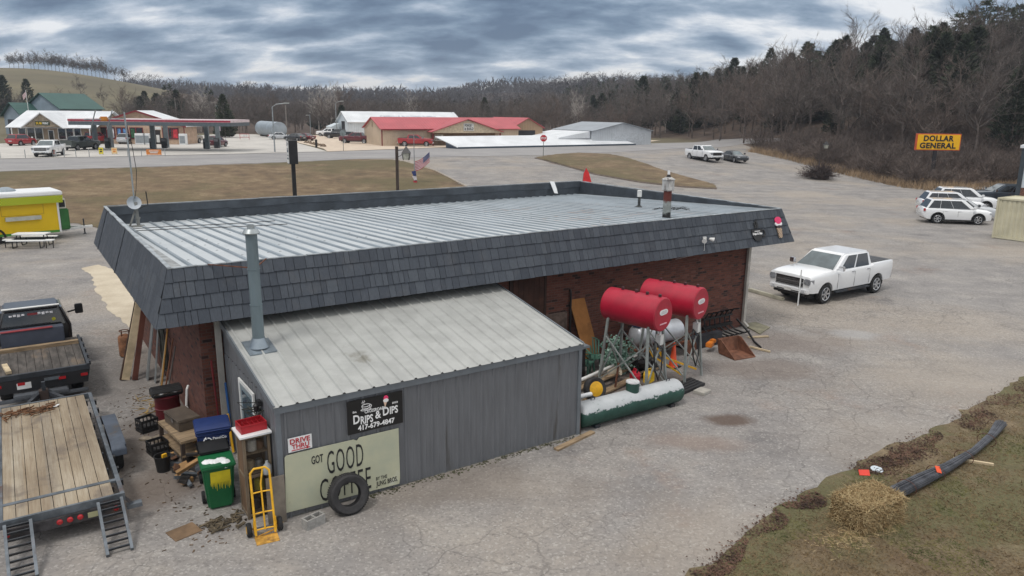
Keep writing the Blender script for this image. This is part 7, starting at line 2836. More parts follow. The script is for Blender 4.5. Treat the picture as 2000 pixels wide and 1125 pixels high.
t = lthing('propane_tank', 'long green propane tank with flaking white paint lying in front of the tank stands', 'tank', 8.3, -3.35, 0, R(-1))
m = MB(); m.lathe(capsule(.32, 0, 3.55, 9), 32, Matrix.Translation((0, 0, .35)) @ Matrix.Rotation(R(90), 4, 'Y')); m.build('shell', flaked, t, smooth=60)
m = MB(); m.lathe([(.17, .6), (.17, .86), (.165, .88)], 22, Matrix.Translation((1.85, 0, 0))); dome = m.build('dome', M('dome_green', srgb(36, 72, 62), .6, var=.2), t, smooth=40)
m = MB(); m.lathe([(.18, .881), (.17, .91), (.02, .925)], 22, Matrix.Translation((1.85, 0, 0))); m.build('lid', M('flaky_white', srgb(196, 198, 198), .6, var=.1, dirt=.25, dcol=srgb(60, 84, 76), scale=9), dome, smooth=40)
for x in (.55, 3.1):
    m = MB()
    m.b2((x - .08, -.24, 0), (x + .08, .24, .09))
    m.path([(x - .06, 0, .66), (x - .05, 0, .73), (x + .05, 0, .73), (x + .06, 0, .66)], .014, 5)
    m.build('foot', darksteel, t)


def fuel_tank(label, u, v, rz, z=2.33, r=.47, ln=1.78):
    t = lthing('fuel_tank', label, 'tank', u, v, 0, rz)
    m = MB(); m.lathe([(.01, -ln / 2 + .0), (r - .03, -ln / 2), (r, -ln / 2 + .03), (r, ln / 2 - .03), (r - .03, ln / 2), (.01, ln / 2)], 36, Matrix.Translation((0, 0, z)) @ Matrix.Rotation(R(90), 4, 'X')); m.build('shell', redpaint, t, smooth=40)
    m = MB()
    for y in (-.75, -.35, .0, .45):
        m = MB()
        m.lathe([(.045, 0), (.045, .08), (.03, .085)], 10, Matrix.Translation((0, y, z + r - .01)))
        m.build('filler_cap', M('cap_dark', srgb(70, 40, 44), .5), t)
    m = MB(); m.prism([(math.cos(a) * .13 + (.07 if math.cos(a) > 0 else -.07), z + .07 + math.sin(a) * .075) for a in [i * PI / 8 for i in range(16)]], -ln / 2 - .012, -ln / 2 - .002); pl = m.build('label_plate', white, t)
    m = MB()
    for q in (-.03, 0, .03):
        m.b2((-.13, -ln / 2 - .016, z + .065 + q), (.13, -ln / 2 - .0125, z + .073 + q))
    m.build('print', M('print_grey', srgb(170, 150, 158), .6), pl)
    m = MB(); m.b2((-.16, -ln / 2 - .012, z - .27), (.16, -ln / 2 - .003, z - .235)); m.build('warning_strip', M('pinkish_white', srgb(220, 170, 180), .6), t)
    ft = {}
    tops = {}
    for sx in (-1, 1):
        for sy in (-1, 1):
            a, b = Vector((sx * .36, sy * .66, z - r * .72)), Vector((sx * .52, sy * .80, 0))
            st = MB()
            st.bar(a, b, .06, .06)
            st.build('leg', M('stand_grey', srgb(146, 152, 150), .5, .3, var=.2, dirt=.15, dcol=srgb(110, 84, 66)), t)
            tops[(sx, sy)], ft[(sx, sy)] = a, b
    st = MB()
    for sy in (-1, 1):
        st.bar(tops[(-1, sy)], tops[(1, sy)], .05)
        st.bar(tops[(-1, sy)].lerp(ft[(-1, sy)], .2), ft[(1, sy)].lerp(tops[(1, sy)], .15), .035); st.bar(tops[(1, sy)].lerp(ft[(1, sy)], .2), ft[(-1, sy)].lerp(tops[(-1, sy)], .15), .035)
    for sx in (-1, 1):
        st.bar(tops[(sx, -1)].lerp(ft[(sx, -1)], .25), ft[(sx, 1)].lerp(tops[(sx, 1)], .1), .035); st.bar(tops[(sx, 1)].lerp(ft[(sx, 1)], .25), ft[(sx, -1)].lerp(tops[(sx, -1)], .1), .035)
    st.build('cross_brace', M('stand_grey', srgb(146, 152, 150), .5), t)
    m = MB(); m.lathe([(.03, z - r - .25), (.03, z - r + .02)], 8, Matrix.Translation((.1, -.75, 0))); m.b2((.04, -.82, z - r - .42), (.2, -.66, z - r - .14)); m.build('filter', offwhite, t)
    m = MB(); m.path([(.12, -.74, z - r - .42), (.2, -.8, 1.3), (.1, -.86, .75), (-.1, -.9, .5), (-.25, -.88, .8), (-.3, -.84, 1.35), (-.2, -.8, 1.6), (-.05, -.78, 1.5)], .022, 6); m.build('hose', black, t)
    m = MB(); m.path([(-.05, -.78, 1.5), (.02, -.8, 1.38), (.1, -.8, 1.36)], .028, 6); m.build('nozzle', darksteel, t)
    return t
fuel_tank('red fuel tank on a grey stand, the nearer one to the shed', 11.45, -2.0, R(13))
fuel_tank('red fuel tank on a grey stand, the farther one toward the white pickup', 13.2, -1.72, R(15))

# silver tank on wheels behind the stands
t = lthing('sprayer_tank', 'silver tank lying on a rusty cart behind the fuel tank stands', 'tank', 14.0, -.35, 0, R(-4))
m = MB(); m.lathe(capsule(.34, -1.0, 1.0), 26, Matrix.Translation((0, 0, .82)) @ Matrix.Rotation(R(90), 4, 'Y')); m.build('shell', M('silver_paint_tank', srgb(186, 190, 196), .4, .3, var=.12, dirt=.1), t, smooth=60)
m = MB(); m.b2((-1.1, -.34, .38), (1.1, .34, .48)); m.build('cart', rust, t)
for s in (-.62, .62):
    m = MB(); m.lathe([(.02, -.03), (.26, -.03), (.28, 0), (.26, .03), (.02, .03)], 22, Matrix.Translation((1.05, s * .7, .28)) @ Matrix.Rotation(R(90), 4, 'X')); m.build('wheel', rust, t, smooth=30)
m = MB(); m.box((-.3, .0, 1.2), (.5, .3, .14), rz=.2); one('blue_tarp', m, M('blue_tarp', srgb(44, 70, 106), .7), 'folded blue tarp on the silver tank behind the stands', 'tarp', L(13.6, -.3, 0), TH, bevel=.03)
m = MB()
for k in range(7):
    m.bar((12.8 + k * .16, .1, 1.2 + .02 * k), (13.6 + k * .12, .42, 1.35 + .02 * k), .09, .025)
one('lath_pile', m, M('grey_lath', srgb(128, 116, 104), .9, var=.3), 'pile of grey laths against the brick wall above the silver tank', 'laths', L(0, 0, 0), TH)

m = MB(); m.slab([(11.95, .02, .28), (12.5, .0, .30), (12.18, .44, 2.1), (11.62, .46, 2.1)], .03)
one('plywood_sheet', m, M('orange_plywood', srgb(160, 108, 58), .85, var=.15, scale=2, dirt=.1, dcol=srgb(110, 72, 42)), 'orange-brown plywood panel leaning on the brick wall beside the fuel tanks', 'plywood', L(-.55, .0, 0), TH)
t = lthing('black_cabinet', 'black upright cabinet with a grey top between the shed and the fuel tanks', 'cabinet', 9.75, -.95, 0)
m = MB(); m.b2((0, 0, 0), (.85, .7, 1.05)); m.build('body', M('gloss_black_box', (.01, .01, .012), .35), t, bevel=.015)
m = MB(); m.b2((-.06, -.04, 1.055), (.95, .74, 1.12)); m.build('top', M('grey_top', srgb(122, 132, 140), .5), t)
m = MB(); m.b2((.1, -.008, .8), (.32, -.001, .84)); m.build('badge', whiteink, t)
# green lawn chairs, cans and jugs
def lawn_chair(label, u, v, rz):
    t = lthing('lawn_chair', label, 'chair', u, v, 0, rz)
    gm = M('green_resin', srgb(72, 112, 98), .5, var=.1)
    m = MB(); m.b2((-.24, -.24, .38), (.24, .22, .41)); m.build('seat', gm, t, bevel=.012)
    m = MB()
    for k in range(6):
        a = -.5 + k * .2
        m.bar((-.2 + k * .08, .22, .42), (-.26 + k * .104, .38, .86 - .22 * a * a), .045, .015)
    m.path([(-.28, .36, .72), (-.2, .38, .84), (0, .39, .9), (.2, .38, .84), (.28, .36, .72)], .02, 6)
    m.build('backrest', gm, t)
    for s in (-1, 1):
        m = MB(); m.bar((s * .27, -.24, .60), (s * .28, .3, .64), .05, .025); m.bar((s * .27, -.22, .4), (s * .27, -.24, .6), .04); m.build('armrest', gm, t)
        for y in (-.22, .2):
            m = MB(); m.bar((s * .22, y, .38), (s * .27, y * 1.15, 0), .045); m.build('leg', gm, t)
lawn_chair('green plastic lawn chair beside the black cabinet', 10.95, -.45, .5)
lawn_chair('green plastic lawn chair partly behind the heap of green netting', 11.6, -.2, -.3)
m = MB()
for i in range(420):
    c = Vector((rg.gauss(0, .24), rg.gauss(0, .2), 0))
    z = abs(rg.gauss(.0, .36))
    m.box((c.x, c.y, .3 + min(z, .75)), (rg.uniform(.03, .1), rg.uniform(.02, .07), rg.uniform(.03, .08)), rz=rg.uniform(0, 3), rx=rg.uniform(0, 3))
m.lathe([(.3, 0), (.34, .3), (.2, .5)], 10)
one('netting_heap', m, M('green_net', srgb(84, 136, 112), .5, var=.5, scale=18, col2=srgb(160, 190, 176)), 'heap of shiny green netting under the nearer fuel tank', 'netting', L(12.0, -.75, 0), TH)
t = lthing('white_bucket', 'dirty white bucket tipped on its side under the nearer fuel tank', 'bucket', 11.35, -1.35, .3, .4, None, (R(60), R(15)))
m = MB(); m.lathe([(.12, -.16), (.15, .16), (.16, .17), (.14, .17), (.11, -.13)], 18); m.build('pail', M('dirty_bucket_white', srgb(186, 178, 160), .5, var=.15, dirt=.3, dcol=srgb(150, 60, 60), scale=6), t, smooth=40)
m = MB(); m.tube((8.6, -1.75, .3), (13.0, -.55, .3), .05, n=10); one('long_pipe', m, offwhite, 'long white pipe lying across under the fuel tank stands', 'pipe', L(0, 0, 0), TH, smooth=40)
m = MB(); m.bar((8.9, -2.05, .28), (11.6, -1.35, .26), .1, .05); m.bar((9.0, -1.6, .14), (13.2, -.75, .14), .25, .06); m.bar((9.6, -2.2, .08), (13.3, -1.2, .08), .2, .05)
one('timber_stack', m, wood, 'weathered timbers laid along the ground under the tank stands', 'timber', L(0, 0, 0), TH)
t = lthing('spare_wheel', 'tyre on a yellow rim leaning behind the green propane tank', 'wheel', 9.9, -2.2, .36, 0)
t.rotation_euler = (R(-18), 0, TH + R(-8))
m = MB(); m.add(vs, fs); 
for q in range(len(m.v)):
    m.v[q] = Vector((m.v[q].x * .82, m.v[q].y * .9, m.v[q].z * .82))
m.build('tyre', M('dusty_tyre', srgb(50, 49, 50), .85), t, smooth=50)
m = MB(); m.lathe([(.2, -.09), (.215, -.085), (.2, -.03), (.08, .0), (.06, .04), (.0101, .04)], 24, Matrix.Rotation(R(-90), 4, 'X')); m.build('rim', yellowpaint, t, smooth=35)
m = MB(); m.lathe([(.05, -.01), (.05, .03)], 14, Matrix.Translation((0, -.03, 0)) @ Matrix.Rotation(R(90), 4, 'X')); m.build('hub_hole', black, t)
t = lthing('green_pail', 'dark green pail at the right end wall of the shed', 'bucket', 8.85, -2.2)
m = MB(); m.lathe([(.15, 0), (.19, .32), (.2, .34), (.18, .34), (.14, .04)], 18); m.build('pail', M('dark_green_plastic', srgb(28, 70, 48), .5), t, smooth=40)
m = MB(); m.tube((8.4, -2.9, .62), (9.3, -2.75, .52), .06, n=10); one('short_pipe', m, white, 'short white pipe poking out between the shed and the propane tank', 'pipe', L(0, 0, 0), TH, smooth=40)
def jug(label, u, v, rz, mat):
    t = lthing('fuel_jug', label, 'fuel can', u, v, .12, rz)
    m = MB(); m.prism([(-.17, 0), (.17, 0), (.18, .2), (.14, .31), (-.02, .36), (-.12, .36), (-.18, .28)], -.1, .1); m.build('body', mat, t, bevel=.03, seg=3)
    m = MB(); m.path([(-.08, 0, .36), (-.06, 0, .42), (.08, 0, .40), (.13, 0, .31)], .02, 6); m.build('handle', mat, t)
    m = MB(); m.tube((-.13, 0, .34), (-.17, 0, .43), .025); m.build('spout', black, t)
jug('yellow fuel can behind the dome of the propane tank', 11.95, -2.15, .3, M('jug_yellow', srgb(232, 190, 30), .4))
jug('red fuel can beside the yellow one', 11.6, -1.95, 1.2, M('jug_red', srgb(186, 26, 50), .4))
m = MB(); m.tube((10.9, -1.9, 0), (11.0, -1.9, .8), .03, n=8); one('rusty_stake', m, rust, 'thin rusty stake standing behind the spare wheel', 'stake', L(0, 0, 0), TH)
t = lthing('traffic_cone', 'tall orange traffic cone between the legs of the farther tank stand', 'cone', 13.75, -1.35, 0, .2)
m = MB(); m.lathe([(.15, .03), (.12, .1), (.035, .78), (.02, .8)], 20); m.build('cone', M('cone_orange', srgb(232, 84, 40), .5), t, smooth=40)
m = MB(); m.b2((-.19, -.19, 0), (.19, .19, .035)); m.build('base', black, t)
for k, (p0, p1, lab) in enumerate((((12.35, -1.9, .75), (13.2, -2.3, .12), 'yellow bar leaning through the farther tank stand, the left one'), ((12.9, -1.7, .6), (13.9, -2.15, .15), 'yellow bar leaning through the farther tank stand, the right one'))):
    m = MB(); m.bar(p0, p1, .05); m.bar(Vector(p0), Vector(p0) + Vector((-.1, .1, .25)), .07)
    one('yellow_bar', m, yellowpaint, lab, 'bar', L(0, 0, 0), TH)
m = MB()
for i in range(14):
    m.box((12.7 + rg.uniform(-.4, .5), -1.3 + rg.uniform(-.4, .4), rg.uniform(.1, .5)), (rg.uniform(.1, .4), rg.uniform(.1, .3), rg.uniform(.08, .25)), rz=rg.uniform(0, 3), rx=rg.uniform(-.5, .5))
one('machine_parts', m, M('greasy_black', (.022, .02, .02), .6, var=.4), 'heap of greasy black machine parts under the fuel tanks', 'machine parts', L(0, 0, 0), TH)
m = MB()
for k in range(5):
    m.bar((12.2 + .0 * k, -3.15 + k * .12, .05), (13.35, -2.95 + k * .12, .05), .09, .08)
one('black_bars', m, M('matte_black_bars', (.02, .021, .023), .6), 'row of flat black bars on the ground at the foot of the farther tank stand', 'bars', L(0, 0, 0), TH)
m = MB(); m.box((12.85, -3.35, .05), (.4, .34, .09), rz=.2); one('paving_slab', m, M('slab_pale', srgb(164, 160, 152), .9, var=.1, scale=8), 'pale square paving slab by the right end of the propane tank', 'slab', L(0, 0, 0), TH, bevel=.01)
# tractor attachments at the right end of the brick wall
t = lthing('root_grapple', 'black root grapple with curved tines against the brick wall by the downspout', 'grapple', 17.7, .1, 0)
for k in range(6):
    m = MB(); x = -.65 + k * .26
    m.path([(x, .25, .25), (x, .3, .6), (x, .15, .85), (x, -.1, .92)], .028, 5); m.path([(x, .25, .25), (x, .0, .12), (x, -.4, .1), (x, -.62, .22)], .03, 5); m.build('tine', black, t)
m = MB(); m.bar((-.75, .27, .3), (.75, .27, .3), .1); m.bar((-.75, .28, .62), (.75, .28, .62), .07); m.build('crossbar', black, t)
m = MB(); m.b2((15.3, -.55, .02), (16.9, -.35, .45)); m.b2((15.3, -.35, .02), (16.9, .3, .1)); one('steel_blade', m, M('dirty_black_steel', (.022, .024, .03), .5, var=.4), 'long black steel blade lying along the brick wall left of the grapple', 'blade', L(0, 0, 0), TH)
t = lthing('loader_bucket', 'small rusty loader bucket lying open on the ground by the grapple', 'loader bucket', 16.35, -1.55, 0, R(-8))
m = MB(); m.slab([(-.42, -.5, .03), (.42, -.5, .03), (.42, .25, .06), (-.42, .25, .06)], .04); m.slab([(-.42, .25, .06), (.42, .25, .06), (.42, .35, .5), (-.42, .35, .5)], .04)
m.build('pan', M('bucket_rust', srgb(112, 74, 56), .85, .1, var=.3, scale=5, bump=.3), t)
m = MB()
for s in (-.42, .42):
    m.prism([(-.5, .03), (.25, .05), (.36, .5), (.2, .5)], s - .015, s + .015, 'x')
m.build('side_plate', M('bucket_rust', srgb(112, 74, 56), .85), t)
m = MB(); m.box((15.9, -.9, .25), (.3, .2, .16), rz=.4); m.box((16.15, -.8, .3), (.18, .16, .12), rz=.1); one('orange_saw', m, M('orange_case', srgb(206, 120, 40), .5), 'orange power tool lying on the black blade', 'tool', L(0, 0, 0), TH, bevel=.02)
m = MB(); m.path([(18.4, .1, .5), (18.3, -.5, .2), (17.9, -1.1, .06), (17.6, -1.6, .05)], .035, 8); one('drain_hose', m, black, 'black drain hose running from the downspout over the ground', 'hose', L(0, 0, 0), TH)
m = MB(); m.bar((17.35, -1.35, .05), (17.5, -2.05, .04), .06, .05); m.bar((18.2, -.6, .04), (18.9, -.9, .04), .1, .04); one('wood_scraps', m, paleboard, 'pale sticks of wood on the ground beside the loader bucket', 'scraps', L(0, 0, 0), TH)
m = MB(); m.slab([(18.9, -.55, .05), (19.9, -.2, .05), (20.0, .5, .06), (19.36, .6, .06)], .05); one('splash_board', m, M('grey_green_board', srgb(128, 124, 104), .9, var=.2), 'flat grey board on the ground at the right corner of the brick wall', 'board', L(0, 0, 0), TH)
a, b_ = at(1463, 569), at(1530, 588)
m = MB(); m.bar((a.x, a.y, .08), (b_.x, b_.y, .08), .16, .15); one('parking_stop', m, M('old_parking_stop', srgb(170, 166, 150), .9, var=.15, scale=3, bump=.2), 'long pale parking stop in front of the white pickup', 'parking stop', bevel=.02)
p = at(1558, 597)
m = MB(); m.tube((0, 0, 0), (.01, 0, 1.5), .027, n=8); one('white_post', m, white, 'thin white post standing in front of the white pickup', 'post', p, smooth=40)

# ------------------------------------------------------------------ yellow food trailer and picnic table
a, b_ = atz(0, 460.5, .5), atz(119.5, 450, .5)
ang = math.atan2(b_.y - a.y, b_.x - a.x)
FL = 7.2
t = thing('food_trailer', 'bright yellow food trailer with a checked band under a white awning roll', 'food trailer', (b_.x, b_.y, 0), ang)
hgt = at_depth(121, 376, b_.y).z
yl = M('trailer_yellow', srgb(228, 190, 12), .4, var=.03, scale=1, dirt=.03)
m = MB(); m.b2((-FL, 0, .56), (0, 2.3, hgt - .1)); m.build('body', yl, t)
m = MB(); m.b2((-FL, -.012, .42), (0, 2.31, .555)); m.build('green_base', M('trailer_green', srgb(72, 140, 52), .4), t)
m = MB(); m.b2((-.07, -.02, .43), (.03, .05, hgt - .1)); m.build('corner_trim', white, t)
m = MB(); m.b2((.031, .12, .5), (.55, 2.2, 1.75)); m.build('nose_box', M('nose_green', srgb(44, 104, 48), .5, var=.15), t, bevel=.05)
m = MB(); m.b2((.06, .2, 1.755), (.45, .8, 2.35)); ac = m.build('air_conditioner', M('ac_beige', srgb(200, 196, 184), .5), t, bevel=.02)
m = MB(); m.b2((.1, .18, 1.85), (.4, .198, 2.25)); m.build('grille', black, ac)
m = MB(); m.b2((-FL, -.42, hgt - .12), (.22, 2.35, hgt + .12)); m.build('awning_roll', white, t, bevel=.05)
def _checks(c1, c2):
    def fn(g, tc):
        ck = g.n('ShaderNodeTexChecker', i={'Vector': tc.outputs['Object'], 'Scale': 12.0, 'Color1': (*c1, 1), 'Color2': (*c2, 1)})
        return ck.outputs[0], .6, None, 0
    return fn
m = MB(); m.slab([(-3.0, -.40, hgt - .13), (.2, -.40, hgt - .13), (.2, -.30, hgt - .55), (-3.0, -.30, hgt - .55)], .03); m.build('checked_band', custom('lime_checks', _checks(srgb(200, 200, 40), srgb(150, 178, 40))), t)
m = MB(); m.slab([(-FL, -.40, hgt - .13), (-3.01, -.40, hgt - .13), (-3.01, -.30, hgt - .55), (-FL, -.30, hgt - .55)], .03); m.build('checked_band', custom('orange_checks', _checks(srgb(226, 150, 30), srgb(60, 40, 26))), t)
for x0 in (-2.7, -5.4):
    m = MB(); m.b2((x0, -.22, 1.28), (x0 + 1.75, -.005, 1.5)); m.build('serving_shelf', M('shelf_grey', srgb(178, 178, 166), .5), t)
    m = MB()
    for (c0, c1) in (((x0 - .15, 1.55), (x0 + 1.95, 1.575)), ((x0 - .15, 1.575), (x0 - .125, hgt - .6)), ((x0 + 1.925, 1.575), (x0 + 1.95, hgt - .6))):
        m.b2((c0[0], -.012, c0[1]), (c1[0], -.002, c1[1]))
    m.build('hatch_edge', M('hatch_edge_yellow', srgb(186, 150, 20), .5), t)
wheel_parts(t, 0, 0, .36, .22, silver)
wx = [o for o in t.children if o.name.startswith('wheel')][-1]
for o in [wx] + list(wx.children):
    o.data.transform(Matrix.Rotation(PI, 4, 'Z'))
    o.data.transform(Matrix.Translation((-3.3, .12, 0)))
m = MB(); m.path([(-3.3 + .5 * math.cos(a_), -.02, .38 + .5 * math.sin(a_)) for a_ in [i * PI / 10 for i in range(11)]], .06, 6); m.build('wheel_arch', black, t)
m = MB(); m.bar((0, .3, .45), (1.5, 1.0, .45), .1, .14); m.bar((0, 2.0, .45), (1.5, 1.2, .45), .1, .14); m.b2((1.4, 1.0, .4), (1.95, 1.2, .52)); m.build('tongue', offwhite, t)
m = MB(); m.tube((1.5, 1.1, .03), (1.5, 1.1, .95), .04, n=8); m.lathe([(.12, 0), (.1, .03)], 10, Matrix.Translation((1.5, 1.1, .0))); m.build('jack', darksteel, t)
for x in (-2.3, -5.0):
    m = MB(); m.lathe([(.55, hgt + .12), (.5, hgt + .2), (.2, hgt + .34), (.02, hgt + .36)], 8, Matrix.Translation((x, 1.2, 0)) @ Matrix.Diagonal((1, 1, 1, 1))); m.build('roof_vent', M('vent_grey', srgb(140, 150, 158), .5), t)
p = at(55, 485)
t = thing('picnic_table', 'white topped picnic table with black legs in front of the yellow food trailer', 'table', (p.x, p.y, 0), R(8))
m = MB(); m.b2((-.85, .2, .7), (.85, .92, .76)); m.build('table_top', white, t)
for y in (-.3, 1.25):
    m = MB(); m.b2((-.95, y, .43), (.95, y + .3, .475)); m.build('seat', white, t)
for x in (-.7, .7):
    m = MB(); m.path([(x, -.15, .43), (x, -.15, .04), (x, .3, .04), (x, .4, .7)], .03, 5); m.build('leg', black, t)
    m = MB(); m.path([(x, 1.4, .43), (x, 1.4, .04), (x, .9, .04), (x, .75, .7)], .03, 5); m.build('leg', black, t)
for x, lab in ((-1.1, 'white bench end left of the picnic table'), (1.15, 'white bench end right of the picnic table')):
    tt = thing('end_seat', lab, 'seat', (p.x + x, p.y + .1, 0), R(8))
    m = MB(); m.b2((-.22, -.2, .43), (.22, .2, .48)); m.build('seat', white, tt)
    for sx_ in (-.18, .18):
        m = MB(); m.tube((sx_, 0, 0), (sx_, 0, .43), .025, n=6); m.build('leg', black, tt)

# ------------------------------------------------------------------ grass bank with hay bale and steel bars in the foreground
bank_px = [(1300, 1180), (1345, 1125), (1420, 1070), (1500, 1003), (1560, 966), (1640, 928), (1700, 893), (1760, 868), (1850, 828), (1920, 785), (2010, 733), (2200, 650), (2500, 560)]
bank = [at(*q).to_2d() for q in bank_px] + [Vector((45, 26)), Vector((45, 2)), Vector((1.5, 2))]
drape('grass_bank', bank, bankmat, .02, .9, 'dry grassy bank at the near right edge of the lot', rag=.3)
bl = [at(*q).to_2d() for q in bank_px]
def bank_side(x, y):
    """metres behind the edge of the bank (positive on the grass)"""
    best = 1e9
    for p_, q_ in zip(bl, bl[1:]):
        d_ = q_ - p_
        f_ = max(0, min(1, (Vector((x, y)) - p_).dot(d_) / d_.length_squared))
        c_ = p_ + d_ * f_
        dist = (Vector((x, y)) - c_).length
        if dist < abs(best):
            sgn = d_.x * (y - p_.y) - d_.y * (x - p_.x)
            best = dist if sgn < 0 else -dist
    return best
m1, m2 = MB(), MB()
rg = random.Random(31)
for _ in range(120000):
    y = rg.uniform(9.2, 26)
    x = rg.uniform(2.5, min(24, y * .72 + 2))
    if rg.random() > (14 / y) ** 1.3 and y > 14:
        continue
    s = bank_side(x, y)
    if s < .12:
        continue
    nv = noise.noise((x * .7, y * .7, 2.0)) + .5 * noise.noise((x * 2.3, y * 2.3, 5.0))
    if s < .5 and rg.random() > s * 2:
        continue
    p = Vector((x, y, .018))
    tgt = m2 if nv > .22 else m1
    if nv < -.25 and rg.random() < .6:
        continue
    sliver(tgt, p, Vector((rg.gauss(0, .9), rg.gauss(0, .9), rg.uniform(.1, .7))).normalized(), rg.uniform(.04, .12), .014, rg)
tag(m1.build('dry_grass_blades', M('tan_blades', srgb(150, 128, 94), .95, var=.3, scale=2, col2=srgb(108, 90, 66))), 'short dry grass on the bank', kind='stuff')
tag(m2.build('green_grass_blades', M('green_blades', srgb(92, 98, 54), .95, var=.3, scale=2, col2=srgb(120, 112, 70))), 'greener tufts of grass on the bank', kind='stuff')
m = MB()
for _ in range(12000):
    k = rg.randrange(1, len(bl) - 2)
    p_ = bl[k].lerp(bl[k + 1], rg.random())
    d_ = (bl[k + 1] - bl[k]).normalized()
    off = rg.gauss(.38, .2)
    x, y = p_.x + d_.y * off, p_.y - d_.x * off
    if noise.noise((x * .8, y * .8, 9.1)) < -.02:
        continue
    a = rg.uniform(0, 6.3); l = rg.uniform(.012, .034)
    z = .025 + abs(rg.gauss(0, .018))
    m.add([(x + math.cos(a) * l, y + math.sin(a) * l, z), (x - math.sin(a) * l * .6, y + math.cos(a) * l * .6, z + rg.uniform(-.015, .02)), (x - math.cos(a) * l, y - math.sin(a) * l, z + rg.uniform(-.01, .02)), (x + math.sin(a) * l * .6, y - math.cos(a) * l * .6, z)], [(0, 1, 2, 3)])
tag(m.build('leaf_litter', M('dead_leaves', srgb(74, 54, 46), .95, var=.4, scale=3, col2=srgb(104, 78, 64))), 'red-brown dead leaves along the edge of the bank', kind='stuff')

straw = M('straw', srgb(140, 116, 78), .9, var=.25, scale=6, col2=srgb(112, 90, 58))
hp_ = (at(1600, 1012) + at(1757, 1010)) / 2
hay = thing('hay_bale', 'loose golden straw bale on the grassy bank', 'hay bale', (6.86, 12.98, 0), R(28))
m = MB()
hx, hy, hz = .57, .36, .54
nseg = 14
for i in range(nseg):
    x0, x1 = -hx + 2 * hx * i / nseg, -hx + 2 * hx * (i + 1) / nseg
    j = rg.uniform(-.02, .02)
    m.box(((x0 + x1) / 2, j * .6, hz / 2 + j * .4), (x1 - x0 - .004, 2 * hy + rg.uniform(-.05, .03), hz + rg.uniform(-.05, .02)), rx=rg.uniform(-.04, .04), ry=rg.uniform(-.06, .06))
m.build('core', straw, hay)
m = MB()
for _ in range(7000):
    f_ = rg.random()
    if f_ < .40:
        p = Vector((rg.uniform(-hx, hx), rg.uniform(-hy, hy), hz)); n_ = Vector((0, 0, 1))
    elif f_ < .75:
        p = Vector((rg.uniform(-hx, hx), -hy, rg.uniform(0, hz))); n_ = Vector((0, -1, 0))
    elif f_ < .88:
        p = Vector((hx, rg.uniform(-hy, hy), rg.uniform(0, hz))); n_ = Vector((1, 0, 0))
    else:
        p = Vector((-hx, rg.uniform(-hy, hy), rg.uniform(0, hz))); n_ = Vector((-1, 0, 0))
    d = (n_ * rg.uniform(-.1, .35) + Vector((rg.gauss(0, .8), rg.gauss(0, .8), rg.gauss(-.1, .5)))).normalized()
    p += n_ * rg.uniform(-.02, .03)
    sliver(m, p - d * .04, d, rg.uniform(.07, .22), .014, rg)
for _ in range(900):
    a = rg.uniform(0, 6.3); q = rg.uniform(.6, 1.15) ** 1.0
    p = Vector((math.cos(a) * hx * q * 1.15, math.sin(a) * hy * q * 1.45, rg.uniform(.0, .05)))
    sliver(m, p, Vector((rg.gauss(0, 1), rg.gauss(0, 1), rg.uniform(-.05, .25))).normalized(), rg.uniform(.08, .2), .011, rg)
for _ in range(500):
    p = Vector((-hx - abs(rg.gauss(0, .45)), -hy * .8 + rg.gauss(0, .18), .02))
    sliver(m, p, Vector((rg.gauss(0, 1), rg.gauss(0, 1), .1)).normalized(), rg.uniform(.08, .2), .011, rg)
m.build('loose_straw', M('straw_strands', srgb(208, 186, 142), .85, var=.25, scale=9, col2=srgb(160, 136, 98)), hay)

rp = [(1735, 986), (1752, 973), (1800, 949), (1850, 924), (1900, 893), (1935, 862), (1953, 838)]
ctr = [at(*q) for q in rp]
rb = thing('rebar_bundle', 'long curved bundle of grey steel bars lying on the grass behind the bale', 'steel bars', ctr[0])
m = MB()
for k in range(110):
    a, q = rg.uniform(0, 2 * PI), math.sqrt(rg.random()) * .13
    pts = []
    for i, c in enumerate(ctr):
        d_ = (ctr[min(i + 1, 6)] - ctr[max(0, i - 1)]).normalized()
        sd = Vector((-d_.y, d_.x, 0))
        sp_ = (.75 + .3 * math.sin(i * 1.1)) * q
        pts.append(c - ctr[0] + sd * math.cos(a) * sp_ * 1.25 + Vector((0, 0, .15 + math.sin(a) * sp_ * .9)))
    if rg.random() < .2:
        pts[-1] = pts[-2].lerp(pts[-1], rg.uniform(.5, 1))
    m.path(pts, .011, 4)
m.build('bars', M('grey_rebar', srgb(88, 90, 96), .6, .4, var=.3, scale=4, dirt=.12, dcol=srgb(120, 80, 60)), rb)
m = MB()
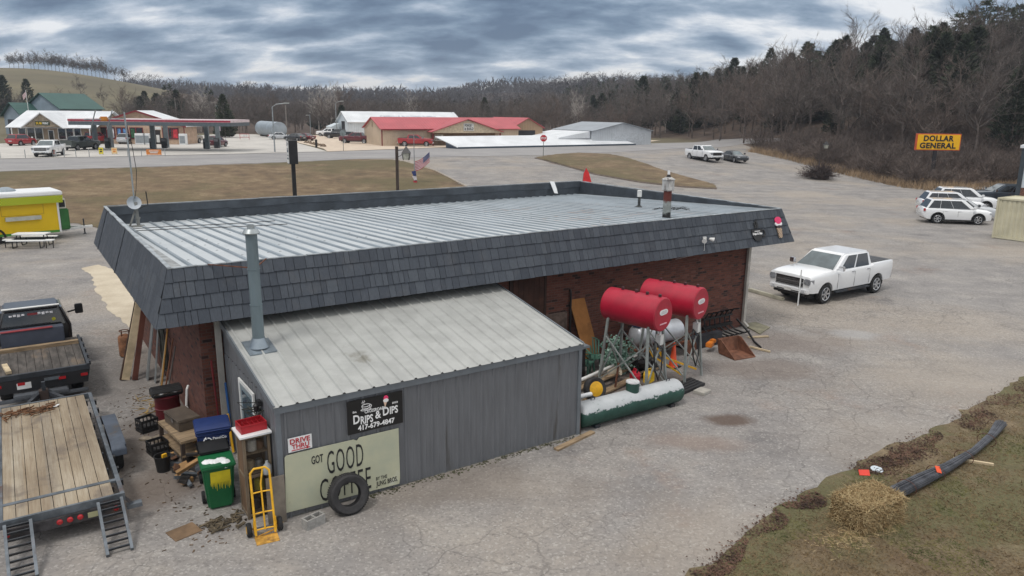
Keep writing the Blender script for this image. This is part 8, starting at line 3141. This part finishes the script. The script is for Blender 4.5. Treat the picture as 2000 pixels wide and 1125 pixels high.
for f_ in (1.35, 2.5, 3.6, 4.7):
    i = int(f_); c = ctr[i].lerp(ctr[i + 1], f_ - i) - ctr[0]
    d_ = (ctr[i + 1] - ctr[i]).normalized(); sd = Vector((-d_.y, d_.x, 0))
    m.path([c + sd * math.cos(q) * .2 + Vector((0, 0, .15 + math.sin(q) * .155)) for q in [j * PI / 8 for j in range(16)]], .008, 4, True)
m.build('tie_wire', M('tie_wire', srgb(90, 56, 46), .7), rb)
m = MB()
for f_ in (2.5,):
    i = int(f_); c = ctr[i].lerp(ctr[i + 1], f_ - i) - ctr[0]
    m.slab([c + Vector(q) for q in ((-.06, -.14, .24), (.03, -.17, .23), (.05, -.02, .315), (-.04, 0, .32))], .01)
m.build('orange_tag', M('orange_tag', srgb(226, 84, 40), .6), rb)
a, b_ = at(1862, 899), at(1940, 911)
m = MB(); m.bar((a.x, a.y, .045), (b_.x, b_.y, .045), .06, .05); one('bearer_stick', m, paleboard, 'pale stick lying under the bundle of steel bars', 'stick')
p = at(1687, 928)
m = MB(); m.slab([(-.12, -.06, .03), (.1, -.08, .03), (.13, .06, .1), (-.09, .08, .09)], .015); one('red_scrap', m, M('red_scrap', srgb(214, 62, 46), .6), 'bright red scrap lying at the edge of the bank behind the bale', 'litter', p)
p = at(1712, 920)
m = MB(); m.lathe([(.02, 0), (.12, .01), (.13, .02), (.02, .03)], 16, Matrix.Rotation(R(8), 4, 'X')); one('plastic_disc', m, M('lid_bluewhite', srgb(196, 206, 214), .5), 'small white plastic disc lying right of the red scrap', 'litter', (p.x, p.y, .03))


# ------------------------------------------------------------------ thin winter haze
hz_ = MB()
hz_.b2((-2600, -40, -3), (2600, 2250, 75))
hm = bpy.data.materials.new('haze_air')
hm.use_nodes = True
hm.node_tree.nodes.clear()
hg = G(hm.node_tree)
vol = hg.n('ShaderNodeVolumePrincipled', i={'Color': (.72, .80, .92), 'Density': .00026})
hout = hg.n('ShaderNodeOutputMaterial')
hm.node_tree.links.new(vol.outputs[0], hout.inputs['Volume'])
tag(hz_.build('haze', hm), 'thin bluish winter haze', kind='stuff')
